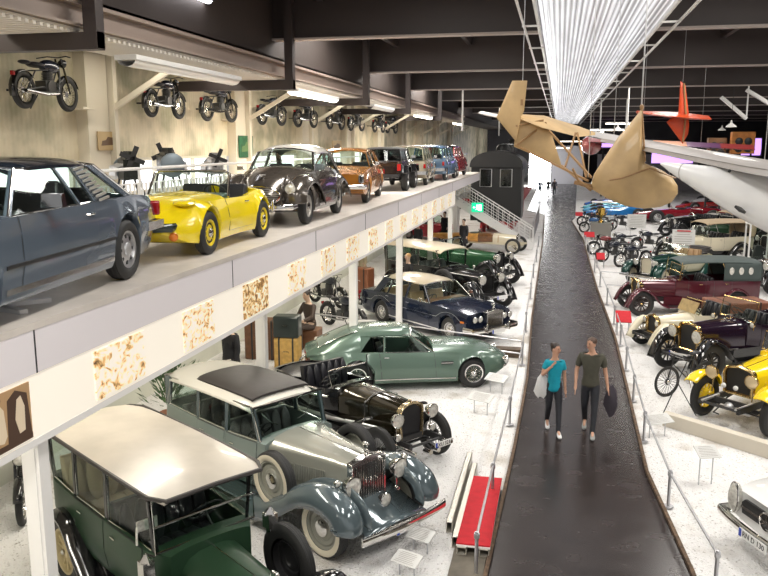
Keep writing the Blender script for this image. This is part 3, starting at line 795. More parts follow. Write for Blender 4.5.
def axle_pair(root, *ps):
    for p in ps: g = G(); g.tube(p, .03); obj('axle', g, BLACKM, root)
def mb_coupe(loc, rz):
    m = paint('blue_grey_metallic', (.13, .165, .21), .22, .4)
    P = dict(name='coupe_car', wb=2.82, x0=-3.86, x1=.86, W=.89, RA=.375, R=.33, tr=.77, m=m,
        cv=dict(w=[(-3.86,.80),(-3.6,.85),(-2.8,.885),(-1.2,.895),(0,.88),(.6,.86),(.86,.80)],
                zb=[(-3.86,.42),(-3.5,.25),(-2.8,.19),(0,.19),(.6,.22),(.86,.34)],
                zs=[(-3.86,.80),(-3.7,.86),(-3.0,.90),(-1.5,.885),(-.6,.875),(0,.83),(.6,.75),(.86,.66)],
                crown=[(-3.86,.01),(-3,.03),(-.6,.05),(.86,.03)], sh=[(-3.8,.93),(.86,.95)]),
        cavs=[(-3.02,-.62,.42)], wheel=('mbw', .325, .205, .20, 'alloy', STEEL, STEEL),
        doors=[(-2.03,-.66,-.06)], pillars=[(-.63,-1.12,.06,.05),(-1.86,-1.80,.03,.03),(-2.30,-2.22,.24,.20),(-3.0,-2.52,.16,.16)],
        rz=1.275, wr=.60, roof=(-1.05,-2.62,.02,.045,.08,.05), mroof=paint('dark_blue_roof', (.02,.028,.04), .2, .3), steer=0)
    root, get = modern(P)
    mould(root, get, -2.42, -.42, .36, BLACKM, h=.05); mould(root, get, -2.42, -.42, .02, CHROME, 'sill_trim', h=.08, off=.014)
    for s in (1, -1):
        g = G(); lo = Vector((-2.30, s*.868, .90)); hi = Vector((-2.21, s*.628, 1.24))
        for k in range(9): c = lo.lerp(hi, (k+.5)/9); g.box(c, (.20, .02, .022), (0, .12, 0))
        obj('quarter_louvres', g, mat('silver_louvre', (.55,.52,.47), .35, .5), root, smooth=False)
    bumper(root, -3.96, .84, .52, .10, .10, CHROME, .5, 'rear_bumper', rear=True); bumper(root, .98, .84, .50, .15, .10, CHROME, .35, 'front_bumper')
    for s in (1, -1): g = G(); g.box((-3.84, s*.60, .70), (.08, .44, .17), (0, 0, s*.12)); obj('rear_lamp', g, REDLENS, root, bevel=.02)
    for s in (1, -1): g = G(); g.box((.80, s*.62, .62), (.08, .36, .16)); obj('headlight', g, GLOWLENS, root, bevel=.02)
    g = G(); g.bb(.80, .87, -.4, .4, .50, .70); obj('grille', g, CHROME, root)
    for y in (.38, -.38): seat(root, -1.75, y, .42, .5, LEATHER_B, hb=.62)
    seat(root, -2.65, 0, .45, 1.2, LEATHER_B, hb=.48, name='rear_seat')
    steering(root, -1.05, .36, .86); dash(root, get, -.82, .82, .75)
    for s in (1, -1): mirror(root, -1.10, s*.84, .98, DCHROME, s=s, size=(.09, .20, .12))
    axle_pair(root, [(-3.2, -.5, .25), (-3.2, .5, .25)], [(0, -.6, .3), (0, .6, .3)])
    exhaust(root, -4.0, .4, .22); place(root, loc, rz)
    return tag(root, 'blue-grey two-door coupe with chrome mirror, nearest car on the raised gallery', 'car')

def elan(loc, rz):
    m = paint('bright_yellow', (.86, .66, .01), .2, 0)
    P = dict(name='roadster_car', wb=2.13, x0=-2.90, x1=.78, W=.71, RA=.335, R=.29, tr=.615, m=m,
        cv=dict(w=[(-2.90,.50),(-2.75,.62),(-2.13,.71),(-1.2,.66),(0,.71),(.4,.66),(.68,.52),(.78,.36)],
                zb=[(-2.9,.42),(-2.6,.24),(-2,.16),(0,.16),(.5,.2),(.78,.34)],
                zs=[(-2.9,.60),(-2.5,.73),(-2.0,.755),(-1.4,.69),(-.8,.70),(0,.70),(.4,.63),(.78,.44)],
                crown=[(-2.9,.02),(-2.2,.06),(-.6,.10),(0,.08),(.78,.04)], sh=[(-2.9,.80),(-1.2,.9),(0,.84),(.78,.8)]),
        cavs=[(-1.92,-.74,.26)], wheel=('elw', .29, .155, .175, 'slot', mat('yellow_rim', (.75,.58,.02), .3), CHROME),
        doors=[(-1.62,-.72)], bow0=.2, bow1=.16)
    root, get = modern(P)
    g = G(); N = 12
    band = side_panel(get, -.1, .0, .1, .2, 0, 1)
    bumper(root, .83, .46, .42, .11, .12, paint('dark_green_bumper', (.015,.03,.025), .2, .2), .30, 'front_bumper'); bumper(root, -2.92, .5, .5, .08, .1, CHROME, .2, 'rear_bumper', rear=True)
    for s in (1, -1):
        lamp(root, .66, s*.46, .30, .055, .05, AMBER, AMBER, s*.5, 'indicator')
        g = G(); g.ell((.30, s*.46, .70), (.17, .15, .045), 12, 6); obj('pop_up_headlight', g, m, root)
    g = G(); g.tube([(-.80, .62, .72), (-.98, .58, 1.04), (-1.0, .50, 1.075), (-1.0, -.50, 1.075), (-.98, -.58, 1.04), (-.80, -.62, .72)], .02, 8); obj('windscreen_frame', g, CHROME, root)
    glasspane('windscreen', [(-.80,-.6,.74), (-.80,.6,.74), (-1.0,.56,1.06), (-1.0,-.56,1.06)], GLASS, root, bow=.04)
    for y in (.30, -.30): seat(root, -1.72, y, .26, .44, LEATHER_B, hb=.52)
    steering(root, -1.12, .3, .74, .18); dash(root, get, -.86, .68, .56, paint('green_dash', (.02,.08,.05), .4, 0))
    plate(root, .84, 0, .30, 'OYC', .4)
    axle_pair(root, [(0, -.5, .29), (0, .5, .29)], [(-2.13, -.5, .29), (-2.13, .5, .29)])
    for s in (1, -1):
        g = G(); g.ell((-2.86, s*.42, .56), (.03, .07, .05), 10, 6); obj('rear_lamp', g, REDLENS, root)
    place(root, loc, rz)
    return tag(root, 'bright yellow open two-seater sports car with yellow wheels on the gallery', 'car')

def dkw(loc, rz):
    m = paint('umber_metallic', (.085, .072, .060), .22, .45)
    P = dict(name='saloon_car', wb=2.35, x0=-3.35, x1=.72, W=.80, RA=.36, R=.33, tr=.65, m=m,
        cv=dict(w=[(-3.35,.40),(-3.15,.62),(-2.6,.76),(-1.8,.79),(-.7,.78),(-.1,.76),(.35,.66),(.6,.48),(.72,.34)],
                zb=[(-3.35,.40),(-3.0,.26),(0,.22),(.5,.26),(.72,.40)],
                zs=[(-3.35,.58),(-3.1,.78),(-2.7,.90),(-1.4,.97),(-.5,.95),(.1,.84),(.45,.74),(.72,.55)],
                crown=[(-3.35,.03),(-2.6,.07),(-.6,.10),(0,.17),(.5,.15),(.72,.06)], sh=[(-3.3,.84),(-1.2,.93),(0,.78),(.7,.7)]),
        cavs=[(-2.55,-.62,.40)], wheel=('dkww', .325, .165, .20, 'disc', mat('grey_rim', (.45,.43,.40), .35, .4), CHROME),
        doors=[(-1.62,-.62)], pillars=[(-.64,-.95,.05,.05),(-1.64,-1.62,.07,.06),(-2.52,-2.12,.20,.26)],
        rz=1.34, wr=.56, roof=(-.88,-2.36,.03,.10,.10,.12,.05), mroof=paint('cream_roof', (.72,.69,.62), .25, 0), bow0=.2, bow1=.25, bow=.12)
    root, get = modern(P)
    for s in (1, -1):
        pth = smooth_path([(.70,0,.42),(.66,0,.66),(.45,0,.83),(.05,0,.92),(-.35,0,.86),(-.75,0,.62),(-.95,0,.40)], 4)
        fender(root, [(p[0], p[2]) for p in pth], s*.62, .44, m, dome=.13, s=s, name='front_wing', th=.02, skirt=.03)
        pth = smooth_path([(-1.85,0,.42),(-1.95,0,.68),(-2.3,0,.84),(-2.7,0,.78),(-3.05,0,.56),(-3.2,0,.40)], 4)
        fender(root, [(p[0], p[2]) for p in pth], s*.66, .34, m, dome=.11, s=s, name='rear_wing', th=.02, skirt=.03)
        lamp(root, .66, s*.57, .68, .105, .22, m, GLOWLENS, s*.06)
    g = G(); pts = [(.74+.06*cos(t), .40*cos(t), .56+.17*sin(t)) for t in [2*pi*k/24 for k in range(24)]]; pts = [(.80-.35*y*y, y, z) for x, y, z in pts]
    g.tube(pts, .018, 6, loop=True); gr = obj('grille', g, CHROME, root)
    g = G()
    for k in range(9):
        z = .43+.03*k; w = .40*sqrt(max(0, 1-((z-.56)/.17)**2)); g.tube([(.78-.35*w*w, -w, z), (.78, 0, z), (.78-.35*w*w, w, z)], .006, 4)
    obj('grille_bars', g, STEEL, gr)
    bumper(root, .86, .62, .36, .10, .14, CHROME, .22, 'front_bumper'); bumper(root, -3.46, .62, .38, .1, .14, CHROME, .22, 'rear_bumper', rear=True)
    for y in (.32, -.32): g = G(); g.box((.90, y, .40), (.05, .05, .20)); obj('overrider', g, CHROME, root, bevel=.015)
    for y in (.34, -.34): seat(root, -1.55, y, .42, .5, LEATHER_G, hb=.58)
    seat(root, -2.35, 0, .42, 1.1, LEATHER_G, hb=.5, name='rear_seat')
    steering(root, -1.0, .33, .92); dash(root, get, -.8, .88, .62)
    for s in (1, -1): mirror(root, -.75, s*.78, 1.0, s=s, size=(.05, .11, .08))
    mould(root, get, -3.0, -.5, .72, CHROME, h=.02); mould(root, get, -1.8, -.65, .02, CHROME, 'sill_trim', h=.05)
    axle_pair(root, [(0, -.5, .33), (0, .5, .33)], [(-2.35, -.5, .33), (-2.35, .5, .33)])
    g = G(); g.box((.52, 0, .90), (.10, .03, .03)); g.box((.5, 0, .92), (.02, .12, .02)); obj('bonnet_emblem', g, CHROME, root)
    place(root, loc, rz)
    return tag(root, 'rounded dark brown two-door saloon with cream roof on the gallery', 'car')

def boxsaloon(loc, rz, label, col, name='saloon_car', L=1.0, far=False, kind='w114', roofc=None, group=None, metallic=.3):
    m = paint(name+'_paint_%d' % (hash(str(col)) % 9999), col, .22, metallic)
    if kind == 'w114':
        P = dict(name=name, wb=2.75, x0=-3.82, x1=.84, W=.885, RA=.37, R=.325, tr=.75, m=m,
            cv=dict(w=[(-3.82,.80),(-3.5,.86),(-1.5,.885),(.3,.87),(.84,.82)], zb=[(-3.82,.42),(-3.4,.25),(0,.21),(.5,.24),(.84,.36)],
                    zs=[(-3.82,.80),(-3.5,.88),(-1.5,.93),(-.7,.92),(.2,.86),(.84,.76)], crown=[(-3.8,.02),(-.7,.05),(.84,.03)]),
            cavs=[(-2.98,-.70,.42)], wheel=('w114w', .322, .18, .20, 'disc', mat('grey_rim', (.45,.43,.40), .35, .4), CHROME),
            doors=[(-1.62,-.68),(-2.52,-1.64)], pillars=[(-.70,-1.10,.05,.05),(-1.66,-1.66,.06,.06),(-2.50,-2.40,.05,.05),(-3.0,-2.66,.22,.22)],
            rz=1.37, wr=.62, roof=(-1.04,-2.80,.03,.05,.08,.08), mroof=roofc or m)
    elif kind == 'hatch':
        P = dict(name=name, wb=2.30, x0=-2.95, x1=.62, W=.74, RA=.34, R=.30, tr=.62, m=m,
            cv=dict(w=[(-2.95,.68),(-2.6,.73),(-1.5,.74),(.3,.72),(.62,.64)], zb=[(-2.95,.38),(-2.6,.25),(0,.22),(.62,.34)],
                    zs=[(-2.95,.86),(-2.8,.92),(-.7,.92),(.2,.84),(.62,.72)], crown=[(-2.9,.01),(-.6,.06),(.62,.05)]),
            cavs=[(-2.86,-.62,.38)], wheel=('hatchw', .298, .15, .18, 'disc', mat('grey_rim', (.45,.43,.40), .35, .4), CHROME),
            doors=[(-1.42,-.60),(-2.2,-1.44)], pillars=[(-.62,-.92,.05,.05),(-1.44,-1.44,.05,.05),(-2.18,-2.14,.05,.05),(-2.82,-2.66,.12,.12)],
            rz=1.38, wr=.56, roof=(-.86,-2.78,.02,.05,.06,.04), mroof=roofc or m, bow=.03)
    root, get = modern(P)
    xf_, xr = P['x1'], P['x0']; W = P['W']
    bumper(root, xf_+.1, W*.93, .46, .12, .1, CHROME, .3, 'front_bumper'); bumper(root, xr-.1, W*.93, .46, .12, .1, CHROME, .3, 'rear_bumper', rear=True)
    for s in (1, -1):
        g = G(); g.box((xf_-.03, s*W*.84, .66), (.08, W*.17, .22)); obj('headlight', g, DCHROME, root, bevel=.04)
        g = G(); g.box((xr+.0, s*W*.88, .70), (.08, W*.12, .16)); obj('rear_lamp', g, REDLENS, root, bevel=.02)
        mirror(root, -.85, s*W*.97, 1.02, s=s, size=(.06, .12, .09))
    if kind == 'w114':
        gr = radiator(root, xf_+.05, .24, .50, .86, 'arch', CHROME, BLACKM, d=.12)
        g = G(); [g.bb(xf_+.02, xf_+.04, -.2, .2, .54+.035*k, .545+.035*k) for k in range(8)]; obj('grille_bars', g, STEEL, gr)
        mould(root, get, -3.6, .7, .60, CHROME, h=.02)
    else:
        g = G(); g.bb(xf_-.02, xf_+.01, -.42, .42, .58, .72); obj('grille', g, BLACKM, root, bevel=.01)
        g = G(); g.bb(xr-.012, xr, -.36, .36, .56, .68); obj('plate_recess', g, BLACKM, root)
    W2 = W*.45
    for y in (W2, -W2): seat(root, -1.55, y, .42, .5, LEATHER_B, hb=.55)
    seat(root, -2.45, 0, .42, W*1.4, LEATHER_B, hb=.48, name='rear_seat')
    steering(root, -1.02, W2, .90); dash(root, get, -.85, .86, W*.8)
    g = G(); g.tube([(0, -.5, .32), (0, .5, .32)], .03); g.tube([(-P['wb'], -.5, .32), (-P['wb'], .5, .32)], .03); obj('axle', g, BLACKM, root)
    plate(root, xr-.02, 0, .6, '', .45, pi)
    place(root, loc, rz)
    return tag(root, label, 'car', group)

def jeep(loc, rz):
    m = paint('black_jeep_paint', (.012, .012, .014), .15, .2); root = empty('off_road_car')
    cv = dict(w=.70, zb=[(-2.75,.50),(.55,.48)], zs=[(-2.75,1.0),(-.6,1.02),(.55,.96)], crown=[(-2.75,.01),(.55,.04)], sh=.98)
    P = dict(cavs=[(-2.70,-.55,.6)])
    get = body_fn(cv, (0, -2.1), .46, P['cavs'], .38); g = body_loft(get, -2.75, .55, (0, -2.1), .46, P['cavs'], 30, W=.7); obj('body', g, m, root)
    pr = wheel_proto('jw', .37, .24, .20, 'alloy', STEEL, CHROME)
    for x in (0, -2.1):
        for s in (1, -1): put_wheel(root, pr, x, s*.72, .37, s > 0)
    for s in (1, -1):
        for xa in (0, -2.1):
            g = G(); g.prism([(xa-.52,.62),(xa-.36,.86),(xa+.36,.86),(xa+.52,.62),(xa+.50,.58),(xa+.34,.81),(xa-.34,.81),(xa-.50,.58)], s*.68, s*.88, 'y'); obj('wing', g, m, root, bevel=.01)
        g = G(); g.box((-2.76, s*.60, .80), (.06, .12, .22)); obj('rear_lamp', g, REDLENS, root, bevel=.01)
        lamp(root, .56, s*.42, .80, .10, .06)
        mirror(root, -.65, s*.70, 1.12, BLACKM, s=s)
    cabin(root, get, None, 1.42, 0, 0, .60, [(-.62,-.74,.06,.06),(-1.45,-1.45,.08,.08),(-2.66,-2.62,.14,.14)], m, DGLASS, BLACKM)
    roof(root, -.68, -2.7, .64, 1.42, cx=.01, cy=.03, m=BLACKM, rr=.05)
    for y in (.33, -.33): seat(root, -1.5, y, .6, .5, LEATHER_B)
    steering(root, -1.0, .33, 1.05); door(root, get, -1.42, -.62, 1, m); door(root, get, -1.42, -.62, -1, m)
    g = G(); g.tube([(0, -.6, .37), (0, .6, .37)], .04); g.tube([(-2.1, -.6, .37), (-2.1, .6, .37)], .04); g.bb(-2.7, .5, -.35, -.28, .42, .52); g.bb(-2.7, .5, .28, .35, .42, .52); obj('axle', g, BLACKM, root)
    bumper(root, .72, .62, .52, .12, .02, BLACKM, 0, 'front_bumper'); bumper(root, -2.86, .62, .52, .1, .02, BLACKM, 0, 'rear_bumper', rear=True)
    place(root, loc, rz)
    return tag(root, 'black off-road car with wide tyres and red tail lamps on the gallery', 'car')

def aston(loc, rz, s=1.0):
    m = paint('sage_green_metallic', (.105, .165, .13), .25, .25, .4)
    P = dict(name='grand_tourer_car', wb=2.585, x0=-3.70, x1=.92, W=.84, RA=.375, R=.335, tr=.69, m=m,
        cv=dict(w=[(-3.70,.62),(-3.4,.74),(-2.6,.83),(-1.5,.80),(-.6,.82),(0,.84),(.5,.78),(.78,.64),(.92,.46)],
                zb=[(-3.70,.46),(-3.3,.28),(-2.6,.19),(0,.18),(.5,.22),(.92,.40)],
                zs=[(-3.70,.80),(-3.4,.86),(-2.7,.89),(-1.6,.85),(-.8,.84),(0,.80),(.5,.70),(.8,.58),(.92,.50)],
                crown=[(-3.70,.03),(-3.0,.05),(-.8,.10),(0,.12),(.6,.10),(.92,.05)], sh=[(-3.7,.86),(-1.5,.9),(0,.82),(.92,.7)]),
        cavs=[(-2.72,-.90,.36)], wheel=('amw', .335, .17, .205, 'wire', CHROME, CHROME),
        doors=[(-2.05,-.86,-.05)], pillars=[(-.92,-1.42,.05,.05),(-1.99,-1.97,.04,.04),(-2.62,-2.30,.10,.10),(-3.42,-2.66,.10,.42)],
        rz=1.235, wr=.55, roof=(-1.34,-2.72,.03,.09,.10,.05,.04), bow0=.22, bow1=.38, bow=.12, rw=True, belt_off=.02)
    P['pillars'] = [(-.92,-1.42,.05,.05),(-1.99,-1.97,.04,.04),(-2.66,-2.36,.30,.20)]
    P['rw'] = False
    root, get = modern(P)
    # fastback tail over the boot
    rings = []
    for k in range(13):
        t = k/12; x = -2.50-1.16*t; z = 1.295-.47*t**1.35; w = .54-.02*t; b = get(x)[7]; rings.append([(x, b[0]-.01, b[1]-.02), (x, b[0]*(.97)-.02, b[1]+.02+(z-.06-b[1])*.25), (x, w+.01, z-.075), (x, w*.9, z-.03), (x, w*.5, z-.002), (x, 0, z+.01), (x, -w*.5, z-.002), (x, -w*.9, z-.03), (x, -w-.01, z-.075), (x, -b[0]*.97+.02, b[1]+.02+(z-.06-b[1])*.25), (x, -b[0]+.01, b[1]-.02)])
    g = G(); g.loft(rings, closed=False); obj('fastback_tail', g, m, root)
    g = G(); rr = []
    for k in range(7):
        t = .06+.72*k/6; x = -2.50-1.16*t; z = 1.295-.47*t**1.35+.016; w = .44-.03*t; rr.append([(x, w, z-.012), (x, w*.5, z+.004), (x, 0, z+.008), (x, -w*.5, z+.004), (x, -w, z-.012)])
    g.loft(rr, closed=False); bl = obj('rear_window', g, mat('green_tinted_glass', (.16,.24,.21), .06, .2, coat=1), root)
    g = G(); g.tube([r[0] for r in rr]+[r[-1] for r in reversed(rr)], .012, 5, loop=True); obj('window_frame', g, CHROME, bl)
    for s_ in (1, -1):
        lamp(root, .80, s_*.56, .58, .095, .12, CHROME, GLOWLENS, s_*.25)
        g = G(); g.box((-.62, s_*.826, .62), (.26, .012, .06)); v = obj('side_vent', g, BLACKM, root); g = G(); g.box((-.62, s_*.834, .62), (.26, .008, .015)); obj('vent_strip', g, CHROME, v)
        g = G(); g.box((-3.66, s_*.5, .66), (.05, .18, .12)); obj('rear_lamp', g, REDLENS, root, bevel=.02)
    g = G(); g.prism([(-.42,.44),(-.34,.58),(.34,.58),(.42,.44),(.30,.38),(-.30,.38)], .83, .86, 'x'); gr = obj('grille', g, CHROME, root)
    bumper(root, .93, .50, .42, .06, .16, CHROME, .12, 'front_bumper', d=.03); bumper(root, -3.80, .62, .50, .08, .14, CHROME, .22, 'rear_bumper', rear=True)
    for y in (.34, -.34): seat(root, -1.95, y, .36, .48, LEATHER_B, hb=.55)
    steering(root, -1.38, -.34, .80); dash(root, get, -1.12, .76, .66)
    mould(root, get, -2.2, -.42, .03, CHROME, 'sill_trim', h=.03)
    g = G(); g.ell((-1.0, 0, .90), (.42, .13, .045), 14, 6); g.v = [(x+.75, y, z-.0) for x, y, z in g.v]; obj('bonnet_scoop', g, m, root)
    axle_pair(root, [(0, -.5, .33), (0, .5, .33)], [(-2.585, -.5, .33), (-2.585, .5, .33)])
    place(root, loc, rz, s)
    return tag(root, 'sage green fastback sports coupe with wire wheels, standing broadside on white gravel', 'car')

def shadow(loc, rz, s=1.0):
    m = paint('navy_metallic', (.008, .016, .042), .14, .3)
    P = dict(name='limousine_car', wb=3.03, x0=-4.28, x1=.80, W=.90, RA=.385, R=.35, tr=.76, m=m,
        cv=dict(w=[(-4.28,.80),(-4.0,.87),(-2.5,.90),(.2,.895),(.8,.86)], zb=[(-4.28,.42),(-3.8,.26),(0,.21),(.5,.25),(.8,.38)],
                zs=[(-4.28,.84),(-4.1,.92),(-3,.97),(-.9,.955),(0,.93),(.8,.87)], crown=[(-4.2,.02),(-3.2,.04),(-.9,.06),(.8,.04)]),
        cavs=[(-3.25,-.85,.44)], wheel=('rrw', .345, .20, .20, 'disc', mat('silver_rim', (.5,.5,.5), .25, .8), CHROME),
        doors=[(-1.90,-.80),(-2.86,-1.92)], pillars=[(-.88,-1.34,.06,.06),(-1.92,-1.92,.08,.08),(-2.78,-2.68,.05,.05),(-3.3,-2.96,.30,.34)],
        rz=1.43, wr=.62, roof=(-1.28,-3.14,.03,.07,.08,.10), bow=.06, mroof=mat('tan_roof_reflection', (.40,.34,.24), .3, coat=.5))  # tan is the fascia's reflection, painted over the navy roof
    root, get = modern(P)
    radiator(root, .93, .31, .48, .98, 'temple', CHROME, BLACKM, d=.16, slats=15); mascot(root, .86, 1.0)
    for s_ in (1, -1):
        for k in (0, 1): lamp(root, .83, s_*(.47+.20*k), .74, .085, .06, CHROME, GLOWLENS, s_*.05)
        mirror(root, -1.05, s_*.88, 1.06, s=s_, size=(.06, .14, .09))
        g = G(); g.box((-4.27, s_*.72, .70), (.06, .12, .28)); obj('rear_lamp', g, REDLENS, root, bevel=.02)
        g = G(); g.box((.1+.45, s_*.885, .66), (.12, .02, .05)); obj('side_lamp', g, AMBER, root)
    bumper(root, 1.02, .86, .46, .14, .08, CHROME, .35, 'front_bumper'); bumper(root, -4.42, .86, .48, .14, .08, CHROME, .35, 'rear_bumper', rear=True)
    for y in (.42, -.42): g = G(); g.box((1.05, y, .50), (.06, .06, .24)); obj('overrider', g, CHROME, root, bevel=.015)
    mould(root, get, -4.1, .7, .56, CHROME, h=.022); mould(root, get, -2.62, -.42, .02, CHROME, 'sill_trim', h=.05)
    for y in (.38, -.38): seat(root, -1.85, y, .44, .54, LEATHER_T, hb=.58)
    seat(root, -2.95, 0, .46, 1.3, LEATHER_T, hb=.55, name='rear_seat'); steering(root, -1.3, -.38, .96); dash(root, get, -1.08, .92, .72, WOODB)
    plate(root, 1.07, 0, .40, '', .5)
    axle_pair(root, [(0, -.5, .35), (0, .5, .35)], [(-3.03, -.5, .35), (-3.03, .5, .35)])
    place(root, loc, rz, s)
    return tag(root, 'navy blue four-door limousine with square chrome radiator and twin headlamps', 'car')

def pagoda(loc, rz):
    m = paint('ivory_white_paint', (.78, .78, .76), .15, 0)
    P = dict(name='convertible_car', wb=2.40, x0=-3.45, x1=.82, W=.87, RA=.37, R=.32, tr=.72, m=m,
        cv=dict(w=[(-3.45,.74),(-3,.84),(-1.5,.87),(.3,.86),(.82,.80)], zb=[(-3.45,.4),(-3,.24),(0,.21),(.82,.38)],
                zs=[(-3.45,.74),(-3,.84),(-1.2,.86),(.1,.84),(.6,.80),(.82,.74)], crown=[(-3.45,.02),(-.7,.06),(.3,.07),(.82,.06)]),
        cavs=[(-2.3,-.75,.34)], wheel=('w114w', .322, .18, .20, 'disc', mat('grey_rim', (.45,.43,.40), .35, .4), CHROME), doors=[(-1.75,-.75)], bow1=.10)
    root, get = modern(P)
    for s_ in (1, -1):
        g = G(); g.ell((.80, s_*.70, .64), (.09, .11, .21), 14, 10); h = obj('headlight', g, GLOWLENS, root)
        g = G(); g.tube([(.82+.02*cos(t), s_*.70+.115*cos(t), .64+.215*sin(t)) for t in [2*pi*k/20 for k in range(20)]], .014, 6, loop=True); obj('headlight_bezel', g, CHROME, h)
    g = G(); g.prism([(-.52,.66),(-.50,.52),(.50,.52),(.52,.66),(.46,.72),(-.46,.72)], .80, .835, 'x'); gr = obj('grille', g, BLACKM, root)
    g = G(); g.bb(.83, .86, -.50, .50, .60, .635); g.lathe([(.13,0),(.13,.03),(.11,.035),(.11,0)], (.835, 0, .62), 'x', 22); 
    for a in (pi/2, pi/2+2*pi/3, pi/2+4*pi/3): g.beam((.855, 0, .62), (.855, .115*cos(a), .62+.115*sin(a)), .016, .016)
    obj('grille_star', g, CHROME, gr)
    bumper(root, 1.0, .86, .42, .13, .08, CHROME, .3, 'front_bumper'); bumper(root, -3.56, .8, .45, .12, .1, CHROME, .3, 'rear_bumper', rear=True)
    plate(root, 1.035, 0, .40, 'RN D 130', .52)
    ws_frame(root, -.78, .62, .90, 1.24, CHROME, rake=.22)
    for y in (.38, -.38): seat(root, -1.7, y, .36, .5, LEATHER_B)
    steering(root, -1.15, .38, .92); dash(root, get, -.92, .84, .68, WHITEP)
    axle_pair(root, [(0, -.5, .32), (0, .5, .32)], [(-2.4, -.5, .32), (-2.4, .5, .32)])
    place(root, loc, rz)
    return tag(root, 'white convertible with upright oval headlamps and a star in its grille', 'car')
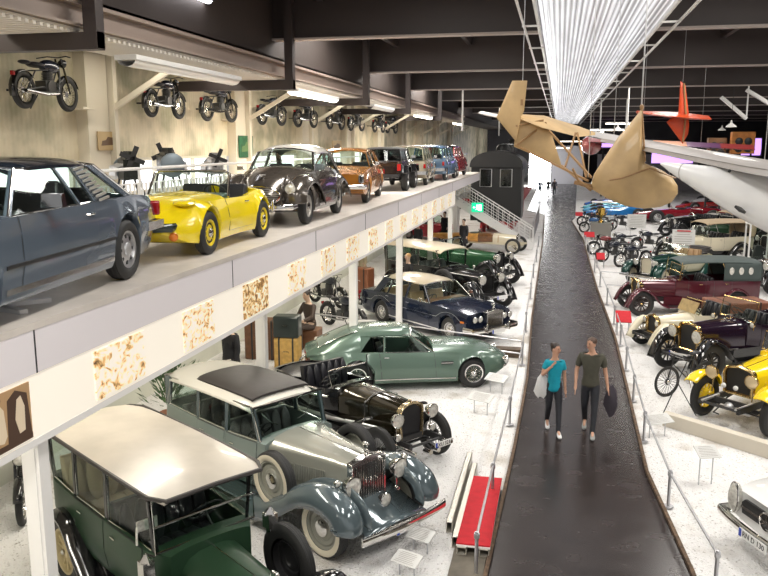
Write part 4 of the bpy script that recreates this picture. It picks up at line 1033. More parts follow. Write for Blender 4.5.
# ---------------------------------------------------------------- coachbuilt cars with separate wings
SEAMM = BLACKM
def vseams(root, get, xs_, s_list=(1, -1), t0=.05, handle=True, hm=CHROME, m=None):
    for a, b in xs_:
        for s in s_list:
            g = side_panel(get, a-.010, b+.010, t0-.01, 1, .0015, s); obj('door_seam', g, BLACKM, root)
            d = obj('door', side_panel(get, a, b, t0, .985, .006, s), m, root)
            if handle:
                q = side_at(get, a+.12, .80, .02); g = G(); g.tube([(q[0], s*(q[1]-.02), q[2]), (q[0], s*q[1], q[2]), (q[0]+.11, s*q[1], q[2])], .010, 6); obj('door_handle', g, hm, d)
def vintage(P):
    root = empty(P['name']); s_ = P
    wb, tr, R, tw = P['wb'], P['tr'], P['R'], P['tw']; mb, mf, mm = P['body'], P['fend'], P['metal']
    pr = wheel_proto(P['wkey'], R, tw, P.get('rim', R*.66), P['wstyle'], P['rimm'], P.get('hubm', mm), P.get('ww', False), P.get('tyrem'))
    for xa in (0, -wb):
        for s in (1, -1): put_wheel(root, pr, xa, s*tr, R, s > 0, P.get('steer', 0) if xa == 0 else 0)
    xs, xrear = P['xs'], P['xrear']; W = P['W']; zfr = P.get('zfr', .56)
    chassis(root, P.get('xch', .45), xrear+.2, .38, zfr-.08, P.get('frame', BLACKM), ((0, tr-.06), (-wb, tr-.06)), R)
    # bonnet
    rx = P['xr']; rw, rz0, rz1 = P['rad']; hs, hz = P['hoodback']
    if P.get('secs'): g = hood_loft(P['secs'])
    else: g = hood_loft([(rx-.10, rw*.96, rz0+.02, rz1-.14, rz1-.04), (rx-.3, rw*1.0, rz0+.0, rz1-.13, rz1-.02), (xs, hs, rz0, hz-.16, hz)])
    hd = obj('bonnet', g, P.get('hoodm', mb), root)
    g = G(); g.tube([(rx-.12, 0, rz1-.035), (xs, 0, hz+.004)], .008, 5); obj('bonnet_hinge', g, mm, hd)
    if P.get('louv'): louvres(root, rx-.3, xs+.12, rw+.003, hs-.01, rz0+.12, rz1-.28, P['louv'], P.get('hoodm', mb))
    radiator(root, rx, rw, rz0-.02, rz1, P['rstyle'], P.get('radm', mm), P.get('core', BLACKM), d=.11)
    if P.get('mascot'): mascot(root, rx-.05, rz1+.04)
    # body tub
    if P.get('cv'):
        x0, x1 = xrear, xs
        cav = P.get('cavs', [(xrear+.12, xs-.25, zfr+.08)])
        o, get = tub(root, P['cv'], x0, x1, zfr, mb, cav, bow0=P.get('bow0', .1))
        P['get'] = get
        if P.get('doors'): vseams(root, get, P['doors'], hm=mm, m=mb)
        g = G(); [g.bb(a+.02, b-.02, -W*.8, W*.8, z, z+.015) for a, b, z in cav]; obj('cabin_floor', g, DARKIN, root, smooth=False)
    sm = P.get('seatm', LEATHER_B)
    for (sx, sw) in P.get('seats', ()): seat(root, sx, 0, zfr+.12, sw, sm, pleats=P.get('pleats', 0), hb=P.get('seath', .55))
    if P.get('wheelx'): steering(root, P['wheelx'], P.get('wy', -.32), P['wheelz'], .21, tilt=.8)
    # wings
    fs = P.get('fstyle', 'sweep'); fw = P.get('fw', .28)
    for s in (1, -1):
        yc = s*(tr+.01)
        if fs == 'sweep':
            fp = P.get('fpath') or [(R+.13, R*.75), (R*.75, R*1.75), (0, R*2.28), (-R*.9, R*1.85), (-R*1.5, R*1.15), (-R*2.2, R*.75+.02)]
            pth = smooth_path([(x, 0, z) for x, z in fp], 4); fender(root, [(p[0], p[2]) for p in pth], yc, fw, mf, dome=P.get('dome', .05), skirt=P.get('skirt', .03), s=s, name='front_wing')
            rp = P.get('rpath') or [(-wb+R*1.9, R*.75+.02), (-wb+R*1.25, R*1.4), (-wb+R*.5, R*2.15), (-wb-R*.35, R*2.2), (-wb-R*1.1, R*1.5), (-wb-R*1.35, R*.8)]
            pth = smooth_path([(x, 0, z) for x, z in rp], 4); fender(root, [(p[0], p[2]) for p in pth], yc, fw, mf, dome=P.get('dome', .05), skirt=P.get('skirt', .03), s=s, name='rear_wing')
            if P.get('board', True):
                a = fp[-1][0]+.05; b = rp[0][0]-.05; z = fp[-1][1]
                g = G(); g.bb(b, a, yc-fw/2, yc+fw/2, z-.03, z); g.mat(1)
                for k in range(6): g.bb(b+.04, a-.04, yc-fw/2+.03+k*fw*.15, yc-fw/2+.05+k*fw*.15, z, z+.006)
                obj('running_board', g, (P.get('boardm', mf), RUBBER), root, smooth=False)
                g = G(); g.prism([(b-.1, z-.03), (a+.1, z-.03), (a+.1, zfr+.06), (b-.1, zfr+.06)], s*(.55), s*(.57), 'y'); obj('valance', g, mf, root, smooth=False)
        elif fs == 'cycle':
            for xa, nm in ((0, 'front_wing'), (-wb, 'rear_wing')):
                rr = R+.06; pth = [(xa+rr*cos(t), R+rr*sin(t)) for t in [radians(15+12*k) for k in range(13)]]
                fender(root, pth, yc, tw+.09, mf, dome=.02, s=s, name=nm)
        if P.get('lampr'):
            L = P['lampr']; lx, ly, lz = P['lamp']
            lamp(root, lx, s*ly, lz, L, L*1.3, P.get('lampm', mm), P.get('lensm', GLOWLENS), s*.03, stalk=P.get('stalk', .2))
        if P.get('slampr'):
            lx, ly, lz = P['slamp']; lamp(root, lx, s*ly, lz, P['slampr'], P['slampr']*1.4, mm, GLOWLENS, name='side_lamp', stalk=.06)
    for (sx, sy, sz) in P.get('spare', ()):
        w = put_wheel(root, wheel_proto(*P['sparep']) if P.get('sparep') else pr, sx, sy, sz, sy > 0); w.name = 'spare_wheel'
    if P.get('ws'): ws_frame(root, *P['ws'], mm, **P.get('wsk', {}))
    if P.get('top'):
        # folding roof raised: (x front, x rear, half width, z rim, material)
        xf_, xr_, w, z, tm = P['top']; roof(root, xf_, xr_, w, z, cx=.04, cy=.05, m=tm, name='folding_roof', th=.03, bowf=.02, bowr=.05, edge=.05)
        zb = P['get'](xrear+.15)[7][1]-.02
        rings = []
        for k in range(7):
            t = k/6; x = xr_+.03-(.06)*sin(pi*t)+(xrear+.02-xr_)*t; zz = z-.03+(zb-z)*t
            rings.append([(xr_+P.get('toprear', .45), w-.01, zz), (x+.12, w-.02, zz), (x, w*.8, zz), (x-.02, 0, zz), (x, -w*.8, zz), (x+.12, -w+.02, zz), (xr_+P.get('toprear', .45), -w+.01, zz)])
        g = G(); g.loft(rings, closed=False); rq = obj('roof_quarter', g, tm, root, solid=.02)
        g = G()
        for y in ((-.2, 0, .2) if P.get('rearlights') else (0,)): g.ell((xr_+.0-.05+(xrear-xr_)*.32, y, z-.30), (.06, .075, .11), 12, 8)
        obj('roof_rear_window', g, GLOWLENS, rq)
        for s in (1, -1):
            for q in P.get('irons', ((xf_-.05, xs-.02), ((xf_+xr_)/2, (xf_+xr_)/2-.25))): g = G(); g.tube([(q[0], s*(w-.03), z-.02), (q[1], s*(W-.04), P['get'](min(xs-.3, max(xrear+.2, q[1])))[7][1])], .012, 5); obj('roof_iron', g, mm, root)
    if P.get('topdown'):
        x, w, z, tm = P['topdown']; g = G()
        for k in range(4): g.ell((x-.05*k, 0, z+.06*k), (.17, w, .06), 14, 8)
        g.ell((x+.15, w-.05, z), (.3, .06, .05), 10, 6); g.ell((x+.15, -w+.05, z), (.3, .06, .05), 10, 6); obj('folded_roof', g, tm, root)
    if P.get('closed'):
        pil, rz_, wr_, rf, rm = P['closed']
        cabin(root, P['get'], None, rz_, 0, 0, wr_, pil, P.get('pilm', mb), P.get('glass', GLASS), P.get('winm', mm), bow=0, frame_r=P.get('winr', .012), belt_off=P.get('belt_off', .02), ws=P.get('cws', True))
        roof(root, rf[0], rf[1], wr_+rf[2], rz_+P.get('roofup', 0), cx=rf[3], cy=rf[4], m=rm, bowf=rf[5], bowr=rf[6], edge=rf[7])
    if P.get('bump'): bumper(root, P['bump'][0], P['bump'][1], P['bump'][2], P['bump'][3], .06, CHROME, 0, 'front_bumper', d=.03)
    if P.get('plate') is not None: plate(root, P['platex'], P.get('platey', 0), P['platez'], P['plate'], .46)
    if P.get('trackrod', True):
        g = G(); g.tube([(.10, -tr+.1, R*.8), (.10, tr-.1, R*.8)], .014, 6); g.tube([(P.get('xch', .45), 0, zfr-.1), (P.get('xch', .45)+.14, 0, zfr-.16), (P.get('xch', .45)+.16, .12, zfr-.16)], .014, 6); g.tube([(P.get('xch', .45)-.02, -.42, zfr-.08), (P.get('xch', .45)-.02, .42, zfr-.08)], .025, 6)
        obj('front_bar', g, P.get('barm', BLACKM), root)
    P['root'] = root
    place(root, P['loc'], P['rz'], P.get('s', 1.0))
    tag(root, P['label'], 'car', P.get('group'))
    return root
# ---------------------------------------------------------------- the individual coachbuilt cars
GREEND = paint('dark_green_coach', (.020, .048, .025), .32, .0, .06, spec=.25)
SLATE = paint('slate_blue_wing', (.115, .150, .165), .16, .3)
GREIGE = paint('grey_green_bonnet', (.33, .335, .29), .18, .3)
PGREEN = paint('pale_grey_green', (.23, .28, .26), .2, .2)
CREAMT = mat('cream_roof_cloth', (.47, .43, .37), .3, noise=.2, scale=1.5, coat=.15)
BLACKT = mat('black_roof_cloth', (.035, .030, .028), .55)
IVORY = paint('ivory_cream', (.72, .66, .50), .25, 0)

def ghost(loc, rz, s=1.0):
    W = .70
    P = dict(name='limousine_car', wb=3.55, tr=.72, R=.45, tw=.13, wkey='gh', wstyle='wood', rimm=mat('straw_rim', (.55,.46,.26), .4), hubm=CHROME,
        body=GREEND, fend=BLACKP, metal=CHROME, xs=-1.22, xrear=-4.25, W=W, zfr=.62,
        xr=.02, rad=(.27, .62, 1.14), hoodback=(.40, 1.16), rstyle='temple', louv=10, mascot=True,
        cv=dict(w=[(-4.25,.60),(-3.9,.70),(-2.4,.71),(-1.5,.68),(-1.22,.52)], zb=[(-4.25,.72),(-3.8,.56),(-1.22,.56)],
                zs=[(-4.25,1.28),(-1.9,1.26),(-1.22,1.20)], crown=[(-4.25,.02),(-1.22,.05)], sh=.985, lo=.93),
        cavs=[(-4.15,-1.45,.66)], doors=[(-3.25,-2.45),(-2.35,-1.55)], seats=[(-2.35,1.16)], pleats=6, seath=.62, wheelx=-1.85, wheelz=1.26, wy=.3, roofup=.06,
        lampr=.14, lamp=(.12,.40,.98), fw=.30, dome=.05, frame=BLACKM,
        spare=[(-.92,.84,.76),(-.92,-.84,.70)], sparep=('ghsp', .45, .15, .28, 'disc', BLACKM, CHROME),
        closed=([(-1.40,-1.40,.04,.04),(-2.42,-2.42,.07,.07),(-3.30,-3.30,.06,.06),(-4.12,-4.12,.14,.14)], 1.87, .66, (-1.08,-4.32,.05,.02,.035,.01,.02,.012), CREAMT), cws=False, winm=CHROME,
        ws=(-1.32, .64, 1.24, 1.84), wsk=dict(split=True, rake=.02), pilm=BLACKP,
        loc=loc, rz=rz, s=s, label='dark green vintage limousine with cream cloth roof and carriage lamps, in the lower left corner')
    root = vintage(P)
    g = G(); g.bb(-3.9, -1.6, -.50, .50, 1.88, 1.90); obj('roof_lining', g, LEATHER_T, root, smooth=False)
    g = G(); g.tube([(-1.09,-.60,1.915),(-1.08,0,1.935),(-1.09,.60,1.915),(-1.3,.70,1.915),(-2.7,.715,1.925),(-4.1,.70,1.915),(-4.31,.60,1.90),(-4.31,-.60,1.90),(-4.1,-.70,1.915),(-2.7,-.715,1.925),(-1.3,-.70,1.915)], .026, 7, loop=True); obj('roof_edging', g, BLACKT, root)
    seat(root, -3.80, 0, .78, 1.12, mat('fawn_cloth', (.50,.38,.24), .7), name='rear_seat', pleats=5, hb=.72)
    for sd in (1, -1):
        g = G(); g.box((0, 0, 0), (.13, .13, .18)); g.lathe([(.085, .075), (.03, .15), (.02, .17)], (0,0,0), 'z', 4); g.lathe([(.05, -.14), (.06, -.09), (.055, -.075)], (0,0,0), 'z', 10); g.tube([(0, 0, .17), (0, -sd*.1, .10)], .01, 5)
        g.mat(1); g.bb(.056, .06, -.04, .04, -.05, .05); g.bb(-.04, .04, .056, .06, -.05, .05); g.bb(-.04, .04, -.06, -.056, -.05, .05)
        o = obj('carriage_lamp', g, (CHROME, GLOWLENS), root); o.location = (-1.22, sd*.80, 1.18)
    g = G(); g.bb(-.01, .01, -.12, .12, -.06, .06); g.tube([(0, -.12, 0), (.25, -.25, -.06)], .012, 5); o = obj('rear_view_mirror', g, GLOWLENS, root); o.location = (-1.55, -.60, 1.50)
    return root

def phantom(loc, rz, s=1.0):
    W = .76
    fp = [(.66,.52),(.66,.68),(.48,.92),(.06,1.03),(-.42,.93),(-.85,.66),(-1.2,.47),(-1.55,.40)]
    rp = [(-2.75,.40),(-2.85,.62),(-3.15,.88),(-3.55,.95),(-3.95,.78),(-4.25,.50),(-4.32,.42)]
    P = dict(name='limousine_car', wb=3.5, tr=.75, R=.42, tw=.18, rim=.29, wkey='ph', wstyle='disc', rimm=mat('grey_green_disc', (.30,.30,.25), .3), hubm=CHROME, ww=True, steer=-.0,
        body=PGREEN, fend=SLATE, metal=CHROME, xs=-1.42, xrear=-4.45, W=W, zfr=.50,
        xr=.10, rad=(.33, .55, 1.27), hoodback=(.58, 1.27), hoodm=GREIGE, rstyle='temple', mascot=True,
        secs=[(.0,.31,.60,1.13,1.23),(-.35,.35,.58,1.13,1.245),(-.9,.45,.56,1.14,1.26),(-1.45,.61,.56,1.15,1.28)],
        cv=dict(w=[(-4.45,.52),(-4.2,.68),(-3.4,.74),(-2.2,.76),(-1.42,.68)], zb=[(-4.45,.60),(-3.8,.46),(-1.42,.44)],
                zs=[(-4.45,1.15),(-4.1,1.18),(-1.42,1.17)], crown=[(-4.45,.02),(-1.42,.08)], sh=.96, lo=.93),
        cavs=[(-4.25,-1.62,.56)], doors=[(-3.15,-2.34),(-2.30,-1.56)], seats=[(-2.45,1.2),(-3.6,1.2)], seatm=LEATHER_G, pleats=6, wheelx=-1.95, wheelz=1.18, wy=-.34,
        lampr=.145, lamp=(.26,.46,.98), fw=.46, dome=.17, skirt=.12, fpath=fp, rpath=rp, frame=BLACKM, stalk=.22,
        spare=[(-1.02,.80,.80),(-1.02,-.80,.80)], slampr=.05, slamp=(.16,.66,1.06),
        closed=([(-1.58,-1.72,.06,.07),(-2.34,-2.36,.08,.08),(-3.16,-3.16,.07,.07),(-4.18,-4.08,.16,.20)], 1.70, .66, (-1.66,-4.30,.04,.03,.08,.12,.10,.06), mat('ivory_roof', (.66,.64,.58), .25, coat=.4)), winm=CHROME, pilm=SLATE, winr=.016,
        bump=(.86,.82,.50,.13), plate='', platex=.85, platez=.46, wsk={}, loc=loc, rz=rz, s=s,
        label='two-tone grey limousine with white-wall tyres, tall chrome grille and black roof panel')
    P['doors'] = [(-3.12,-2.36),(-2.30,-1.60)]
    root = vintage(P)
    roof(root, -1.78, -3.40, .57, 1.785, cx=.012, cy=.05, m=BLACKT, bowf=.07, bowr=.0, edge=.02, name='roof_panel', rr=.03)
    g = G(); rr = []
    for k in range(9):
        t = k/8; x = .66-.76*t; z = .44+.24*t**1.3; rr.append([(x, .58, z), (x, 0, z+.03), (x, -.58, z)])
    g.loft(rr, closed=False); obj('front_apron', g, SLATE, root, solid=.015)
    louvres(root, -.42, -1.32, .368, .585, .74, .98, 30, GREIGE)
    lamp(root, .42, 0, .70, .10, .12, CHROME, GLOWLENS, name='fog_lamp')
    for sd in (1, -1):
        g = G(); g.lathe([(0, .03), (.035, .02), (.04, -.01), (.02, -.05)], (0,0,0), 'x', 12); o = obj('horn', g, CHROME, root); o.location = (.30, sd*.36, .72)
    g = G()
    for sd in (1, -1): g.tube([(-1.7, sd*.2, 1.30), (-1.66, sd*.32, 1.36), (-1.70, sd*.5, 1.55)], .007, 4)
    obj('windscreen_wiper', g, CHROME, root)
    return root

def bentley(loc, rz, s=1.0):
    W = .62
    P = dict(name='tourer_car', wb=3.3, tr=.70, R=.43, tw=.14, rim=.27, wkey='be', wstyle='wire', rimm=mat('black_wire', (.03,.03,.03), .4, .3), hubm=CHROME,
        body=BLACKP, fend=BLACKP, metal=CHROME, xs=-1.50, xrear=-3.75, W=W, zfr=.62,
        xr=.10, rad=(.29, .55, 1.20), hoodback=(.46, 1.22), hoodm=paint('gold_reflection_bonnet', (.030,.024,.012), .12, .6), rstyle='arch', core=mat('dark_mesh', (.012,.012,.014), .5), radm=mat('bronze_shell', (.45,.36,.22), .2, .9),  # gold reflections of the dark bonnet are put into its colour
        cv=dict(w=[(-3.75,.50),(-3.4,.62),(-2.2,.64),(-1.5,.48)], zb=[(-3.75,.66),(-3.3,.55),(-1.5,.54)], zs=[(-3.75,1.15),(-3.3,1.18),(-2.4,1.10),(-1.5,1.18)], crown=[(-3.75,.02),(-1.5,.06)], sh=.95, lo=.92),
        cavs=[(-3.65,-1.75,.64)], doors=[(-2.5,-1.9)], seats=[(-2.50,1.05)], pleats=6, seath=.62, wheelx=-2.0, wheelz=1.22, wy=-.3,
        lampr=.135, lamp=(.22,.44,.98), stalk=.2, slampr=.075, slamp=(.22,.44,.66), fstyle='sweep', fw=.26, xch=.5, barm=BLACKM, lampm=CHROME,
        fpath=[(-.35,.96),(-.60,.86),(-.95,.62),(-1.3,.50)], rpath=None, board=True, plate='XU 3214', platex=.66, platez=.50, platey=.3,
        ws=(-1.66,.50,1.20,1.50), wsk=dict(rake=.10), loc=loc, rz=rz, s=s, label='black open tourer with olive bonnet, mesh radiator and four front lamps')
    root = vintage(P)
    g = G(); g.ell((-3.2, 0, 1.12), (.55, .56, .07), 16, 6); obj('tonneau_cover', g, LEATHER_B, root)
    strap_band(root, [(-.75, .42, .8), (-.75, .415, 1.09), (-.75, .2, 1.20), (-.75, 0, 1.215), (-.75, -.2, 1.20), (-.75, -.415, 1.09), (-.75, -.42, .8)], LEATHER_B, .03)
    g = G(); g.tube([(-1.7, -.56, 1.0), (-2.4, -.78, 1.0), (-2.6, -.78, 1.0)], .02); obj('hand_brake', g, CHROME, root)
    for sd in (1, -1):
        g = G(); g.tube([(.1, sd*.45, .50), (.7, sd*.46, .50)], .03); g.tube([(.55, sd*.1, .44), (.72, sd*.1, .44)], .05, 8); obj('dumb_iron', g, CHROME, root)
    g = G(); g.tube([(-.2, -.50, .72), (-.9, -.52, .66), (-1.6, -.60, .60), (-3.2, -.64, .55)], .045, 8); obj('exhaust_pipe', g, STEEL, root)
    g = G(); g.tube([(-1.75, .5, 1.18), (-1.72, .46, 1.65), (-1.70, .46, 1.70)], .012, 5); g.tube([(-1.6, -.50, 1.5), (-2.0, .5, 1.48)], .015, 5); obj('side_screen_rod', g, BLACKM, root)
    return root

def black_limo(loc, rz, s=1.0):
    P = dict(name='limousine_car', wb=3.6, tr=.73, R=.43, tw=.15, wkey='bl', wstyle='wire', rimm=BLACKM, body=BLACKP, fend=BLACKP, metal=CHROME, winm=CHROME,
        xs=-1.35, xrear=-4.3, W=.74, zfr=.56, xr=.05, rad=(.30,.58,1.18), hoodback=(.46,1.22), rstyle='temple', radm=BLACKP, louv=14,
        cv=dict(w=[(-4.3,.62),(-3.9,.73),(-2.2,.74),(-1.35,.58)], zb=.52, zs=[(-4.3,1.22),(-1.35,1.20)], crown=[(-4.3,.02),(-1.35,.06)], sh=.98, lo=.95),
        cavs=[(-4.2,-1.55,.62)], doors=[(-3.3,-2.5),(-2.4,-1.6)], seats=[(-2.5,1.2),(-3.8,1.2)], seatm=LEATHER_G, pleats=5, wheelx=-2.0, wheelz=1.22,
        lampr=.155, lamp=(.22,.42,1.02), fw=.32, dome=.07, skirt=.05, spare=[(-1.1,-.82,.82)], slampr=.05, slamp=(-1.25,.72,1.16), plate='', platex=.66, platez=.5,
        closed=([(-1.52,-1.60,.05,.05),(-2.45,-2.45,.07,.07),(-3.35,-3.35,.06,.06),(-4.15,-4.15,.18,.18)], 1.80, .68, (-1.40,-4.32,.05,.03,.07,.04,.08,.05), mat('cream_limo_roof', (.55,.48,.36), .3, coat=.4)), loc=loc, rz=rz, s=s,
        label='black vintage limousine with cream roof and large round headlamps behind the navy limousine')
    r = vintage(P)
    g = G(); g.tube([(.58, -.5, .52), (.58, .5, .52)], .025); obj('cross_bar', g, CHROME, r)
    return r

def green_saloon(loc, rz, s=1.0):
    gm = paint('bright_racing_green', (.022,.085,.035), .16, .2)
    P = dict(name='tourer_car', wb=3.3, tr=.70, R=.41, tw=.15, wkey='bl', wstyle='wire', rimm=BLACKM, body=gm, fend=BLACKP, metal=CHROME, xs=-1.6, xrear=-3.8, W=.68, zfr=.56,
        xr=.05, rad=(.28,.55,1.12), hoodback=(.46,1.16), rstyle='arch', radm=BLACKP, louv=14,
        cv=dict(w=[(-3.8,.5),(-3.3,.66),(-2.2,.68),(-1.6,.5)], zb=.52, zs=[(-3.8,1.05),(-1.6,1.12)], crown=.05, sh=.95, lo=.94), cavs=[(-3.6,-1.85,.60)], seats=[(-2.6,1.1)], pleats=5,
        lampr=.14, lamp=(.22,.42,.98), fw=.30, dome=.06, skirt=.04, slampr=.09, slamp=(.30,.25,.62), ws=(-1.75,.52,1.15,1.45), loc=loc, rz=rz, s=s,
        label='open vintage tourer with bright green bonnet and black radiator, behind the black limousine')
    return vintage(P)

def boattail(loc, rz, s=1.0):
    root = empty('boat_tail_car'); CR = paint('cream_racer', (.62,.55,.40), .3, 0)
    pr = wheel_proto('bt', .42, .12, .29, 'wire', mat('cream_wire', (.5,.45,.35), .4), CHROME)
    for x in (0, -3.1):
        for sd in (1, -1): put_wheel(root, pr, x, sd*.70, .42, sd > 0)
    chassis(root, .5, -3.6, .36, .50, CR, ((0, .65), (-3.1, .65)), .42)
    g = hood_loft([(.05,.26,.50,.80,.95),(-.5,.32,.50,.84,.99),(-1.2,.42,.48,.90,1.04)]); obj('bonnet', g, CR, root)
    radiator(root, .16, .28, .50, 1.0, 'temple', CHROME, BLACKM, d=.1)
    def hull(x0, x1, f, m, nm, n=12):
        rings = []
        for k in range(n+1):
            x = x0+(x1-x0)*k/n; w, zb, zt = f(x); rings.append([(x, w*.5, zb), (x, w*.95, zb+.15), (x, w, zt-.1), (x, w*.8, zt), (x, 0, zt+.06), (x, -w*.8, zt), (x, -w, zt-.1), (x, -w*.95, zb+.15), (x, -w*.5, zb)])
        g = G(); g.loft(rings); return obj(nm, g, m, root)
    hull(-1.2, -2.0, lambda x: (.43+(-1.2-x)*.18, .45, .96+(-1.2-x)*.05), WOODB, 'cowl')
    hull(-2.0, -4.9, lambda x: (max(.03, .58*(1-((-2.0-x)/2.95)**2.2)), .45+(-2.0-x)*.06, .98-(-2.0-x)*.06), WOODL, 'boat_tail_hull', 20)
    g = G(); g.ell((-2.3, 0, .99), (.38, .34, .06), 16, 6); obj('cockpit', g, LEATHER_B, root)
    steering(root, -2.0, -.18, 1.12); ws_frame(root, -1.95, .32, 1.0, 1.22, CHROME, rake=.08)
    strap_band(root, [(-.9, .41, .55), (-.9, .39, .9), (-.9, 0, 1.03), (-.9, -.39, .9), (-.9, -.41, .55)], LEATHER_T, .05)
    place(root, loc, rz, s); return tag(root, 'wooden boat-tailed racing car with cream bonnet and wire wheels', 'car')

YEL = paint('sun_yellow', (.88, .62, .008), .2, 0)
def yellow_roadster(loc, rz, s=1.0):
    P = dict(name='vintage_roadster_car', wb=2.9, tr=.70, R=.40, tw=.14, rim=.26, wkey='yr', wstyle='wood', rimm=mat('yellow_spokes', (.78,.56,.02), .3), hubm=BRASS,
        body=YEL, fend=YEL, metal=BRASS, xs=-1.35, xrear=-3.3, W=.60, zfr=.56, xr=.05, rad=(.30,.62,1.12), hoodback=(.46,1.18), rstyle='round', radm=BRASS, core=mat('honeycomb', (.02,.018,.015), .5),
        cv=dict(w=[(-3.3,.40),(-2.9,.56),(-2.0,.60),(-1.35,.46)], zb=.54, zs=[(-3.3,.95),(-2.0,1.08),(-1.35,1.14)], crown=.05, sh=.95, lo=.93), cavs=[(-3.0,-1.6,.60)], seats=[(-2.5,1.0)], pleats=5, wheelx=-1.95, wheelz=1.18,
        lampr=.125, lamp=(.30,.40,.98), stalk=.26, lensm=mat('pale_brass_lens', (.75,.60,.38), .2, .5), fw=.26, dome=.04, skirt=.02,
        fpath=[(.50,.78),(.25,.90),(-.05,.90),(-.30,.74),(-.40,.56),(-.9,.44),(-1.3,.42)], spare=[(-.95,.74,.78)], bump=None, louv=8, frame=BLACKM, xch=.62,
        ws=(-1.5,.50,1.15,1.50), loc=loc, rz=rz, s=s, label='bright yellow vintage roadster with brass radiator and yellow spoked wheels')
    r = vintage(P)
    for y in (-.12, .12): lamp(r, .32, y, .80, .045, .03, WHITEP, WHITEP, name='badge')
    g = G(); g.tube([(.1, -.34, .52), (.62, -.34, .50)], .028); g.tube([(.1, .34, .52), (.62, .34, .50)], .028); g.tube([(.4, -.5, .40), (.4, .5, .40)], .018); g.ell((.25,0,.42),(.12,.1,.08)); obj('dumb_iron', g, STEEL, r)
    return r

def brass_tourer(loc, rz, s=1.0, label='', body=None, group=None):
    PLUM = body or paint('aubergine_coach', (.020, .010, .022), .12, .2)
    P = dict(name='vintage_tourer_car', wb=3.3, tr=.70, R=.46, tw=.11, wkey='bt2', wstyle='wood', rimm=mat('black_spokes', (.02,.018,.016), .35), hubm=BRASS,
        body=PLUM, fend=BLACKP, metal=BRASS, xs=-1.35, xrear=-4.0, W=.70, zfr=.62, xr=.05, rad=(.32,.66,1.30), hoodback=(.46,1.32), rstyle='round', radm=BRASS, core=BLACKM,
        cv=dict(w=[(-4.0,.55),(-3.6,.70),(-2.2,.70),(-1.35,.50)], zb=.60, zs=[(-4.0,1.28),(-2.0,1.22),(-1.35,1.30)], crown=.05, sh=.96, lo=.94), cavs=[(-3.9,-1.6,.68)], doors=[(-3.2,-2.6),(-2.2,-1.7)],
        seats=[(-2.35,1.15),(-3.65,1.15)], pleats=6, seatm=LEATHER_B, wheelx=-1.9, wheelz=1.35, lampr=.16, lamp=(.18,.40,1.05), stalk=.22, slampr=.07, slamp=(-1.35,.62,1.25), fw=.26, dome=.03, skirt=.01, louv=0,
        ws=(-1.5,.55,1.30,1.78), plate='', platex=.4, platez=.55, loc=loc, rz=rz, s=s, label=label, group=group)
    r = vintage(P); g = G()
    for k in range(14):
        for sd in (1, -1): g.ell((-.25-.075*k, sd*(.33+.006*k), .92), (.011, .008, .011), 6, 4)
    obj('rivets', g, BRASS, r); return r

def cream_voiturette(loc, rz, s=1.0):
    P = dict(name='vintage_roadster_car', wb=2.4, tr=.60, R=.37, tw=.09, wkey='cv', wstyle='wood', rimm=mat('cream_spokes', (.6,.53,.4), .4), hubm=BRASS, body=IVORY, fend=IVORY, metal=BRASS,
        xs=-.95, xrear=-2.5, W=.52, zfr=.50, xr=.10, rad=(.24,.50,.96), hoodback=(.40,1.0), rstyle='round', radm=BRASS,
        cv=dict(w=[(-2.5,.3),(-2.1,.48),(-1.4,.54),(-.95,.42)], zb=.48, zs=[(-2.5,.80),(-1.4,.98),(-.95,.98)], crown=.05, sh=.93, lo=.9), cavs=[(-2.2,-1.15,.52)], seats=[(-1.8,.86)], pleats=4,
        lampr=.09, lamp=(.14,.30,.80), fw=.30, dome=.10, skirt=.02, ws=(-1.05,.42,1.0,1.35), wsk=dict(rake=.18), wheelx=-1.4, wheelz=1.05, loc=loc, rz=rz, s=s,
        label='small cream vintage car with tilted amber windscreen beside the aubergine tourer')
    r = vintage(P); g = G(); g.box((0, 0, 0), (.02, .80, .33), (0, -.45, 0)); o = obj('amber_windscreen', g, mat('amber_celluloid', (.42,.30,.13), .35, noise=.3, scale=10), r); o.location = (-1.0, 0, 1.18); return r

def maroon_tourer(loc, rz, s=1.0):
    MA = paint('maroon_coach', (.085,.012,.022), .2, .2); GT = mat('grey_green_canvas', (.055,.075,.072), .6)
    P = dict(name='vintage_tourer_car', wb=3.3, tr=.70, R=.44, tw=.12, wkey='mt', wstyle='wood', rimm=mat('dark_spokes', (.03,.015,.012), .4), hubm=BRASS, body=MA, fend=MA, metal=BRASS,
        xs=-1.25, xrear=-4.2, W=.72, zfr=.60, xr=.05, rad=(.29,.64,1.20), hoodback=(.44,1.22), rstyle='round', louv=0,
        cv=dict(w=[(-4.2,.62),(-3.8,.72),(-2.2,.72),(-1.25,.50)], zb=.58, zs=[(-4.2,1.30),(-2.6,1.26),(-1.25,1.22)], crown=.04, sh=.97, lo=.95), cavs=[(-4.1,-1.5,.66)], doors=[(-3.1,-2.5),(-2.2,-1.65)],
        seats=[(-2.35,1.2),(-3.7,1.2)], pleats=6, seatm=LEATHER_B, wheelx=-1.85, wheelz=1.28, lampr=.14, lamp=(.05,.46,1.06), fw=.30, dome=.05, skirt=.03, ws=(-1.35,.58,1.24,1.74), wsk=dict(split=True),
        top=(-1.30,-4.15,.74,1.92,GT), toprear=1.35, loc=loc, rz=rz, s=s, label='maroon vintage tourer with raised grey-green canvas roof')
    r = vintage(P); 
    for sd in (1, -1):
        for k in range(3):
            g = G(); g.ell((-3.05-.33*k, sd*.745, 1.60), (.085, .012, .13), 12, 8); obj('roof_side_window', g, GLOWLENS, r)
    return r

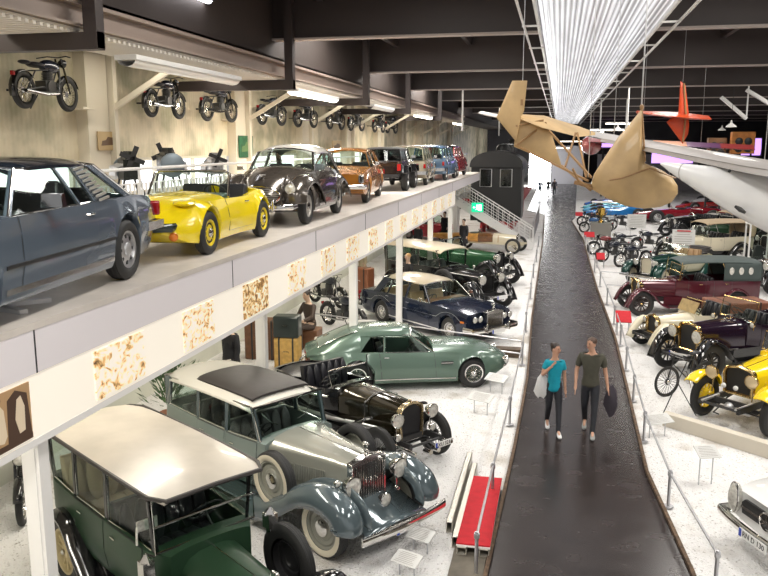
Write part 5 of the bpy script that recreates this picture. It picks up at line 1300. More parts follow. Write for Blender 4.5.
def cabriolet(loc, rz, s=1.0, label='', c1=None, c2=None, key='cb', group=None, top=None):
    A = c1 or paint('bottle_green_wing', (.012,.055,.045), .16, .2); B = c2 or paint('pale_cream_side', (.55,.52,.36), .22, 0)
    P = dict(name='vintage_cabriolet_car', wb=2.9, tr=.68, R=.37, tw=.15, rim=.24, wkey='cbw', wstyle='disc', rimm=mat('cream_disc', (.55,.5,.38), .3), hubm=CHROME, body=B, fend=A, hoodm=A, metal=CHROME,
        xs=-1.35, xrear=-3.6, W=.70, zfr=.46, xr=.12, rad=(.25,.46,1.06), hoodback=(.52,1.08), rstyle='arch', radm=CHROME, core=mat('ivory_grille', (.55,.50,.38), .35),
        cv=dict(w=[(-3.6,.45),(-3.2,.62),(-2.2,.70),(-1.35,.58)], zb=.42, zs=[(-3.6,.80),(-3.0,1.0),(-1.35,1.04)], crown=.06, sh=.94, lo=.93), cavs=[(-3.0,-1.6,.50)], doors=[(-2.4,-1.55)], seats=[(-2.35,1.1)], seatm=LEATHER_T, pleats=5,
        lampr=.12, lamp=(.20,.42,.86), fw=.36, dome=.12, skirt=.08, ws=(-1.55,.56,1.08,1.42), wsk=dict(rake=.16), wheelx=-1.95, wheelz=1.08, fpath=[(.56,.42),(.54,.60),(.34,.82),(0,.90),(-.40,.80),(-.8,.56),(-1.1,.40),(-1.35,.36)],
        bump=(.68,.80,.40,.10), loc=loc, rz=rz, s=s, label=label, group=group)
    if top: P['top'] = (-1.62,-3.2,.60,1.42,top)
    else: P['topdown'] = (-3.1,.5,1.02,BLACKT)
    return vintage(P)

def plain_tourer(loc, rz, label, body, fend=None, top=None, s=1.0, metal=None, group=None, seatm=None):
    P = dict(name='vintage_tourer_car', wb=3.1, tr=.70, R=.42, tw=.12, wkey='bl', wstyle='wire', rimm=BLACKM, body=body, fend=fend or BLACKP, metal=metal or CHROME, xs=-1.3, xrear=-3.9, W=.70, zfr=.56, xr=.05, rad=(.28,.58,1.14), hoodback=(.45,1.17), rstyle='arch',
        cv=dict(w=[(-3.9,.55),(-3.5,.70),(-2.2,.70),(-1.3,.50)], zb=.54, zs=[(-3.9,1.18),(-1.3,1.15)], crown=.04, sh=.96, lo=.94), cavs=[(-3.8,-1.5,.62)], doors=[(-2.2,-1.6)], seats=[(-2.35,1.15),(-3.5,1.15)], pleats=5, seatm=seatm or LEATHER_B,
        wheelx=-1.9, wheelz=1.2, lampr=.14, lamp=(.16,.42,.98), fw=.28, dome=.05, ws=(-1.4,.56,1.17,1.62), loc=loc, rz=rz, s=s, label=label, group=group)
    if top: P['top'] = (-1.3,-3.9,.72,1.84,top)
    else: P['topdown'] = (-3.75,.62,1.20,seatm or BLACKT)
    return vintage(P)
def racer(loc, rz, label, col, s=1.0, group=None, wing=False):
    m = paint('racer_paint_%d_%d_%d' % tuple(int(c*100) for c in col), col, .2, .1); root = empty('racing_car')
    pr = wheel_proto('rc', .33, .24, .17, 'alloy', STEEL, CHROME)
    for x in (0, -2.5):
        for sd in (1, -1): put_wheel(root, pr, x, sd*.72, .33, sd > 0)
    rings = []
    for x, w, zb, zt in ((1.0,.10,.22,.34),(.6,.26,.18,.46),(0,.32,.16,.56),(-.8,.40,.16,.62),(-1.3,.46,.16,.62),(-2.0,.40,.18,.72),(-2.9,.24,.22,.66),(-3.4,.10,.30,.50)):
        rings.append([(x, w*.6, zb), (x, w, zb+.08), (x, w, zt-.12), (x, w*.7, zt), (x, 0, zt+.04), (x, -w*.7, zt), (x, -w, zt-.12), (x, -w, zb+.08), (x, -w*.6, zb)])
    g = G(); g.loft(rings); obj('body', g, m, root)
    g = G(); g.ell((-1.25, 0, .64), (.34, .24, .07), 14, 6); obj('cockpit', g, LEATHER_B, root)
    g = G(); g.lathe([(.13, .0), (.10, .04), (0, .05)], (-3.3, 0, .5), 'x', 12); g.tube([(-.8,-.25,.66),(-.85,0,.80),(-.8,.25,.66)], .012, 5); obj('screen_hoop', g, CHROME, root)
    g = G()
    for x in (0, -2.5):
        g.tube([(x, -.68, .33), (x, .68, .33)], .025); g.tube([(x+.2, -.3, .3), (x, -.68, .28)], .015); g.tube([(x+.2, .3, .3), (x, .68, .28)], .015)
    obj('suspension', g, STEEL, root)
    if wing:
        g = G(); g.bb(-3.4, -3.0, -.6, .6, .95, .99); g.bb(-3.42, -2.98, .6, .62, .8, 1.05); g.bb(-3.42, -2.98, -.62, -.6, .8, 1.05); g.bb(-3.3, -3.2, -.05, .05, .5, .95); g.bb(.6, 1.0, -.7, .7, .2, .23); obj('aerofoil', g, m, root)
    place(root, loc, rz, s); return tag(root, label, 'car', group)
# ---------------------------------------------------------------- where the cars stand
D = radians
PZ = 3.852
mb_coupe((-5.05, 4.85, PZ), D(-83)); elan((-5.21, 9.8, PZ), D(-88.5)); dkw((-5.23, 14.05, PZ), D(-88))
boxsaloon((-5.5, 19.6, PZ), D(-84), 'orange four-door saloon with upright chrome grille on the gallery', (.50, .20, .03), metallic=.35).scale = (.95,)*3
jeep((-5.6, 27.1, PZ), D(93)).scale = (.95,)*3
boxsaloon((-5.5, 31.1, PZ), D(93), 'beige estate car seen from behind, next beyond the black off-road car', (.52, .46, .34), kind='hatch', name='estate_car')
boxsaloon((-5.15, 35.2, PZ), D(88), 'light blue hatchback car beyond the beige estate on the gallery', (.16, .27, .42), kind='hatch', name='hatchback_car')
boxsaloon((-5.2, 39.3, PZ), D(88), 'red hatchback car with dark roof, last on the gallery', (.50, .02, .03), kind='hatch', name='hatchback_car', roofc=BLACKP)
ghost((-2.5, 6.60, .0), D(-33.5), .95)
phantom((-2.42, 9.80, 0), D(-32), .96)
bentley((-2.32, 12.45, 0), D(-36), .90)
aston((-1.92, 17.58, 0), D(20), 1.0)
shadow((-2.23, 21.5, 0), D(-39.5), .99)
black_limo((-2.15, 25.4, 0), D(-38), 1.04)
green_saloon((-2.1, 30.0, 0), D(-27), 1.15)
boattail((-1.95, 39.7, 0), D(-12), .92)
boxsaloon((-5.9, 43.9, 0), D(-25), 'small red and white saloon under the far end of the gallery', (.45, .03, .05), kind='hatch', roofc=WHITEP)
yellow_roadster((3.52, 15.6, 0), D(226), 1.03)
brass_tourer((3.12, 19.0, 0), D(215), .95, 'dark aubergine vintage tourer with brass radiator and brass lamps')
cream_voiturette((2.62, 21.3, 0), D(205), .95)
maroon_tourer((2.55, 26.1, 0), D(192), .90)
cabriolet((3.48, 31.4, 0), D(228), 1.03, 'bottle green and cream cabriolet with ivory grille beyond the maroon tourer')
pagoda((3.50, 10.42, 0), D(204))
plain_tourer((5.2, 38.0, 0), D(205), 'cream vintage tourer with raised tan cloth roof beyond the cabriolet', IVORY, BLACKP, mat('tan_cloth', (.45, .34, .22), .6))
plain_tourer((7.4, 31.0, 0), D(205), 'dark vintage tourer with brown leather interior right of the cabriolet', paint('umber_coach', (.05, .03, .02), .2, .1), BLACKP, None, seatm=LEATHER_T)
# ---------------------------------------------------------------- barriers
GALV = mat('galvanised_tube', (.52, .52, .54), .35, .8)
def rail_post(x, y, label, grp, h=.52):
    r = empty('barrier_post', (x, y, .03)); tag(r, label, 'barrier post', grp)
    g = G(); g.tube([(0, 0, 0), (0, 0, h+.05)], .024, 10); obj('post_tube', g, GALV, r)
    g = G(); g.lathe([(.0, .012), (.075, .010), (.08, 0), (0, 0)], (0, 0, 0), 'z', 14); obj('foot_plate', g, GALV, r)
    g = G(); g.lathe([(.024, -.035), (.036, -.035), (.036, .03), (.024, .03)], (0, 0, h), 'z', 10); g.tube([(0, -.045, h), (0, .045, h)], .032, 8); obj('clamp', g, GALV, r)
    return r
def rail_tube(pts, label, grp, r=.018):
    g = G(); g.tube(pts, r, 8); return tag(obj('barrier_rail', g, GALV), label, 'barrier rail', grp)
RP = [(2.0, 9.25), (1.77, 11.6), (1.68, 14.25), (1.70, 16.6), (1.74, 19.0), (1.78, 21.4), (1.78, 24.0), (1.74, 27.0), (1.68, 30.5), (1.62, 34.0), (1.55, 38.5), (1.50, 43)]
ORD = ['nearest', 'second nearest', 'third nearest', 'fourth nearest', 'fifth nearest', 'sixth nearest', 'seventh nearest', 'eighth nearest', 'ninth nearest', 'tenth nearest', 'eleventh nearest', 'twelfth nearest', 'thirteenth nearest', 'fourteenth nearest']
for i, (x, y) in enumerate(RP): rail_post(x, y, ORD[i]+' steel post of the barrier right of the dark aisle', 'posts of the right aisle barrier')
for i, (a, b) in enumerate(zip(RP, RP[1:])):
    rail_tube([(a[0], a[1], .55), (b[0], b[1], .55)], ORD[i]+' steel tube of the barrier right of the dark aisle', 'tubes of the right aisle barrier')
LP_ = [(-.82, 9.1), (-.80, 11.3), (-.74, 14.6), (-.70, 18.9), (-.76, 22.5), (-.80, 27.5), (-.85, 32), (-.85, 36.5), (-.9, 42)]
for i, (x, y) in enumerate(LP_): rail_post(x, y, ORD[i]+' steel post of the barrier left of the dark aisle', 'posts of the left aisle barrier')
for i, (a, b) in enumerate(zip(LP_, LP_[1:])): rail_tube([(a[0], a[1], .55), (b[0], b[1], .55)], ORD[i]+' steel tube of the barrier left of the dark aisle', 'tubes of the left aisle barrier')
rail_tube([(-.75, 19.3, .52), (-3.9, 20.4, .52), (-7.2, 21.5, .52)], 'long cross tube between the navy limousine and the green coupe, farther one', None)
rail_tube([(-.70, 17.9+1.0, .30), (-3.4, 19.9, .30)], 'short lower cross tube in front of the navy limousine', None); rail_post(-3.4, 19.9, 'steel post at the left end of the short cross tube', None, h=.27)
rail_tube([(1.78, 28.2, .5), (3.0, 28.03, .5)], 'cross tube beside the maroon tourer, nearer one', None); rail_tube([(1.74, 31.2, .5), (2.7, 31, .5)], 'cross tube left of the green cabriolet', None); rail_post(2.7, 31, 'lone steel post left of the green cabriolet', None, h=.47); rail_post(3.0, 28.03, 'lone steel post behind the maroon tourer front wing', None, h=.47)
g = G(); g.bb(-2.6, -.75, 19.6, 19.9, 0, .22); tag(obj('timber_kerb', g, mat('old_timber', (.12,.08,.05), .7, noise=.5, scale=5), bevel=.01), 'dark timber kerb step at the aisle edge below the navy limousine', 'kerb')
# ---------------------------------------------------------------- red carpeted ramp and steel channels beside the grey limousine
RED = mat('red_carpet', (.52, .012, .022), .85, noise=.15, scale=10, bump=.2)
CHAN = mat('channel_aluminium', (.60, .57, .50), .4, .5)
r = empty('carpeted_ramp', (-.90, 10.6, .05)); r.scale = (1.08, 1, .6); tag(r, 'red carpeted ramp on steel channels beside the dark aisle', 'ramp')
g = G(); g.bb(-.21, .20, -1.06, 1.12, .20, .235); obj('carpet', g, RED, r, bevel=.006)
g = G(); g.bb(-.21, .20, -1.08, 1.12, .17, .20); obj('ramp_board', g, WHITEP, r, smooth=False)
for x in (-.14, .13):
    g = G(); g.bb(x-.06, x+.06, -1.10, 1.12, .0, .012); g.bb(x-.06, x-.05, -1.1, 1.12, 0, .17); g.bb(x+.05, x+.06, -1.1, 1.12, 0, .17); g.bb(x-.06, x+.06, -1.1, 1.12, .155, .17); obj('ramp_channel', g, CHAN, r, smooth=False)
for k, (x, y0, y1, lb) in enumerate(((-1.30, 10.15, 12.75, 'aluminium loading channel on the gravel, left of the pair'), (-1.17, 9.75, 12.3, 'aluminium loading channel on the gravel, right of the pair touching the ramp'))):
    g = G(); g.bb(x-.045, x+.045, y0, y1, 0, .012); g.bb(x-.045, x-.035, y0, y1, 0, .16); g.bb(x+.035, x+.045, y0, y1, 0, .16); g.bb(x-.045, x+.045, y0, y1, .15, .16)
    tag(obj('loading_channel', g, CHAN, smooth=False), lb, 'metal channel')
for (x, y, w, lb) in ((1.95, 22.9, .42, 'red topped step on the right aisle barrier, nearest of three, beside the couple'), (1.93, 35.6, .36, 'red topped step on the right aisle barrier near the cabriolet'), (1.75, 44.3, .55, 'red topped step below the glass trophy case'), (1.5, 57.5, .5, 'farthest red topped step by the blue cars')):
    r = empty('red_step', (x, y, 0)); tag(r, lb, 'step'); g = G(); g.box((0, 0, .50), (w, .62, .03), (.35, 0, 0)); obj('step_carpet', g, RED, r, bevel=.01)
    for sx in (-1, 1): g = G(); g.tube([(sx*w*.4, -.2, 0), (sx*w*.4, -.2, .42)], .015, 6); g.tube([(sx*w*.4, -.2, .42), (sx*w*.4, .22, .57), (sx*w*.4, .22, 0)], .015, 6); obj('step_leg', g, GALV, r)
# ---------------------------------------------------------------- placards
PLAC = mat('placard_white', (.60, .60, .58), .35)
BX1 = (4.1, 43.5); BX2 = (5.3, 35.5)
INK = mat('placard_ink', (.25, .22, .20), .6)
def placard(x, y, rz, w, d, h, label, tilt=.5, post=True, legs=2, red=False):
    r = empty('information_placard', (x, y, 0), rz); tag(r, label, 'information sign')
    g = G(); g.box((0, 0, 0), (w, d, .012)); g.xf(Matrix.Translation((0, 0, h)) @ Matrix.Rotation(tilt, 4, 'X')); b = obj('placard_board', g, PLAC, r, smooth=False)
    g = G(); rnd = random.Random(int(x*100))
    for k in range(7):
        yy = d*.36-d*.72*k/6; g.box((-.02*w, yy, .0075), (w*(.55+.25*rnd.random()), d*.022, .001))
    g.xf(Matrix.Translation((0, 0, h)) @ Matrix.Rotation(tilt, 4, 'X')); obj('printed_lines', g, INK, b, smooth=False)
    if red:
        g = G(); g.box((0, d*.42, .008), (w*.6, d*.07, .001)); g.xf(Matrix.Translation((0, 0, h)) @ Matrix.Rotation(tilt, 4, 'X')); obj('red_heading', g, RED, b, smooth=False)
    if post:
        for s in ((-1, 1) if legs == 2 else (0,)):
            g = G(); g.tube([(s*w*.3, 0, 0), (s*w*.3, 0, h-.01)], .010, 6); obj('placard_leg', g, GALV, r)
    return r
placard(-1.60, 9.55, D(-22), .36, .22, .25, 'white tilted placard on the gravel by the grey limousine bumper, upper one', .35)
placard(-1.66, 8.9, D(-22), .36, .22, .25, 'white tilted placard at the bottom edge near the aisle, lower one', .35)
placard(-1.35, 15.2, D(-25), .50, .26, .35, 'white tilted placard right of the open black tourer', .4)
placard(-1.15, 16.6, D(-25), .48, .26, .35, 'white tilted placard beside the front wheel of the green coupe', .4)
placard(-5.0, 20.3, D(15), .62, .40, .45, 'white tilted placard behind the roof of the green coupe', .9)
placard(1.95, 14.6, D(30), .55, .26, .35, 'white tilted placard at the end of the pale kerb before the yellow roadster', .4)
placard(2.45, 12.6, D(20), .36, .26, .55, 'small clear placard stand on the gravel above the white convertible', .5)
placard(BX1[0], BX1[1], D(-4), .95, .72, 1.35, 'large white notice board on a stand, left of the two', 1.45, red=False)
placard(BX2[0], BX2[1], D(-4), .92, .82, 1.35, 'large white notice board with red heading, right of the two', 1.45, red=True)
r = empty('leaning_rod_stand', (2.1, 15.5, 0)); tag(r, 'thin black rod stand beside the pale kerb', 'stand')
g = G(); g.tube([(0, 0, 0), (.62, 1.2, .9)], .012, 6); obj('rod', g, BLACKM, r); g = G(); g.tube([(.4, .78, .58), (.75, .5, 0)], .010, 6); obj('strut', g, BLACKM, r)
g = G(); g.prism([(2.12, 15.25), (4.9, 12.9), (4.96, 13.1), (2.2, 15.42)], 0, .26, 'z'); tag(obj('pale_kerb', g, mat('pale_concrete', (.60, .55, .46), .6), bevel=.01), 'pale low kerb block in front of the yellow roadster', 'kerb')
# ---------------------------------------------------------------- photographs on the fascia (washed sepia pictures)
def sepia(name, seed, light=.7):
    m = bpy.data.materials.new(name); m.use_nodes = True; nt = m.node_tree; b = nt.nodes['Principled BSDF']
    tc = nt.nodes.new('ShaderNodeTexCoord'); mp = nt.nodes.new('ShaderNodeMapping'); mp.inputs['Location'].default_value = (seed, seed*1.7, seed*.6); mp.inputs['Scale'].default_value = (1, 1, 1.4)
    n = nt.nodes.new('ShaderNodeTexNoise'); n.inputs['Scale'].default_value = 7.5; n.inputs['Detail'].default_value = 5; n.inputs['Distortion'].default_value = 1.2
    nt.links.new(tc.outputs['Object'], mp.inputs[0]); nt.links.new(mp.outputs[0], n.inputs['Vector'])
    cr = nt.nodes.new('ShaderNodeValToRGB'); e = cr.color_ramp.elements
    e[0].position = .34; e[0].color = (.10, .045, .015, 1); e[1].position = .60+.0*light; e[1].color = (.86, .80, .66, 1)
    k = e.new(.44); k.color = (.42, .22, .06, 1); k = e.new(.52); k.color = (.78, .55, .25, 1)
    if light > .8: e[0].position = .30; e[1].position = .40; e[1].color = (.70, .42, .16, 1); e[2].position = .46; e[2].color = (.9, .72, .42, 1); e[3].position = .54; e[3].color = (.86,.80,.70,1)
    nt.links.new(n.outputs[0], cr.inputs[0]); nt.links.new(cr.outputs[0], b.inputs['Base Color']); b.inputs['Roughness'].default_value = .4
    nt.links.new(cr.outputs[0], b.inputs['Emission Color']); b.inputs['Emission Strength'].default_value = .30  # emission added so the pictures look strongly lit too
    return m
FP = [(4.62, 5.50, .2), (6.45, 7.38, .9), (8.28, 9.12, .9), (10.1, 11.05, .6), (11.98, 12.9, .9), (13.85, 14.75, .9), (15.65, 16.65, .9), (17.6, 18.5, .9), (19.4, 20.3, .9), (21.3, 22.2, .9), (23.2, 24.1, .9), (25, 25.9, .9), (27, 27.9, .9), (29, 29.9, .9), (31, 31.9, .9)]
names = ['first from the left, two figures in light coats', 'second from the left, above the pale cloth roof', 'third from the left', 'fourth from the left, darker', 'fifth from the left', 'sixth from the left', 'seventh from the left']
for i, (a, b, lt) in enumerate(FP):
    g = G(); g.bb(PX+.031, PX+.045, a, b, 2.90, 3.38)
    ms = [sepia('sepia_picture_%d' % i, i*3.1, lt)]
    if i == 0: ms += [mat('sepia_dark', (.07,.035,.02), .5), mat('sepia_light', (.75,.62,.45), .5), mat('sepia_mid', (.45,.28,.14), .5)]; ms[0] = ms[3]
    if i == 0:
        X_ = PX+.045; g.mat(1); g.bb(X_, X_+.002, a, b, 2.90, 2.95); g.bb(X_, X_+.002, a, a+.42, 3.20, 3.38); g.prism([(b-.30, 2.95), (b-.28, 3.30), (b-.18, 3.36), (b-.04, 3.30), (b-.01, 2.95)], X_, X_+.002, 'x')
        g.mat(2); g.prism([(b-.40, 2.98), (b-.47, 3.10), (b-.44, 3.27), (b-.38, 3.30), (b-.33, 3.24), (b-.31, 3.02), (b-.35, 2.97)], X_+.002, X_+.004, 'x'); g.prism([(b-.16, 2.99), (b-.20, 3.12), (b-.17, 3.28), (b-.12, 3.30), (b-.08, 3.20), (b-.09, 3.0)], X_+.002, X_+.004, 'x')
        g.mat(1); g.ell((X_+.003, b-.39, 3.33), (.004, .035, .035), 10, 6); g.bb(X_+.002, X_+.003, a+.1, a+.2, 3.0, 3.15)
    lb = 'sepia photograph on the cream fascia, ' + names[i] if i < 7 else 'small washed-out sepia photograph on the fascia, '+['eighth','ninth','tenth','eleventh','twelfth','thirteenth','fourteenth','last'][i-7]+' from the left'
    tag(obj('fascia_photograph', g, ms, smooth=False), lb, 'photograph', 'far fascia photographs' if i >= 7 else 'fascia photographs')
# wall pictures
def picture(y0, y1, z0, z1, m1, m2, label):
    g = G(); g.bb(-10.09, -10.07, y0, y1, z0, z1); o = obj('wall_picture', g, m1, smooth=False); g = G()
    w = y1-y0; h = z1-z0
    g.prism([(y0+.15*w, z0+.25*h), (y0+.2*w, z0+.5*h), (y0+.4*w, z0+.55*h), (y0+.5*w, z0+.72*h), (y0+.75*w, z0+.68*h), (y0+.85*w, z0+.3*h)], -10.07, -10.065, 'x'); obj('picture_motif', g, m2, o, smooth=False)
    return tag(o, label, 'picture')
picture(16.15, 16.95, 5.18, 5.60, mat('tan_print', (.50,.36,.18), .5), mat('brown_print', (.10,.05,.02), .5), 'small tan print of an old car on the wall column above the blue coupe')
picture(24.2, 25.4, 4.90, 5.60, mat('green_print', (.03,.14,.06), .5, noise=.4, scale=5), mat('olive_print', (.12,.20,.08), .5), 'green poster on the wall behind the brown saloon')
picture(35.0, 36.6, 5.05, 5.5, mat('ochre_print', (.40,.28,.12), .5), mat('brown_print', (.10,.05,.02), .5), 'small ochre poster on the far gallery wall')
# ---------------------------------------------------------------- motorcycles
def motorcycle(loc, rz, tank, label, group=None, rx=0, s=1.0, bracket=False, sport=False, fend=None, light=None):
    root = empty('motorcycle'); tk = tank
    pr = wheel_proto('mo', .33, .10, .25, 'wire', CHROME, CHROME)
    for x in (.70, -.70): put_wheel(root, pr, x, 0, .32, True)
    g = G()
    for sd in (1, -1):
        g.tube([(-.70, sd*.07, .32), (-.25, sd*.09, .40), (.28, sd*.09, .34), (.40, sd*.05, .66), (.46, 0, .86)], .016, 6)
        g.tube([(-.70, sd*.07, .32), (-.45, sd*.10, .68), (.1, sd*.06, .74), (.44, 0, .82)], .014, 6)
    obj('frame', g, BLACKM, root)
    g = G()
    for sd in (1, -1): g.tube([(.70, sd*.065, .32), (.52, sd*.075, .78), (.46, sd*.06, .98)], .02, 7)
    obj('fork', g, BLACKP, root)
    g = G(); g.ell((.14, 0, .80), (.30, .13, .13), 16, 10); obj('fuel_tank', g, tk, root)
    g = G(); g.ell((-.30, 0, .80), (.24, .13, .055), 14, 8); g.ell((-.62, 0, .82), (.14, .10, .04), 12, 6); obj('saddle', g, LEATHER_B, root)
    g = G(); g.box((.0, 0, .42), (.34, .22, .20)); g.lathe([(.09, 0), (.09, .20)], (.08, 0, .50), 'z', 14)
    for k in range(6): g.lathe([(0, 0), (.115, 0), (.115, .012), (0, .012)], (.08, 0, .52+.03*k), 'z', 14)
    g.lathe([(0, -.14), (.11, -.14), (.12, -.1), (.12, .1), (.11, .14), (0, .14)], (-.02, 0, .42), 'y', 16); obj('engine', g, mat('cast_alloy', (.10,.10,.10), .4, .7), root, ang=25)
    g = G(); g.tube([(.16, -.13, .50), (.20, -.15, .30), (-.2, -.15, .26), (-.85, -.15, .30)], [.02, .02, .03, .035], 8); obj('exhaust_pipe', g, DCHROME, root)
    g = G(); g.tube([(.30, -.36, .98), (.42, -.20, 1.02), (.46, 0, 1.0), (.42, .20, 1.02), (.30, .36, .98)], .012, 6); obj('handlebar', g, BLACKM, root)
    lamp(root, .60, 0, .90, .085, .12, BLACKP, light or GLOWLENS)
    for xa, a0, a1, nm in ((.70, 20, 150, 'front_mudguard'), (-.70, 40, 200, 'rear_mudguard')):
        rr = .37; fender(root, [(xa+rr*cos(t), .32+rr*sin(t)) for t in [radians(a0+(a1-a0)*k/10) for k in range(11)]], 0, .13, fend or BLACKP, dome=.03, s=1, name=nm, th=.006)
    g = G(); g.box((-.98, 0, .60), (.05, .08, .08)); obj('tail_lamp', g, REDLENS, root, bevel=.01)
    g = G(); g.tube([(-.1, .1, .3), (-.15, .26, 0.012)], .012, 6); obj('kick_stand', g, BLACKM, root)
    if bracket:
        for x in (-.3, .3): g = G(); g.bb(x-.02, x+.02, .04, .62, .33, .37); obj('wall_bracket', g, BLACKM, root, smooth=False)
    place(root, loc, rz, s)
    return tag(root, label, 'motorcycle', group)
BT = paint('black_tank', (.012,.016,.03), .18, .2)
wl = ['largest black motorcycle on the wall, nearest of the row', 'second motorcycle on the wall, between the column and the long unlit luminaire', 'third motorcycle on the wall, below the end of the long unlit luminaire', 'fourth motorcycle on the wall, above the green poster', 'fifth motorcycle on the wall, below the lit luminaire']
for i, (y, a) in enumerate(((14.0, 100), (18.8, 97), (22.1, 92), (26.5, 90), (30.3, 90), (34.6, 92), (38.3, 90), (43.3, 92), (46.7, 90))):
    motorcycle((-9.78, y, 5.98), D(a-8), BT, wl[i] if i < 5 else ['sixth','seventh','eighth','ninth and farthest'][i-5]+' motorcycle from the left hung on the gallery wall', 'motorcycles on the wall', bracket=True, s=1.0 if i else 1.02)
motorcycle((-6.0, 21.8, 0), D(-38), BT, 'black motorcycle on the gravel behind the green coupe', s=1.05)
motorcycle((-7.1, 23.9, .252), D(-38), BT, 'dark motorcycle on a low stand beside the wall behind the green coupe', s=1.0)
motorcycle((-7.62, 9.75, 0), D(-60), BT, 'black motorcycle behind the first post at the left edge', light=GLOWLENS)
g = G(); g.bb(-7.9, -6.1, 23.2, 24.7, 0, .25); tag(obj('low_stand', g, WHITEP, bevel=.01), 'white low plinth carrying a motorcycle by the lower wall', 'plinth')
mc = [(2.75, 37.6, 200, BT, 'black motorcycle nearest the aisle among those left of the cabriolet'), (3.35, 36.3, 215, BT, 'black motorcycle closest to the cabriolet radiator'), (2.5, 39.9, 190, paint('oxblood_tank', (.2,.02,.02), .2, 0), 'motorcycle with dark red tank just behind the front motorcycles'), (3.3, 41.0, 210, BT, 'black motorcycle behind the red tanked one'), (4.7, 42.4, 205, BT, 'black motorcycle left of the left notice board'), (2.35, 50.0, 185, paint('blue_tank', (.02,.12,.35), .2, 0), 'blue tanked motorcycle just beyond the glass trophy case'), (2.3, 54, 185, BT, 'black motorcycle far down the right edge of the aisle'), (4.1, 52.2, 200, BT, 'black motorcycle right behind the trophy case')]
for i, (x, y, a, m, lb) in enumerate(mc): motorcycle((x, y, 0), D(a), m, lb, 'motorcycles right of the aisle')
# bicycle before the yellow roadster
root = empty('bicycle'); pr = wheel_proto('bi', .33, .035, .30, 'wire', BLACKM, CHROME)
for x in (.52, -.52): put_wheel(root, pr, x, 0, .33, True)
g = G()
for a, b in (((-.52,0,.33),(-.08,0,.30)), ((-.08,0,.30),(-.18,0,.85)), ((-.52,0,.33),(-.17,0,.78)), ((-.16,0,.75),(.36,0,.78)), ((-.08,0,.30),(.38,0,.70)), ((.52,0,.33),(.36,0,.90))): g.tube([a, b], .014, 6)
obj('frame', g, BLACKM, root); g = G(); g.tube([(.2,-.28,.95),(.38,-.1,.97),(.38,.1,.97),(.2,.28,.95)], .012, 6); obj('handlebar', g, CHROME, root)
g = G(); g.ell((-.2,0,.90),(.14,.08,.035)); obj('saddle', g, LEATHER_B, root)
g = G(); g.lathe([(.09,-.005),(.09,.005),(.075,.005),(.075,-.005)], (-.08,0,.30), 'y', 16); g.tube([(-.08,.0,.30),(-.08,.08,.14),(-.08,.14,.14)], .01, 5); g.tube([(-.08,0,.30),(-.08,-.08,.46),(-.08,-.14,.46)], .01, 5); obj('crank', g, CHROME, root)
place(root, (2.85, 17.45, 0), D(215)); tag(root, 'black bicycle leaning between the yellow roadster and the brass-lamped tourer', 'bicycle')
# ---------------------------------------------------------------- engines on stands on the gallery, and its back railing
def engine(loc, rz, label, fan=False, col=(.30,.30,.30), s=1.0):
    root = empty('display_engine'); E = mat('cast_engine_%d' % int(col[0]*100), col, .4, .5, noise=.4, scale=9)
    g = G(); g.box((0, 0, .95), (.7, .34, .42)); g.box((0, 0, 1.18), (.6, .22, .10))
    for k in range(6): g.lathe([(.055, 0), (.055, .12)], (-.28+.11*k, 0, 1.2), 'z', 10)
    obj('engine_block', g, E, root, bevel=.02)
    g = G(); g.lathe([(0, -.03), (.24, -.03), (.26, 0), (.26, .05), (.20, .08), (.06, .08), (0, .1)], (.42, 0, .95), 'x', 22); obj('flywheel', g, mat('pale_alloy', (.20,.24,.27), .4, .4), root)
    g = G()
    for k in range(4):
        a = k*pi/2+.4; g.beam((-.44, 0, 1.18), (-.44, .26*cos(a), 1.18+.26*sin(a)), .10, .02, (1, 0, 0))
    g.lathe([(.04, 0), (.04, .08), (0, .08)], (-.48, 0, 1.18), 'x', 10); obj('fan', g, BLACKM, root)
    g = G()
    for k in range(4): g.tube([(-.3+.2*k, .17, 1.05), (-.3+.2*k, .32, 1.0), (-.3+.2*k, .34, .8)], .03, 8)
    g.tube([(-.4, .34, .8), (.45, .34, .78)], .045, 8); obj('manifold', g, STEEL, root)
    for x in (-.3, .3):
        g = G()
        for sd in (1, -1): g.tube([(x, sd*.15, .76), (x*1.3, sd*.32, 0.012)], .025, 6)
        g.tube([(x*1.2, -.26, .2), (x*1.2, .26, .2)], .02, 6); obj('engine_stand', g, BLACKM, root)
    place(root, loc, rz, s); return tag(root, label, 'engine')
engine((-8.8, 15.2, PZ), D(130), 'dark engine on a stand behind the blue coupe, leftmost of three', col=(.03,.035,.03), s=1.0)
engine((-8.8, 16.9, PZ), D(-50), 'engine with large pale flywheel and upright fan, middle of three on the gallery', col=(.05,.05,.045), s=1.05)
engine((-8.8, 19.5, PZ), D(125), 'pale alloy engine on a stand behind the yellow roadster, rightmost of three', col=(.40,.40,.40), s=.95)
r = empty('gallery_railing', (-7.9, 0, PZ)); tag(r, 'white slatted railing behind the cars on the gallery', 'railing')
g = G(); g.tube([(0, 12, 1.0), (0, 42, 1.0)], .03, 8); obj('handrail', g, WHITEP, r)
g = G(); g.tube([(0, 12, .15), (0, 42, .15)], .015, 6); g.tube([(0, 12, .72), (0, 42, .72)], .015, 6); obj('lower_rail', g, WHITEP, r)
g = G()
for k in range(200): y = 12+.15*k; g.bb(-.012, .012, y-.022, y+.022, .15, .72)
o = obj('railing_slats', g, WHITEP, r, smooth=False); o['kind'] = 'stuff'
for k in range(16): g = G(); g.tube([(0, 12+2*k, 0), (0, 12+2*k, 1.0)], .025, 8); obj('railing_post', g, WHITEP, r)
r = empty('floor_jack', (-5.0, 6.0, PZ), .3); tag(r, 'steel support frame lying under the blue coupe', 'stand')
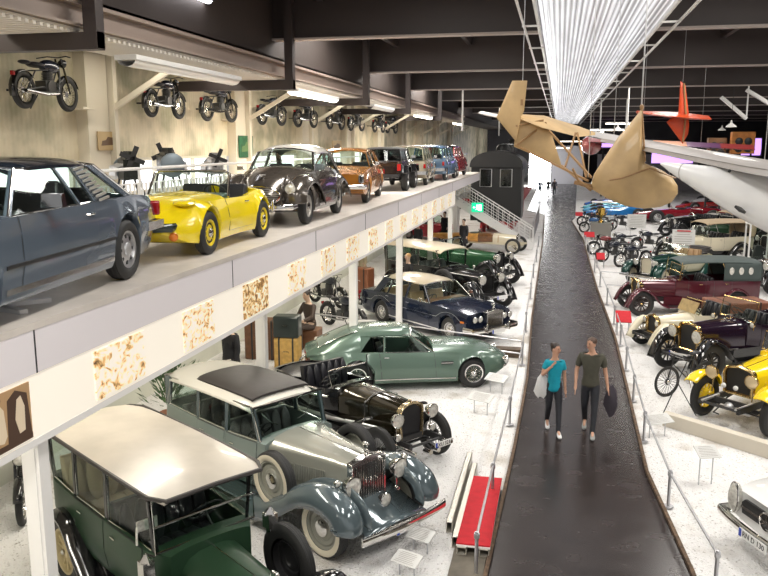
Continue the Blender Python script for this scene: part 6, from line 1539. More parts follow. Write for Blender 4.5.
g = G(); g.beam((-.5, -.3, .02), (.5, .3, .02), .08, .04); g.beam((-.4, .35, .02), (.45, -.25, .02), .08, .04); obj('support_foot', g, STEEL, r); g = G(); g.tube([(.1, .1, .03), (.1, .1, .30)], .02, 8); obj('support_stem', g, BLACKM, r)
# ---------------------------------------------------------------- stairs down from the gallery
r = empty('trim_20', (0, 40.95, 0)); r['kind'] = 'structure'; n = 22; X0, X1, Z0 = -7.4, -1.2, PZ
run = (X1-X0)/n
k0 = 7
for k in range(k0, n):
    g = G(); z = Z0*(1-(k+1)/n); g.bb(X0+run*k, X0+run*(k+1)+.02, 0, 1.2, z, z+.04); obj('stair_tread', g, STEEL, r, smooth=False)
for y in (0, 1.2):
    g = G(); g.beam((X0+run*k0, y, Z0*(1-k0/n)-.06), (X1, y, .04), .04, .30); obj('stair_stringer', g, WHITEP, r, smooth=False)
    g = G()
    g.tube([(X0+run*k0, y, Z0*(1-k0/n)+1.0), (X1, y, 1.05), (X1+.05, y, .15)], .025, 8)
    obj('stair_handrail', g, WHITEP, r)
    for f in (.35, .65):
        g = G(); g.tube([(X0+run*k0, y, Z0*(1-k0/n)+f), (X1, y, .08+f)], .012, 6); obj('stair_midrail', g, WHITEP, r)
    for k in range(k0, n, 1):
        g = G(); x = X0+run*(k+.5); z = Z0*(1-(k+.5)/n); g.tube([(x, y, z), (x, y, z+1.0)], .011, 5); obj('stair_baluster', g, WHITEP, r)
g = G(); g.bb(-5.3, -5.1, 0, 1.2, 0, 2.4); obj('stair_support', g, WHITEP, r, smooth=False)
# emergency exit sign
GRN = mat('exit_green', (.0, .45, .22), .4, emit=1.0, ecol=(.0, .62, .30)); EXW = mat('exit_white', (.9, 1, .95), .4, emit=1.3)
r = empty('emergency_exit_sign', (-4.03, 40.78, 2.14)); tag(r, 'green lit exit sign with running figure and arrow on the stair side', 'exit sign')
g = G(); g.bb(-.30, .30, 0, .10, -.24, .24); obj('sign_box', g, GRN, r, bevel=.01)
g = G(); g.bb(.06, .22, -.006, 0, -.17, .15); g.ell((-.02, -.004, .12), (.035, .004, .035), 10, 6); g.beam((-.03, -.004, .08), (.0, -.004, -.04), .006, .06, (1, 0, 0)); g.beam((0, -.004, -.04), (-.09, -.004, -.14), .006, .03, (1, 0, 0)); g.beam((0, -.004, -.04), (.05, -.004, -.14), .006, .03, (1, 0, 0)); g.prism([(-.24, 0), (-.16, .06), (-.16, -.06)], -.006, 0, 'y'); g.bb(-.16, -.10, -.006, 0, -.02, .02)
obj('exit_pictogram', g, EXW, r, smooth=False)
g = G(); g.bb(-.05, .05, .09, .13, -.3, .2); obj('sign_bracket', g, WHITEP, r)
# ---------------------------------------------------------------- steam locomotive
r = empty('steam_locomotive', (-3.5, 45.8, 0)); tag(r, 'black steam locomotive with rounded tender cab and red wheels beyond the gallery stairs', 'locomotive')
LB = mat('locomotive_black', (.004,.004,.004), .5); LR = mat('locomotive_red', (.35,.02,.02), .4)
def arch_ring(y, w, z0, z1, rise): return [(-w, y, z0), (-w, y, z1-rise)] + [(-w*cos(pi*k/12), y, z1-rise+rise*sin(pi*k/12)) for k in range(1, 12)] + [(w, y, z1-rise), (w, y, z0)]
g = G(); g.loft([arch_ring(0, 1.42, 1.0, 4.9, .75), arch_ring(3.4, 1.42, 1.0, 4.9, .75)]); obj('tender_cab', g, LB, r)
g = G(); g.loft([arch_ring(-.1, 1.5, 4.05, 4.98, .78), arch_ring(3.9, 1.5, 4.05, 4.98, .78)]); obj('cab_roof', g, mat('locomotive_roof', (.008,.008,.008), .4), r)
for wx in (-.9, .25): g = G(); g.bb(wx, wx+.65, -.03, .0, 3.0, 3.9); obj('cab_window', g, DGLASS, r, smooth=False)
g = G(); g.tube([(-.9,-.02,2.95),(-.25,-.02,2.95),(-.25,-.02,3.95),(-.9,-.02,3.95)], .03, 5, loop=True); g.tube([(.25,-.02,2.95),(.9,-.02,2.95),(.9,-.02,3.95),(.25,-.02,3.95)], .03, 5, loop=True); obj('window_frame', g, STEEL, r)
for k in range(3): g = G(); g.tube([(1.46, .5+k*1.0, 1.1), (1.46, .5+k*1.0, 3.9)], .02, 6); obj('handrail', g, STEEL, r)
g = G(); g.lathe([(0, 0), (1.15, 0), (1.15, 15.5), (1.0, 15.8), (0, 15.85)], (0, 3.4, 3.45), 'y', 26); obj('boiler', g, LB, r)
for y, rr, z in ((5.4, .45, 5.0), (8.2, .5, 5.0), (11.2, .5, 5.0), (14.2, .42, 5.0)): g = G(); g.lathe([(rr, -.5), (rr, .1), (rr*.7, .32), (0, .4)], (0, y, z), 'z', 18); obj('steam_dome', g, LB, r)
g = G(); g.lathe([(.34, -.6), (.30, .5), (.38, .6), (.38, .66), (.26, .66)], (0, 17, 5.1), 'z', 18); obj('chimney', g, LB, r)
g = G(); g.bb(-1.4, 1.4, 3.4, 19, 1.85, 1.95); obj('running_plate', g, LR, r, smooth=False)
for y in (.6, 2.2, 4.8, 7.0, 9.2, 11.4, 13.6, 15.8, 17.6):
    rr = .85 if 4 < y < 14 else .5
    for sd in (1, -1):
        g = G(); g.lathe([(rr, -.06), (rr+.03, 0), (rr, .06), (rr*.88, .06), (rr*.88, -.06)], (sd*.8, y, rr+.03), 'x', 26)
        for k in range(12): a = 2*pi*k/12; g.tube([(sd*.8, y, rr+.03), (sd*.8, y+rr*.9*cos(a), rr+.03+rr*.9*sin(a))], .03, 5)
        obj('driving_wheel' if rr > .6 else 'carrying_wheel', g, LR, r)
for sd in (1, -1): g = G(); g.bb(sd*.95-.03, sd*.95+.03, 4.8, 13.6, .75, .85); obj('coupling_rod', g, STEEL, r, smooth=False)
g = G(); g.bb(-.7, .7, .1, 19, .75, 1.1); obj('frame', g, LR, r, smooth=False)
g = G()
for sd in (1, -1): g.lathe([(0, -.35), (.22, -.35), (.24, -.30), (.08, -.28), (.08, 0)], (sd*.8, 0, 1.15), 'y', 16)
obj('buffer', g, LB, r)
for sd in (1, -1): g = G(); g.bb(-3.5+sd*.8-.04, -3.5+sd*.8+.04, 45.4, 66, 0, .03); struct('trim_%d' % (22+sd), g, STEEL)
g = G()
for k in range(9): y = 44+1.6*k; g.tube([(-1.25, y, 0), (-1.25, y, 1.15)], .03, 6)
g.tube([(-1.25, 44, 1.15), (-1.25, 57, 1.15)], .03, 6); g.tube([(-1.25, 44, .6), (-1.25, 57, .6)], .02, 6); g.bb(-1.27, -1.23, 44, 57, .1, .5)
tag(obj('barrier_fence', g, GALV), 'grey barrier fence alongside the steam locomotive', 'fence')
# ---------------------------------------------------------------- aircraft hung from the roof
TANF = mat('doped_tan_fabric', (.56, .38, .18), .45, noise=.25, scale=2.5, coat=.1)
TAND = mat('tan_wood', (.30, .17, .07), .45)
GWH = mat('glider_white', (.88, .88, .88), .25, noise=.06, scale=3, coat=.5)
GGR = mat('glider_grey', (.36, .33, .31), .35)
ORG = mat('signal_orange_fabric', (.62, .07, .015), .4, noise=.2, scale=3)
def slab(poly, y0, th, m, name, root, bulge=0, skew=0):
    # poly in xz, real thickness th, softly bulged skin; skew turns the sheet about its left end
    cx = sum(p[0] for p in poly)/len(poly); cz = sum(p[1] for p in poly)/len(poly); g = G()
    P = []
    for i, p in enumerate(poly):
        q = poly[(i+1) % len(poly)]
        for k in range(3): P.append((p[0]+(q[0]-p[0])*k/3, p[1]+(q[1]-p[1])*k/3))
    rings = []
    for sc, d in ((.02, 1.0), (.45, .92), (.8, .65), (.97, .35), (1, .15), (1, -.15), (.97, -.35), (.8, -.65), (.45, -.92), (.02, -1.0)):
        rings.append([(cx+(x-cx)*sc, y0+skew*(cx+(x-cx)*sc)-(th/2+bulge)*d, cz+(z-cz)*sc) for x, z in P])
    g.loft(rings); return obj(name, g, m, root)
def wires(root, pts, ztop=9.3):
    g = G()
    for p in pts: g.tube([p, (p[0], p[1], ztop)], .006, 4)
    return obj('hanging_wire', g, STEEL, root)
# tan open-frame glider: tail at the left, large rudder nearer the camera
r = empty('tan_training_glider', (0, 0, 0)); tag(r, 'tan fabric training glider hanging above the aisle, with slanted fin and pointed tailplane', 'glider')
slab([(-.83,6.37),(-.58,6.37),(-.62,5.87),(-.66,5.78),(-.74,5.36),(-1.08,5.76)], 14.0, .03, TANF, 'fin', r, .02, .1)
slab([(-.74,5.80),(-.17,5.55),(.05,4.93),(-.78,5.27)], 14.15, .03, TANF, 'rudder', r, .02, .1)
g = G(); rg = []
for (x, y, z, c) in ((-.78,14.1,5.80,.05),(-.3,14.3,5.70,.45),(.3,14.8,5.54,.40),(.62,15.1,5.50,.03)): rg.append([(x, y-c, z-.015-c*.22), (x, y, z+.03), (x, y+c, z+.02+c*.22), (x, y, z-.02)])
g.loft(rg); obj('tailplane', g, TANF, r)
g = G()
for a, b in (((-.75,13.95,5.3),(.45,12.8,4.75)), ((-.2,14,5.55),(.5,12.85,4.8)), ((.05,14,4.95),(.5,12.9,4.6)), ((.25,14,5.5),(.1,13.6,4.95)), ((.28,14,5.5),(.42,12.9,4.8)), ((-.75,13.9,5.62),(-.3,14.2,5.72)), ((-.72,13.88,5.30),(-.25,14.2,5.68))): g.beam(a, b, .028, .03)
obj('boom_struts', g, TAND, r)
g = G(); g.bb(-.75, -.70, 13.9, 13.92, 5.98, 6.06); g.bb(-.68, -.64, 13.9, 13.92, 5.96, 6.06); obj('fin_marking', g, TAND, r)
wires(r, [(-.66, 14, 6.37), (.45, 12.9, 4.8)])
r = empty('tan_rounded_glider', (0, 0, 0)); tag(r, 'large rounded tan glider body with pointed fin hanging above the right of the aisle', 'glider')
slab([(1.20,5.84),(1.04,5.62),(.87,5.41),(.70,5.13),(.54,4.85),(.50,4.70),(.52,4.61),(.78,4.46),(1.04,4.36),(1.30,4.32),(1.56,4.35),(1.73,4.43),(1.81,4.56),(1.80,4.68),(1.72,4.80),(1.55,4.92),(1.30,5.02),(1.25,5.22)], 12.9, .06, TANF, 'fabric_hull', r, .16, .06)
g = G(); g.tube([(.55,12.9,4.72),(.95,12.72,4.80),(1.35,12.8,4.95),(1.75,12.85,4.80)], .012, 5); g.tube([(1.20,12.93,5.84),(1.28,12.82,5.05)], .016, 5); g.tube([(.52,12.9,4.62),(.3,12.5,4.75),(.2,12.4,4.95)], .02, 5); obj('hull_batten', g, TAND, r)
g = G(); g.beam((.50,12.9,4.66),(.25,13.0,4.72), .05, .06); g.ell((1.20,12.95,5.87),(.03,.03,.05)); obj('nose_skid', g, TAND, r)
wires(r, [(1.2, 12.93, 5.9), (1.2, 13.05, 5.4)])
# white sailplane: long wing and drop-shaped fuselage
r = empty('white_sailplane', (0, 0, 0)); tag(r, 'white sailplane with long narrow wing and drop-shaped nose at the right', 'glider')
W_ = [(3.35, 6.6, 4.90, .36), (2.75, 8.4, 4.99, .33), (2.32, 9.9, 5.07, .30), (1.95, 11.3, 5.16, .27), (.94, 15, 5.42, .24), (-.26, 19, 5.72, .22), (-2.35, 24.6, 6.25, .12)]
rings = []
for (x, y, z, c) in W_: rings.append([(x-c*.95, y-c*.35, z), (x-c*.6, y-c*.2, z+.05), (x, y, z+.065), (x+c*.7, y+c*.25, z+.02), (x+c, y+c*.35, z), (x+c*.5, y+c*.2, z-.03), (x-c*.5, y-c*.2, z-.04)])
g = G(); g.loft(rings); obj('wing', g, mat('glider_wing_skin', (.46, .43, .41), .3, coat=.3), r)
rings = []
for (x, y, z, c) in W_[:5]: rings.append([(x-c*1.0, y-c*.35, z-.16*c-.02), (x-c*.9, y-c*.3, z), (x-c*.80, y-c*.28, z-.01), (x-c*.85, y-c*.3, z-.2*c-.02)])
g = G(); g.loft(rings); obj('aileron', g, GGR, r)
rings = []
for t, rr in ((0,.015),(.04,.06),(.10,.11),(.2,.19),(.32,.28),(.45,.34),(.62,.38),(.8,.37),(1.0,.32)):
    c = Vector((1.30, 11.0, 5.06)).lerp(Vector((3.9, 8.8, 4.18)), t) + Vector((0, 0, -.05*sin(pi*t)))
    d = Vector((2.3, -2.6, 0)).normalized(); n = Vector((d.y, -d.x, 0)); rings.append([c+n*(rr*.85*cos(2*pi*k/20))+Vector((0,0,rr*sin(2*pi*k/20))) for k in range(20)])
g = G(); g.loft(rings); f = obj('fuselage', g, GWH, r)
g = G(); g.tube([tuple(v) for v in rings[2]], .006, 4, loop=True); obj('nose_joint', g, GGR, f)
g = G(); c0 = Vector((1.95, 10.0, 5.0)); g.ell(c0, (.02, .02, .02), 8, 6); g.box((2.08, 9.9, 4.56), (.10, .10, .03), (.5, .3, .6)); obj('fuselage_vent', g, BLACKM, f)
wires(r, [(2.3, 9.9, 5.1), (.94, 15, 5.45), (-.26, 19, 5.75)])
# orange-red aircraft farther back
r = empty('orange_aircraft', (0, 0, 0)); tag(r, 'orange-red aircraft tail with upright fin hanging far right above the cars', 'aircraft')
slab([(3.62,7.28),(3.78,7.15),(3.94,6.24),(3.97,5.9),(3.95,5.64),(3.81,5.34),(3.28,6.02),(3.62,6.30)], 27, .06, ORG, 'fin', r, .03)
g = G(); g.loft([[(2.4,26.8,6.30),(2.4,27.4,6.40),(2.4,27.9,6.36),(2.4,27.4,6.30)],[(3.8,26.2,6.12),(3.8,27.2,6.32),(3.8,28,6.26),(3.8,27,6.10)],[(4.6,26.8,6.08),(4.6,27.4,6.22),(4.6,27.9,6.18),(4.6,27.4,6.08)]]); obj('tailplane', g, ORG, r)
g = G(); g.tube([(3.8, 26.9, 5.4), (3.84, 26.9, 6.2), (3.72, 26.9, 7.2)], .03, 6); obj('rudder_post', g, TAND, r)
wires(r, [(3.7, 27, 7.25), (2.6, 27.3, 6.35)])
r = empty('red_winged_aircraft', (0, 0, 0)); tag(r, 'aircraft wing with red, yellow and purple bands behind the orange tail', 'aircraft')
cols = [paint('wing_red', (.30,.03,.03), .4, 0), paint('wing_black', (.02,.015,.02), .4, 0), paint('wing_orange', (.55,.16,.03), .4, 0), paint('wing_purple', (.12,.03,.12), .4, 0), paint('wing_red', (.30,.03,.03), .4, 0)]
for k, c in enumerate(cols):
    xa, xb = 1.0+1.15*k, 2.15+1.15*k
    def wr(x): z = 5.45-.05*(x-1); c_ = .9-.07*(x-1); return [(x, 31-c_, z-.03), (x, 31-c_*.4, z+.14), (x, 31+c_, z+.05), (x, 31, z-.06)]
    g = G(); g.loft([wr(xa), wr(xb)]); obj('wing_band', g, c, r)
g = G(); rg = []
for x, rr in ((.2,.08),(-.4,.35),(-1.6,.4),(-3.2,.12)): rg.append([(1.2+x*.3, 31+x, 5.2+rr*sin(2*pi*k/12)) if False else (1.2+rr*cos(2*pi*k/12), 31-x*1.0, 5.3+rr*sin(2*pi*k/12)) for k in range(12)])
g.loft(rg); obj('fuselage', g, cols[0], r); wires(r, [(1.2, 31.4, 5.6), (5, 31, 5.3)])
# ---------------------------------------------------------------- people
SKIN = mat('skin', (.60, .34, .23), .5, noise=.08, scale=20)
def skinmesh(name, V, E, m, root, sub=2, rootv=0):
    me = bpy.data.meshes.new(name); me.from_pydata([v[0] for v in V], E, []); o = bpy.data.objects.new(name, me); COL.objects.link(o)
    md = o.modifiers.new('skin', 'SKIN'); md.use_smooth_shade = True
    if not me.skin_vertices: me.attributes.new if False else None
    for i, v in enumerate(V):
        sv = me.skin_vertices[0].data[i]; sv.radius = v[1] if isinstance(v[1], tuple) else (v[1], v[1]); sv.use_root = (i == rootv)
    s_ = o.modifiers.new('sub', 'SUBSURF'); s_.levels = sub; s_.render_levels = sub
    me.materials.append(m)
    dg = bpy.context.evaluated_depsgraph_get(); nm = bpy.data.meshes.new_from_object(o.evaluated_get(dg)); bpy.data.objects.remove(o)
    nm.name = name
    if len(nm.materials) == 0: nm.materials.append(m)
    o = bpy.data.objects.new(name, nm); COL.objects.link(o); o.parent = root; finish(o, True, 180); return o
def figure(name, loc, rz, h, J, clothes, label, cat='person', skin=None, group=None, fingers=True, hair=None, woman=False, headyaw=0, face=True):
    """J: joints for a 1.80 m figure facing -y: sh/el/wr/hp/kn/an for L,R. local x = viewer's right"""
    root = empty(name); sk = skin or SKIN; V = []; E = []
    def a(p, r, par=None): V.append((p, r)); i = len(V)-1; (E.append((par, i)) if par is not None else None); return i
    sw = .155 if woman else .185
    pel = a(J['pel'], (.125, .10)); w_ = Vector(J['pel']); ch = Vector(J['ch'])
    wa = a(tuple(w_.lerp(ch, .45)), (.115, .085), pel); cs = a(tuple(ch), (.145 if not woman else .12, .10), wa); nb = a(tuple(ch+Vector((0, 0, .17))), (.075, .065), cs)
    nk = a(tuple(ch+Vector((0, -.01, .25))), .058, nb); hd = Vector(J['hd']); h1 = a(tuple(hd+Vector((0, 0, -.08))), (.070, .080), nk); h2 = a(tuple(hd+Vector((0, .005, .01))), (.088, .102), h1); h3 = a(tuple(hd+Vector((0, .01, .12))), (.070, .085), h2)
    for s in ('L', 'R'):
        sh, el, wr = [Vector(q) for q in J[s][:3]]; i = a(tuple(sh), .058, cs); u = a(tuple(sh.lerp(el, .5)), .050, i); e = a(tuple(el), .040, u); f = a(tuple(el.lerp(wr, .4)), .038, e); w = a(tuple(wr), (.026, .022), f)
        d = (wr-el).normalized(); pm = wr+d*.07; p = a(tuple(pm), (.036, .018), w)
        if fingers:
            side = d.cross(Vector((1, 0, 0))).normalized(); 
            for k, (o_, L) in enumerate(((-.026, .070), (-.009, .082), (.009, .078), (.026, .062))):
                b = pm+side*o_+d*.03; c = b+d*L*.55+Vector((0, 0, 0)); e2 = c+d*L*.35+Vector((0, -.014, 0)); x = a(tuple(b), .009, p); y = a(tuple(c), .0085, x); a(tuple(e2), .007, y)
            tb = wr+d*.03+side*-.03; t1 = a(tuple(tb), .011, w); a(tuple(tb+d*.035+side*-.022), .009, t1)
        hp, kn, an, to = [Vector(q) for q in J[s][3:7]]; i = a(tuple(hp), .088 if not woman else .09, pel); u = a(tuple(hp.lerp(kn, .5)), .078, i); k_ = a(tuple(kn), .054, u); c = a(tuple(kn.lerp(an, .35)), .052, k_); n = a(tuple(an), .036, c); a(tuple(to), (.036, .022), n)
    obj_b = skinmesh('body', V, E, sk, root)
    if 'top' in clothes:
        m, sl, dr = clothes['top']; V = []; E = []
        ib = a((J['pel'][0], J['pel'][1], J['pel'][2]+dr-.09), (.200, .145)); i0 = a((J['pel'][0], J['pel'][1], J['pel'][2]+dr+.03), (.178 if not woman else .165, .13), ib); i1 = a(tuple(w_.lerp(ch, .45)), (.135 if not woman else .118, .108), i0); i2 = a(tuple(ch), (.165 if not woman else .138, .125), i1); i3 = a(tuple(ch+Vector((0, .005, .13))), (.10, .085), i2)
        for s in ('L', 'R'):
            sh, el, wr = [Vector(q) for q in J[s][:3]]; i = a(tuple(sh+Vector((0, 0, .005))), .075, i2)
            if sl <= 1: q_ = a(tuple(sh.lerp(el, sl*.8)), .068, i); a(tuple(sh.lerp(el, sl+.12)), .068, q_)
            else: j = a(tuple(el), .056, i); a(tuple(el.lerp(wr, sl-1)), .042, j)
        skinmesh(clothes.get('topname', 't_shirt'), V, E, m, root)
    if 'legs' in clothes:
        m = clothes['legs']; V = []; E = []; ib = a((J['pel'][0], J['pel'][1], J['pel'][2]+.16), (.14, .11)); i0 = a((J['pel'][0], J['pel'][1], J['pel'][2]+.05), (.165, .122), ib); i1 = a((J['pel'][0], J['pel'][1], J['pel'][2]-.04), (.172, .128), i0)
        for s in ('L', 'R'):
            hp, kn, an = [Vector(q) for q in J[s][3:6]]; i = a(tuple(hp+Vector((0, 0, -.04))), .10, i1); j = a(tuple(hp.lerp(kn, .5)), .088, i); k_ = a(tuple(kn), .064, j); c = a(tuple(kn.lerp(an, .4)), .060, k_); q_ = a(tuple(kn.lerp(an, .88)), .050, c); a(tuple(kn.lerp(an, 1.22)), .054, q_)
        skinmesh('trousers', V, E, m, root)
    if 'skirt' in clothes:
        m, L = clothes['skirt']; g = G(); p = J['pel']; g.lathe([(.12, .22), (.13, .1), (.17, -.05), (.24, -L*.6), (.28, -L), (.26, -L)], p, 'z', 18); obj('skirt', g, m, root)
    if 'coat' in clothes:
        m, L = clothes['coat']; g = G(); p = J['pel']; g.lathe([(.12, .35), (.16, .12), (.17, -.0), (.22, -L), (.20, -L)], p, 'z', 18); obj('coat_skirt', g, m, root)
    for s in ('L', 'R'):
        an, to = Vector(J[s][5]), Vector(J[s][6]); d = (to-an); d.z = 0; d.normalize(); zb = min(an.z, to.z)-.03
        g = G(); rings = []
        q = d.cross(Vector((0, 0, 1)))
        hp_ = Vector((an.x, an.y, 0)) - d*.05
        for t, w, hh in ((0, .028, .07), (.04, .038, .10), (.10, .040, .095), (.17, .045, .065), (.24, .042, .045), (.27, .025, .03)):
            c = hp_+d*t; zz = (an.z-.085)+(to.z-.035-(an.z-.085))*min(1, t/.2)
            rings.append([c+q*(w*cos(2*pi*k/10))+Vector((0, 0, zz+hh/2+hh/2*sin(2*pi*k/10))) for k in range(10)])
        g.loft(rings); g.mat(1)
        sol = [[Vector((v.x, v.y, 0))+Vector((0, 0, min(u.z for u in rg_)-(.0 if kk else .012))) for v in rg_] for kk in (0, 1) for rg_ in (rings[0],)]
        g.mat(0); obj('shoe', g, clothes.get('shoe', BLACKM), root)
    # head details
    M = Matrix.Translation(hd) @ Matrix.Rotation(headyaw, 4, 'Z')
    if face:
        for s in (1, -1): g = G(); g.ell((s*.080, .0, .0), (.012, .022, .033), 8, 6); g.xf(M); obj('ear', g, sk, root)
        g = G(); g.ell((0, -.098, -.005), (.013, .022, .022), 8, 6); g.ell((0, -.09, .012), (.008, .012, .03), 6, 6); g.xf(M); obj('nose', g, sk, root)
        for s in (1, -1): g = G(); g.ell((s*.030, -.088, .018), (.012, .008, .006), 8, 5); g.xf(M); obj('eye', g, mat('eye_dark', (.05,.03,.02), .3), root); g = G(); g.ell((s*.032, -.09, .036), (.018, .006, .004), 8, 4); g.xf(M); obj('eyebrow', g, HAIRD, root)
        g = G(); g.ell((0, -.086, -.045), (.024, .010, .007), 8, 5); g.xf(M); obj('mouth', g, mat('lips', (.45,.13,.11), .5), root)
    if hair:
        m, kind = hair; g = G()
        g.ell((0, .022, .045), (.088, .098, .088), 16, 10); g.v = [(x, y, z) if not (z < .0 and y < -.0) and not (y < -.052 and z < .07) else (x*.6, y*.3+.01, max(z, .02)) for x, y, z in g.v]
        if kind == 'bun': g.ell((0, .095, .085), (.045, .045, .042), 10, 8); g.ell((0, .06, -.02), (.065, .05, .05), 10, 8)
        if kind == 'hat': g.lathe([(.16, 0), (.165, .012), (.085, .02), (.08, .09), (.0, .11)], (0, .01, .055), 'z', 18)
        g.xf(M); obj('hair' if kind != 'hat' else 'hat', g, m, root)
    place(root, loc, rz, h/1.80)
    return tag(root, label, cat, group)
def walk(fr='R', arms=None, step=.20, spread=.0):
    # L = viewer's left (person's right)
    J = dict(pel=(0, 0, .95), ch=(0, -.015, 1.32), hd=(0, -.03, 1.68))
    for s, x in (('L', -1), ('R', 1)):
        f = fr == s; y = -step if f else step
        hp = (x*.085, 0, .90); kn = (x*.09, (-.14 if f else -.02), .50); an = (x*.075, (-.30 if f else .26), (.10 if f else .16)); to = (x*.08, an[1]-.16, (.055 if f else .045))
        J[s] = [(x*.185, 0, 1.42), (x*.235, .03 if f else -.01, 1.14), (x*.25, (.04 if f else -.12), .90), hp, kn, an, to]
    if arms:
        for s, v in arms.items():
            for i, q in enumerate(v): J[s][i] = q
    return J
OLIVE = mat('olive_cotton', (.075, .072, .052), .8, noise=.15, scale=12); DENIM = mat('black_denim', (.022, .024, .032), .7, noise=.3, scale=10)
TURQ = mat('turquoise_cotton', (.0, .34, .46), .7, noise=.12, scale=10); SNK = mat('grey_sneaker', (.30,.31,.30), .5); WSNK = mat('white_sneaker', (.75,.75,.75), .5)
HAIRB = mat('brown_hair', (.07,.035,.02), .5); HAIRD = mat('dark_hair', (.02,.012,.01), .5)
J = walk('R', step=.18); J['hd'] = (-.02, -.03, 1.655)
J['L'][0:3] = [(-.185, 0, 1.42), (-.255, .02, 1.15), (-.26, -.10, .90)]; J['R'][0:3] = [(.185, 0, 1.42), (.25, .04, 1.15), (.30, -.02, .90)]
man = figure('person', (.72, 14.55, .03), D(-3), 1.83, J, dict(top=(OLIVE, .62, -.03), legs=DENIM, shoe=SNK), 'man in olive T-shirt and dark jeans walking up the aisle, dark jacket in his hand', hair=(HAIRB, 'short'), headyaw=-.65)
g = G(); rg = []
for z, w, d in ((.93,.03,.03),(.84,.07,.05),(.70,.10,.06),(.55,.11,.06),(.42,.08,.05),(.34,.04,.03)): rg.append([(.33+.04*(.9-z)+w*cos(2*pi*k/10)*(1+.35*sin(3*k+z*9)), -.03+d*sin(2*pi*k/10)*(1+.3*cos(2*k+z*14)), z+.02*sin(5*k)) for k in range(10)])
g.loft(rg); o = obj('jacket', g, mat('dark_jacket_cloth', (.05,.042,.055), .8)); o.location = (.76, 14.55, .03); tag(o, 'dark folded jacket held in the hand of the man', 'jacket')
J = walk('R', step=.2); J['L'][0:3] = [(-.155, 0, 1.40), (-.24, -.06, 1.16), (-.10, -.17, 1.36)]; J['R'][0:3] = [(.155, 0, 1.40), (.20, .04, 1.13), (.22, -.02, .88)]
J['hd'] = (.01, -.03, 1.68)
wom = figure('person', (.06, 14.45, .03), D(8), 1.69, J, dict(top=(TURQ, .45, -.06), legs=DENIM, shoe=WSNK), 'woman in turquoise T-shirt and black trousers with hair tied up, walking on the left', hair=(HAIRD, 'bun'), woman=True, headyaw=.75)
g = G(); rg = []
for z, w, d in ((1.10,.03,.03),(1.02,.075,.05),(.86,.10,.06),(.74,.10,.055),(.66,.06,.04)): rg.append([(-.20-.05*(1.1-z)+w*cos(2*pi*k/10)*(1+.35*sin(3*k+z*8)), -.03+d*sin(2*pi*k/10)*(1+.3*cos(2*k+z*12)), z+.025*sin(4*k)) for k in range(10)])
g.loft(rg); o = obj('jacket', g, mat('white_jacket_cloth', (.72,.72,.72), .8)); o.location = (.04, 14.43, .03); tag(o, 'white folded jacket hanging from the arm of the woman', 'jacket')
for x, y, c, lb in ((-1.85, 83.5, (.04,.06,.12), 'distant visitor in blue at the far end of the aisle, on the left'), (-1.05, 85.5, (.03,.03,.03), 'distant visitor in dark clothes at the far end, in the middle of three'), (-.40, 85.6, (.05,.04,.05), 'distant visitor in dark clothes at the far end, rightmost of three')):
    figure('person', (x, y, .03), pi, 1.78, walk('L'), dict(top=(mat('far_top_%d' % int(c[2]*100), c, .8), 1.7, -.05), legs=DENIM), lb, hair=(HAIRD, 'short'), fingers=False, face=False)
# ---------------------------------------------------------------- mannequins
MSK = mat('mannequin_skin', (.52,.36,.26), .4); st = dict(L=None)
def stand(): 
    J = walk('L', step=0); 
    for s, x in (('L', -1), ('R', 1)): J[s][3:7] = [(x*.09, 0, .90), (x*.09, -.01, .50), (x*.09, .02, .10), (x*.10, -.14, .045)]
    return J
SUIT = mat('black_suit_cloth', (.015,.015,.018), .8); KHA = mat('khaki_dress_cloth', (.40,.34,.23), .8); BRN = mat('brown_leather_coat', (.055,.035,.025), .5)
figure('mannequin', (-4.72, 25.3, 0), D(-50), 1.80, stand(), dict(top=(SUIT, 1.8, -.05), topname='suit_jacket', legs=SUIT, coat=(SUIT, .2)), 'fair-haired mannequin in black suit beside the black limousine', 'mannequin', MSK, hair=(mat('fair_hair', (.42,.24,.09), .5), 'short'), fingers=False)
figure('mannequin', (-6.95, 28.0, 0), D(-40), 1.72, stand(), dict(top=(KHA, 1.5, -.05), topname='blouse', skirt=(KHA, .72)), 'mannequin in long khaki dress and hat beside a trunk', 'mannequin', MSK, hair=(KHA, 'hat'), woman=True, fingers=False)
Js = stand(); Js['pel'] = (0, .05, .62); Js['ch'] = (0, -.02, .98); Js['hd'] = (0, -.08, 1.34)
for s, x in (('L', -1), ('R', 1)): Js[s] = [(x*.18, 0, 1.08), (x*.25, -.12, .84), (x*.12, -.38, .74), (x*.09, 0, .60), (x*.13, -.42, .58), (x*.13, -.40, .12), (x*.14, -.56, .05)]
figure('mannequin', (-6.3, 19.5, .0), D(-30), 1.9, Js, dict(top=(BRN, 1.8, -.02), topname='leather_coat', legs=BRN), 'seated mannequin in brown leather coat behind the suitcases', 'mannequin', MSK, hair=(HAIRD, 'short'), fingers=False)
g = G(); g.bb(-6.6, -6.05, 19.35, 19.9, 0, .50); tag(obj('leather_trunk', g, mat('brown_trunk', (.16,.07,.03), .5, noise=.3), bevel=.03), 'brown trunk under the seated mannequin', 'trunk')
figure('mannequin', (-6.4, 14.6, 0), D(-30), 1.88, stand(), dict(top=(SUIT, 1.8, -.05), topname='suit_jacket', legs=SUIT, coat=(SUIT, .3)), 'mannequin in black coat against the lower wall behind the grey limousine', 'mannequin', MSK, hair=(HAIRD, 'short'), fingers=False)
for (x, y, lb) in ((-6.3, 36.2, 'mannequin in black under the far gallery, left of the white post'), (-4.4, 38.2, 'mannequin in navy coat beside the boat-tailed car'), (-5.9, 42.2, 'mannequin in black standing below the stairs')):
    figure('mannequin', (x, y, 0), D(-30), 1.78, stand(), dict(top=(SUIT, 1.8, -.05), topname='suit_jacket', legs=SUIT, coat=(SUIT, .35)), lb, 'mannequin', MSK, hair=(HAIRD, 'short'), fingers=False, face=False)
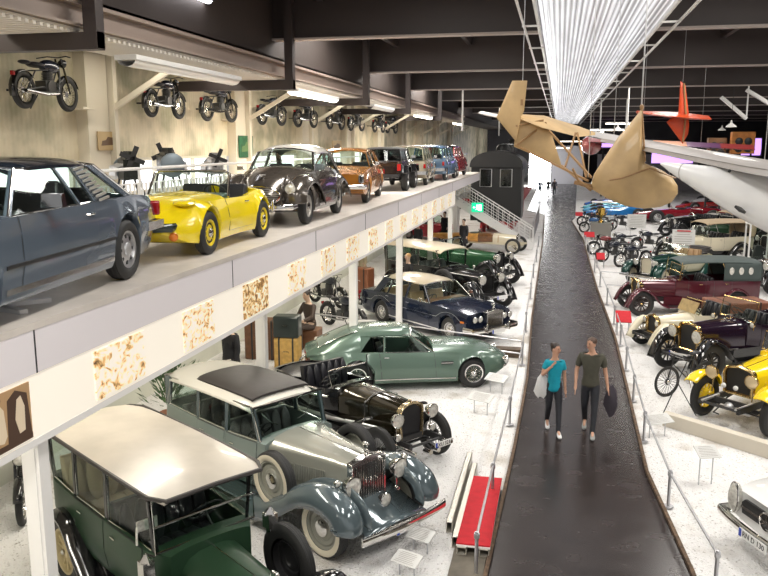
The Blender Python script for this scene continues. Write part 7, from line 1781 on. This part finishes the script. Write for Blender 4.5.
# ---------------------------------------------------------------- luggage
def suitcase(loc, d, m, label, rz=0, bands=True, hm=CHROME):
    r = empty('suitcase', loc, rz); tag(r, label, 'suitcase'); x, y, z = d
    g = G(); g.bb(-x/2, x/2, -y/2, y/2, 0, z); obj('case_shell', g, m, r, bevel=.04 if min(d) > .15 else .015)
    if bands:
        g = G()
        for k in (-.28, .28): g.bb(x*k-.02, x*k+.02, -y/2-.006, y/2+.006, -.002, z+.006)
        obj('case_strap', g, BLACKM, r, smooth=False)
    g = G(); g.tube([(-.07, -y/2-.005, z*.55), (-.06, -y/2-.04, z*.6), (.06, -y/2-.04, z*.6), (.07, -y/2-.005, z*.55)], .012, 6); obj('handle', g, hm, r)
    return r
YW = mat('yellow_rattan', (.58,.36,.10), .6, noise=.25, scale=12)
suitcase((-6.2, 17.5, 0), (.60, .4, .78), YW, 'yellow rattan trunk, lowest of the stack behind the grey limousine', D(5))
suitcase((-6.2, 17.5, .79), (.62, .40, .52), mat('dark_green_case', (.02,.03,.028), .3, coat=.3), 'dark rounded case on top of the yellow trunk', D(5), False)
suitcase((-5.55, 18.2, 0), (.62, .45, .45), YW, 'low yellow rattan trunk right of the stacked cases', D(-8))
suitcase((-5.55, 18.2, .46), (.40, .30, .16), mat('white_case', (.65,.62,.55), .5), 'small white case on the low yellow trunk', D(15), False)
suitcase((-5.1, 18.8, 0), (.5, .4, .30), YW, 'smallest yellow trunk beside the green coupe tail', D(20))
suitcase((-7.1, 18.3, .0), (.9, .5, 1.0), mat('brown_trunk', (.16,.07,.03), .5, noise=.3), 'brown trunk behind the stacked yellow cases', D(5))
suitcase((-6.7, 26.9, 0), (.75, .5, 1.02), mat('striped_trunk', (.22,.08,.035), .45), 'tall reddish-brown wardrobe trunk between the two mannequins', D(-15), True)
suitcase((5.1, 23.8, .0), (1.6, 1.0, .95), mat('rust_case', (.24,.085,.045), .5, noise=.3), 'large rust-brown crate behind the maroon tourer', D(16))
suitcase((5.9, 22.6, .0), (1.0, .7, .85), mat('wicker', (.30,.20,.11), .7, noise=.4, scale=14), 'wicker trunk right of the rust-brown crate', D(16))
# potted plant by the lower wall
r = empty('potted_plant', (-6.9, 12.9, 0)); tag(r, 'green leafy plant in a pot under the gallery behind the grey limousine', 'plant')
g = G(); g.lathe([(.14, 0), (.20, .35), (.22, .36), (.22, .40), (.17, .40), (.0, .36)], (0,0,0), 'z', 16); obj('pot', g, mat('terracotta', (.30,.12,.06), .7), r)
g = G(); rnd = random.Random(3)
for k in range(170):
    a = rnd.random()*2*pi; rr = rnd.random()*.55; z = .5+rnd.random()*.9; d = Vector((cos(a), sin(a), .5+rnd.random())).normalized(); c = Vector((rr*cos(a), rr*sin(a), z)); s_ = d.cross(Vector((0,0,1))).normalized()*.035
    g.add([c, c+d*.08+s_, c+d*.20, c+d*.08-s_], [(0,1,2),(0,2,3)])
fo = obj('foliage', g, mat('leaf_green', (.05,.13,.03), .5, noise=.4), r, smooth=False); g = G()
for k in range(7): a = k*.9; g.tube([(0,0,.36),(.12*cos(a), .12*sin(a), .8),(.3*cos(a), .3*sin(a), 1.2)], .01, 5)
obj('stem', g, mat('leaf_green', (.05,.13,.03), .5), r)
# trophy case
r = empty('trophy_case', (2.45, 46.6, 0)); tag(r, 'glass case with a golden trophy on a grey plinth right of the aisle', 'display case')
g = G(); g.bb(-.55, .55, -.5, .5, 0, .95); obj('plinth', g, mat('grey_plinth', (.20,.19,.17), .6), r, bevel=.01)
g = G(); g.bb(-.52, .52, -.47, .47, .96, 2.1); obj('glass_box', g, glassmat('case_glass', (.95,.97,.96), .03), r, smooth=False)
g = G(); g.bb(-.55, .55, -.5, .5, 2.1, 2.14); obj('case_lid', g, WHITEP, r)
g = G(); g.lathe([(.0,0),(.16,0),(.14,.08),(.05,.14),(.04,.3),(.12,.40),(.20,.62),(.22,.80),(.20,.80),(.10,.5),(0,.45)], (0,0,0), 'z', 20); g.tube([(.2,0,.72),(.32,0,.66),(.28,0,.5),(.13,0,.44)], .018, 6); g.tube([(-.2,0,.72),(-.32,0,.66),(-.28,0,.5),(-.13,0,.44)], .018, 6)
t = obj('trophy', g, mat('gold', (.75,.48,.12), .2, 1.0)); t.location = (2.45, 46.6, .955); tag(t, 'golden two-handled trophy cup inside the glass case', 'trophy')
# ---------------------------------------------------------------- cars and clutter far down the right side
B1 = paint('racing_blue', (.01,.16,.50), .2, .1); B2 = paint('sky_blue', (.10,.42,.62), .2, .1)
racer((2.9, 60.5, 0), D(195), 'blue low racing car in the far right rows, nearest blue one', (.02,.20,.55), 1.1)
racer((3.1, 66.8, 0), D(195), 'pale blue low racing car behind the nearest blue one', (.15,.50,.62), 1.1, wing=True)
racer((3.0, 63.6, 0), D(195), 'light blue racing car beside the golden trophy case', (.08,.35,.60), 1.1)
racer((3.3, 70.4, 0), D(195), 'dark blue racing car, farthest of the blue ones', (.01,.10,.42), 1.1)
racer((6.4, 57.2, 0), D(190), 'long dark red racing car under the tan glider', (.22,.01,.02), 1.5)
racer((7.6, 54.0, 0), D(205), 'white racing car with aerofoil under the sailplane nose', (.55,.53,.50), 1.25, wing=True)
far = [((7.4,44.0),205,GREEND,BLACKP,mat('tan_cloth', (.45,.34,.22), .6),'cream tourer with tan roof far behind the right notice board'),
       ((6.6,48.4),205,BLACKP,BLACKP,None,'black open tourer far behind the notice boards'),
       ((9.6,39.8),205,paint('oxblood_coach',(.12,.015,.02),.2,0),BLACKP,BLACKT,'oxblood tourer with black roof at the right edge far back'),
       ((12.0,34.5),205,paint('slate_coach',(.06,.07,.09),.2,0),BLACKP,mat('brown_cloth',(.20,.12,.06),.7),'slate tourer with brown roof at the right edge'),
       ((12.6,47.5),200,GREIGE,SLATE,None,'grey open tourer far right under the sailplane'),
       ((11.0,52.0),200,paint('maroon_coach',(.085,.012,.022),.2,.2),BLACKP,BLACKT,'small maroon tourer far back at the right'),
       ((8.2,28.4),205,BLACKP,BLACKP,BLACKT,'black tourer with black roof behind the rust-brown crate')]
for (x, y), a_, b_, f_, t_, lb in far: plain_tourer((x, y, 0), D(a_), lb, b_, f_, t_)
for k, (x, y, c) in enumerate(((5.6,79,(.45,.03,.03)), (6.2,85,(.6,.58,.55)), (5.4,91,(.05,.15,.4)), (9.8,62,(.5,.45,.35)), (10.5,68,(.35,.03,.03)), (12.8, 75, (.5,.5,.5)), (-5.0,66,(.35,.02,.03)), (-4.6, 75,(.5,.48,.4)))):
    racer((x, y, 0), D(195 if x > 0 else -15), ['red', 'white', 'navy', 'cream', 'dark red', 'silver', 'crimson', 'ivory'][k]+' low racing car in the distant rows, '+('right' if x > 0 else 'left')+' of the aisle end', c, 1.2)
# far stage structures and coloured light at the back right
OR = mat('orange_crate', (.55,.20,.04), .6, noise=.3, scale=3); PUR = mat('violet_screen', (.5,.3,.9), .5, emit=1.3, ecol=(.62,.36,1.0), noise=0)
for x, y, z, w, h, m_, lb in ((12.4, 60, 4.9, .75, 1.5, OR, 'orange display tower with round openings far right'), (10.9, 61, 4.6, .6, 1.4, mat('brown_crate', (.20,.10,.05), .6), 'brown display tower left of the orange one')):
    r = empty('display_tower', (x, y, z-.2)); tag(r, lb, 'display tower'); g = G(); g.bb(-w, w, -.4, .4, 0, h); obj('tower_frame', g, m_, r, bevel=.03)
    for k in range(4): g = G(); g.lathe([(0, -.03), (.22, -.03), (.26, 0), (.20, .02)], (-.4*w if k % 2 else .4*w, -.42, .35+.5*(k//2)), 'y', 16); obj('tower_roundel', g, BLACKM, r)
    for sx in (-1, 1): g = G(); g.bb(sx*w*.8-.06, sx*w*.8+.06, -.06, .06, -z+.2, 0); obj('tower_leg', g, BLACKM, r)
for x, y, z, w, h, lb in ((9.4, 72, 3.7, 3.4, 1.0, 'violet lit screen far right, below the white sailplane wing'), (15.6, 72, 4.4, 1.6, 1.5, 'violet lit screen at the right edge'), (4.4, 86, 5.0, 3.4, 1.0, 'violet lit screen beyond the tan rounded glider')):
    r = empty('lit_screen', (x, y, z)); tag(r, lb, 'screen'); g = G(); g.bb(-w/2, w/2, 0, .1, 0, h); obj('screen_panel', g, PUR, r); g = G(); g.tube([(-w/2,0,0),(w/2,0,0),(w/2,0,h),(-w/2,0,h)], .08, 4, loop=True); obj('screen_frame', g, BLACKM, r); g = G(); g.tube([(0,.1,-z),(0,.1,0)], .12, 6); obj('screen_post', g, BLACKM, r)
for x, y, lb in ((8.4, 36.0, 'tall glazed cabinet frame at the right edge'),):
    r = empty('glazed_cabinet', (x, y, 0)); tag(r, lb, 'display cabinet')
    for sx in (-1, 1):
        for sy in (-1, 1): g = G(); g.bb(sx*.45-.03, sx*.45+.03, sy*.4-.03, sy*.4+.03, 0, 2.0); obj('cabinet_post', g, WHITEP, r, smooth=False)
    g = G(); g.bb(-.5, .5, -.45, .45, 2.0, 2.06); obj('cabinet_top', g, WHITEP, r); g = G(); g.bb(-.44, .44, -.39, .39, 0, .5); obj('cabinet_base', g, WOODB, r); g = G(); g.bb(-.44, .44, -.4, -.39, .5, 2.0); obj('cabinet_glass', g, GLASS, r, smooth=False)
    g = G(); g.box((0, 0, .8), (.5, .3, .6), taper=(.5, .6)); obj('cabinet_exhibit', g, BLACKM, r, bevel=.03)
for (p_, q_, lb) in (((8.1, 45, 7.75), (9.4, 45, 6.65), 'pale diagonal roof brace at the right side of the hall, left one'), ((9.3, 45, 8.1), (10.6, 45, 7.3), 'pale diagonal roof brace at the right side of the hall, right one')):
    g = G(); g.beam(p_, q_, .3, .16); g.tube([q_, (q_[0], q_[1], 9.3)], .04, 6); tag(obj('roof_brace', g, WHITEP, smooth=False), lb, 'brace')
for x, y, z in ((3.0, 45, 6.05), (8.5, 44, 6.2), (5.5, 60, 6.2), (11, 60, 6.3), (14, 38, 6.4)):
    r = empty('pendant_lamp', (x, y, z)); tag(r, {3.0: 'pendant lamp near the aisle above the tan rounded glider', 8.5: 'pendant lamp right of the orange aircraft tail', 5.5: 'small distant pendant lamp above the blue cars', 11: 'distant pendant lamp before the display towers', 14: 'pendant lamp at the right edge of the picture'}[x], 'ceiling light', 'pendant lamps of the right side')
    g = G(); g.lathe([(.03, .35), (.06, .2), (.25, .05), (.27, 0), (.24, 0), (.2, .05)], (0,0,0), 'z', 16); obj('lamp_shade', g, WHITEP, r); g = G(); g.lathe([(0,.04),(.2,.04),(.2,.02),(0,.01)], (0,0,0), 'z', 14); obj('lamp_bulb', g, mat('pendant_glow', (1,.92,.8), .4, emit=14, ecol=(1,.9,.75)), r); g = G(); g.tube([(0,0,.35),(0,0,9.2-z)], .012, 5); obj('lamp_cord', g, BLACKM, r)
# exhibition partitions along the far left and right
PART = mat('grey_partition', (.34,.33,.35), .6)
for x0, x1, y, z, lb in ((-1.5, 3.2, 112, 5.2, 'grey partition wall closing the far end of the aisle'), (4.5, 16, 100, 4.2, 'dark grey partition far behind the right rows')):
    g = G(); g.bb(x0, x1, y, y+.2, 0, z); tag(obj('partition', g, PART, smooth=False), lb, 'partition')
r = empty('door_1', (-2.4, 104, 0)); r['kind'] = 'structure'
g = G(); g.bb(-1.4, 1.4, 0, .1, 0, 4.6); obj('door_daylight', g, mat('daylight_door', (1,1,1), .5, emit=16), r); g = G(); [g.bb(x-.06, x+.06, -.1, 0, 0, 4.6) for x in (-1.4, -.5, .45, 1.4)]; g.bb(-1.4, 1.4, -.1, 0, 2.4, 2.5); obj('door_frame', g, WHITEP, r, smooth=False)
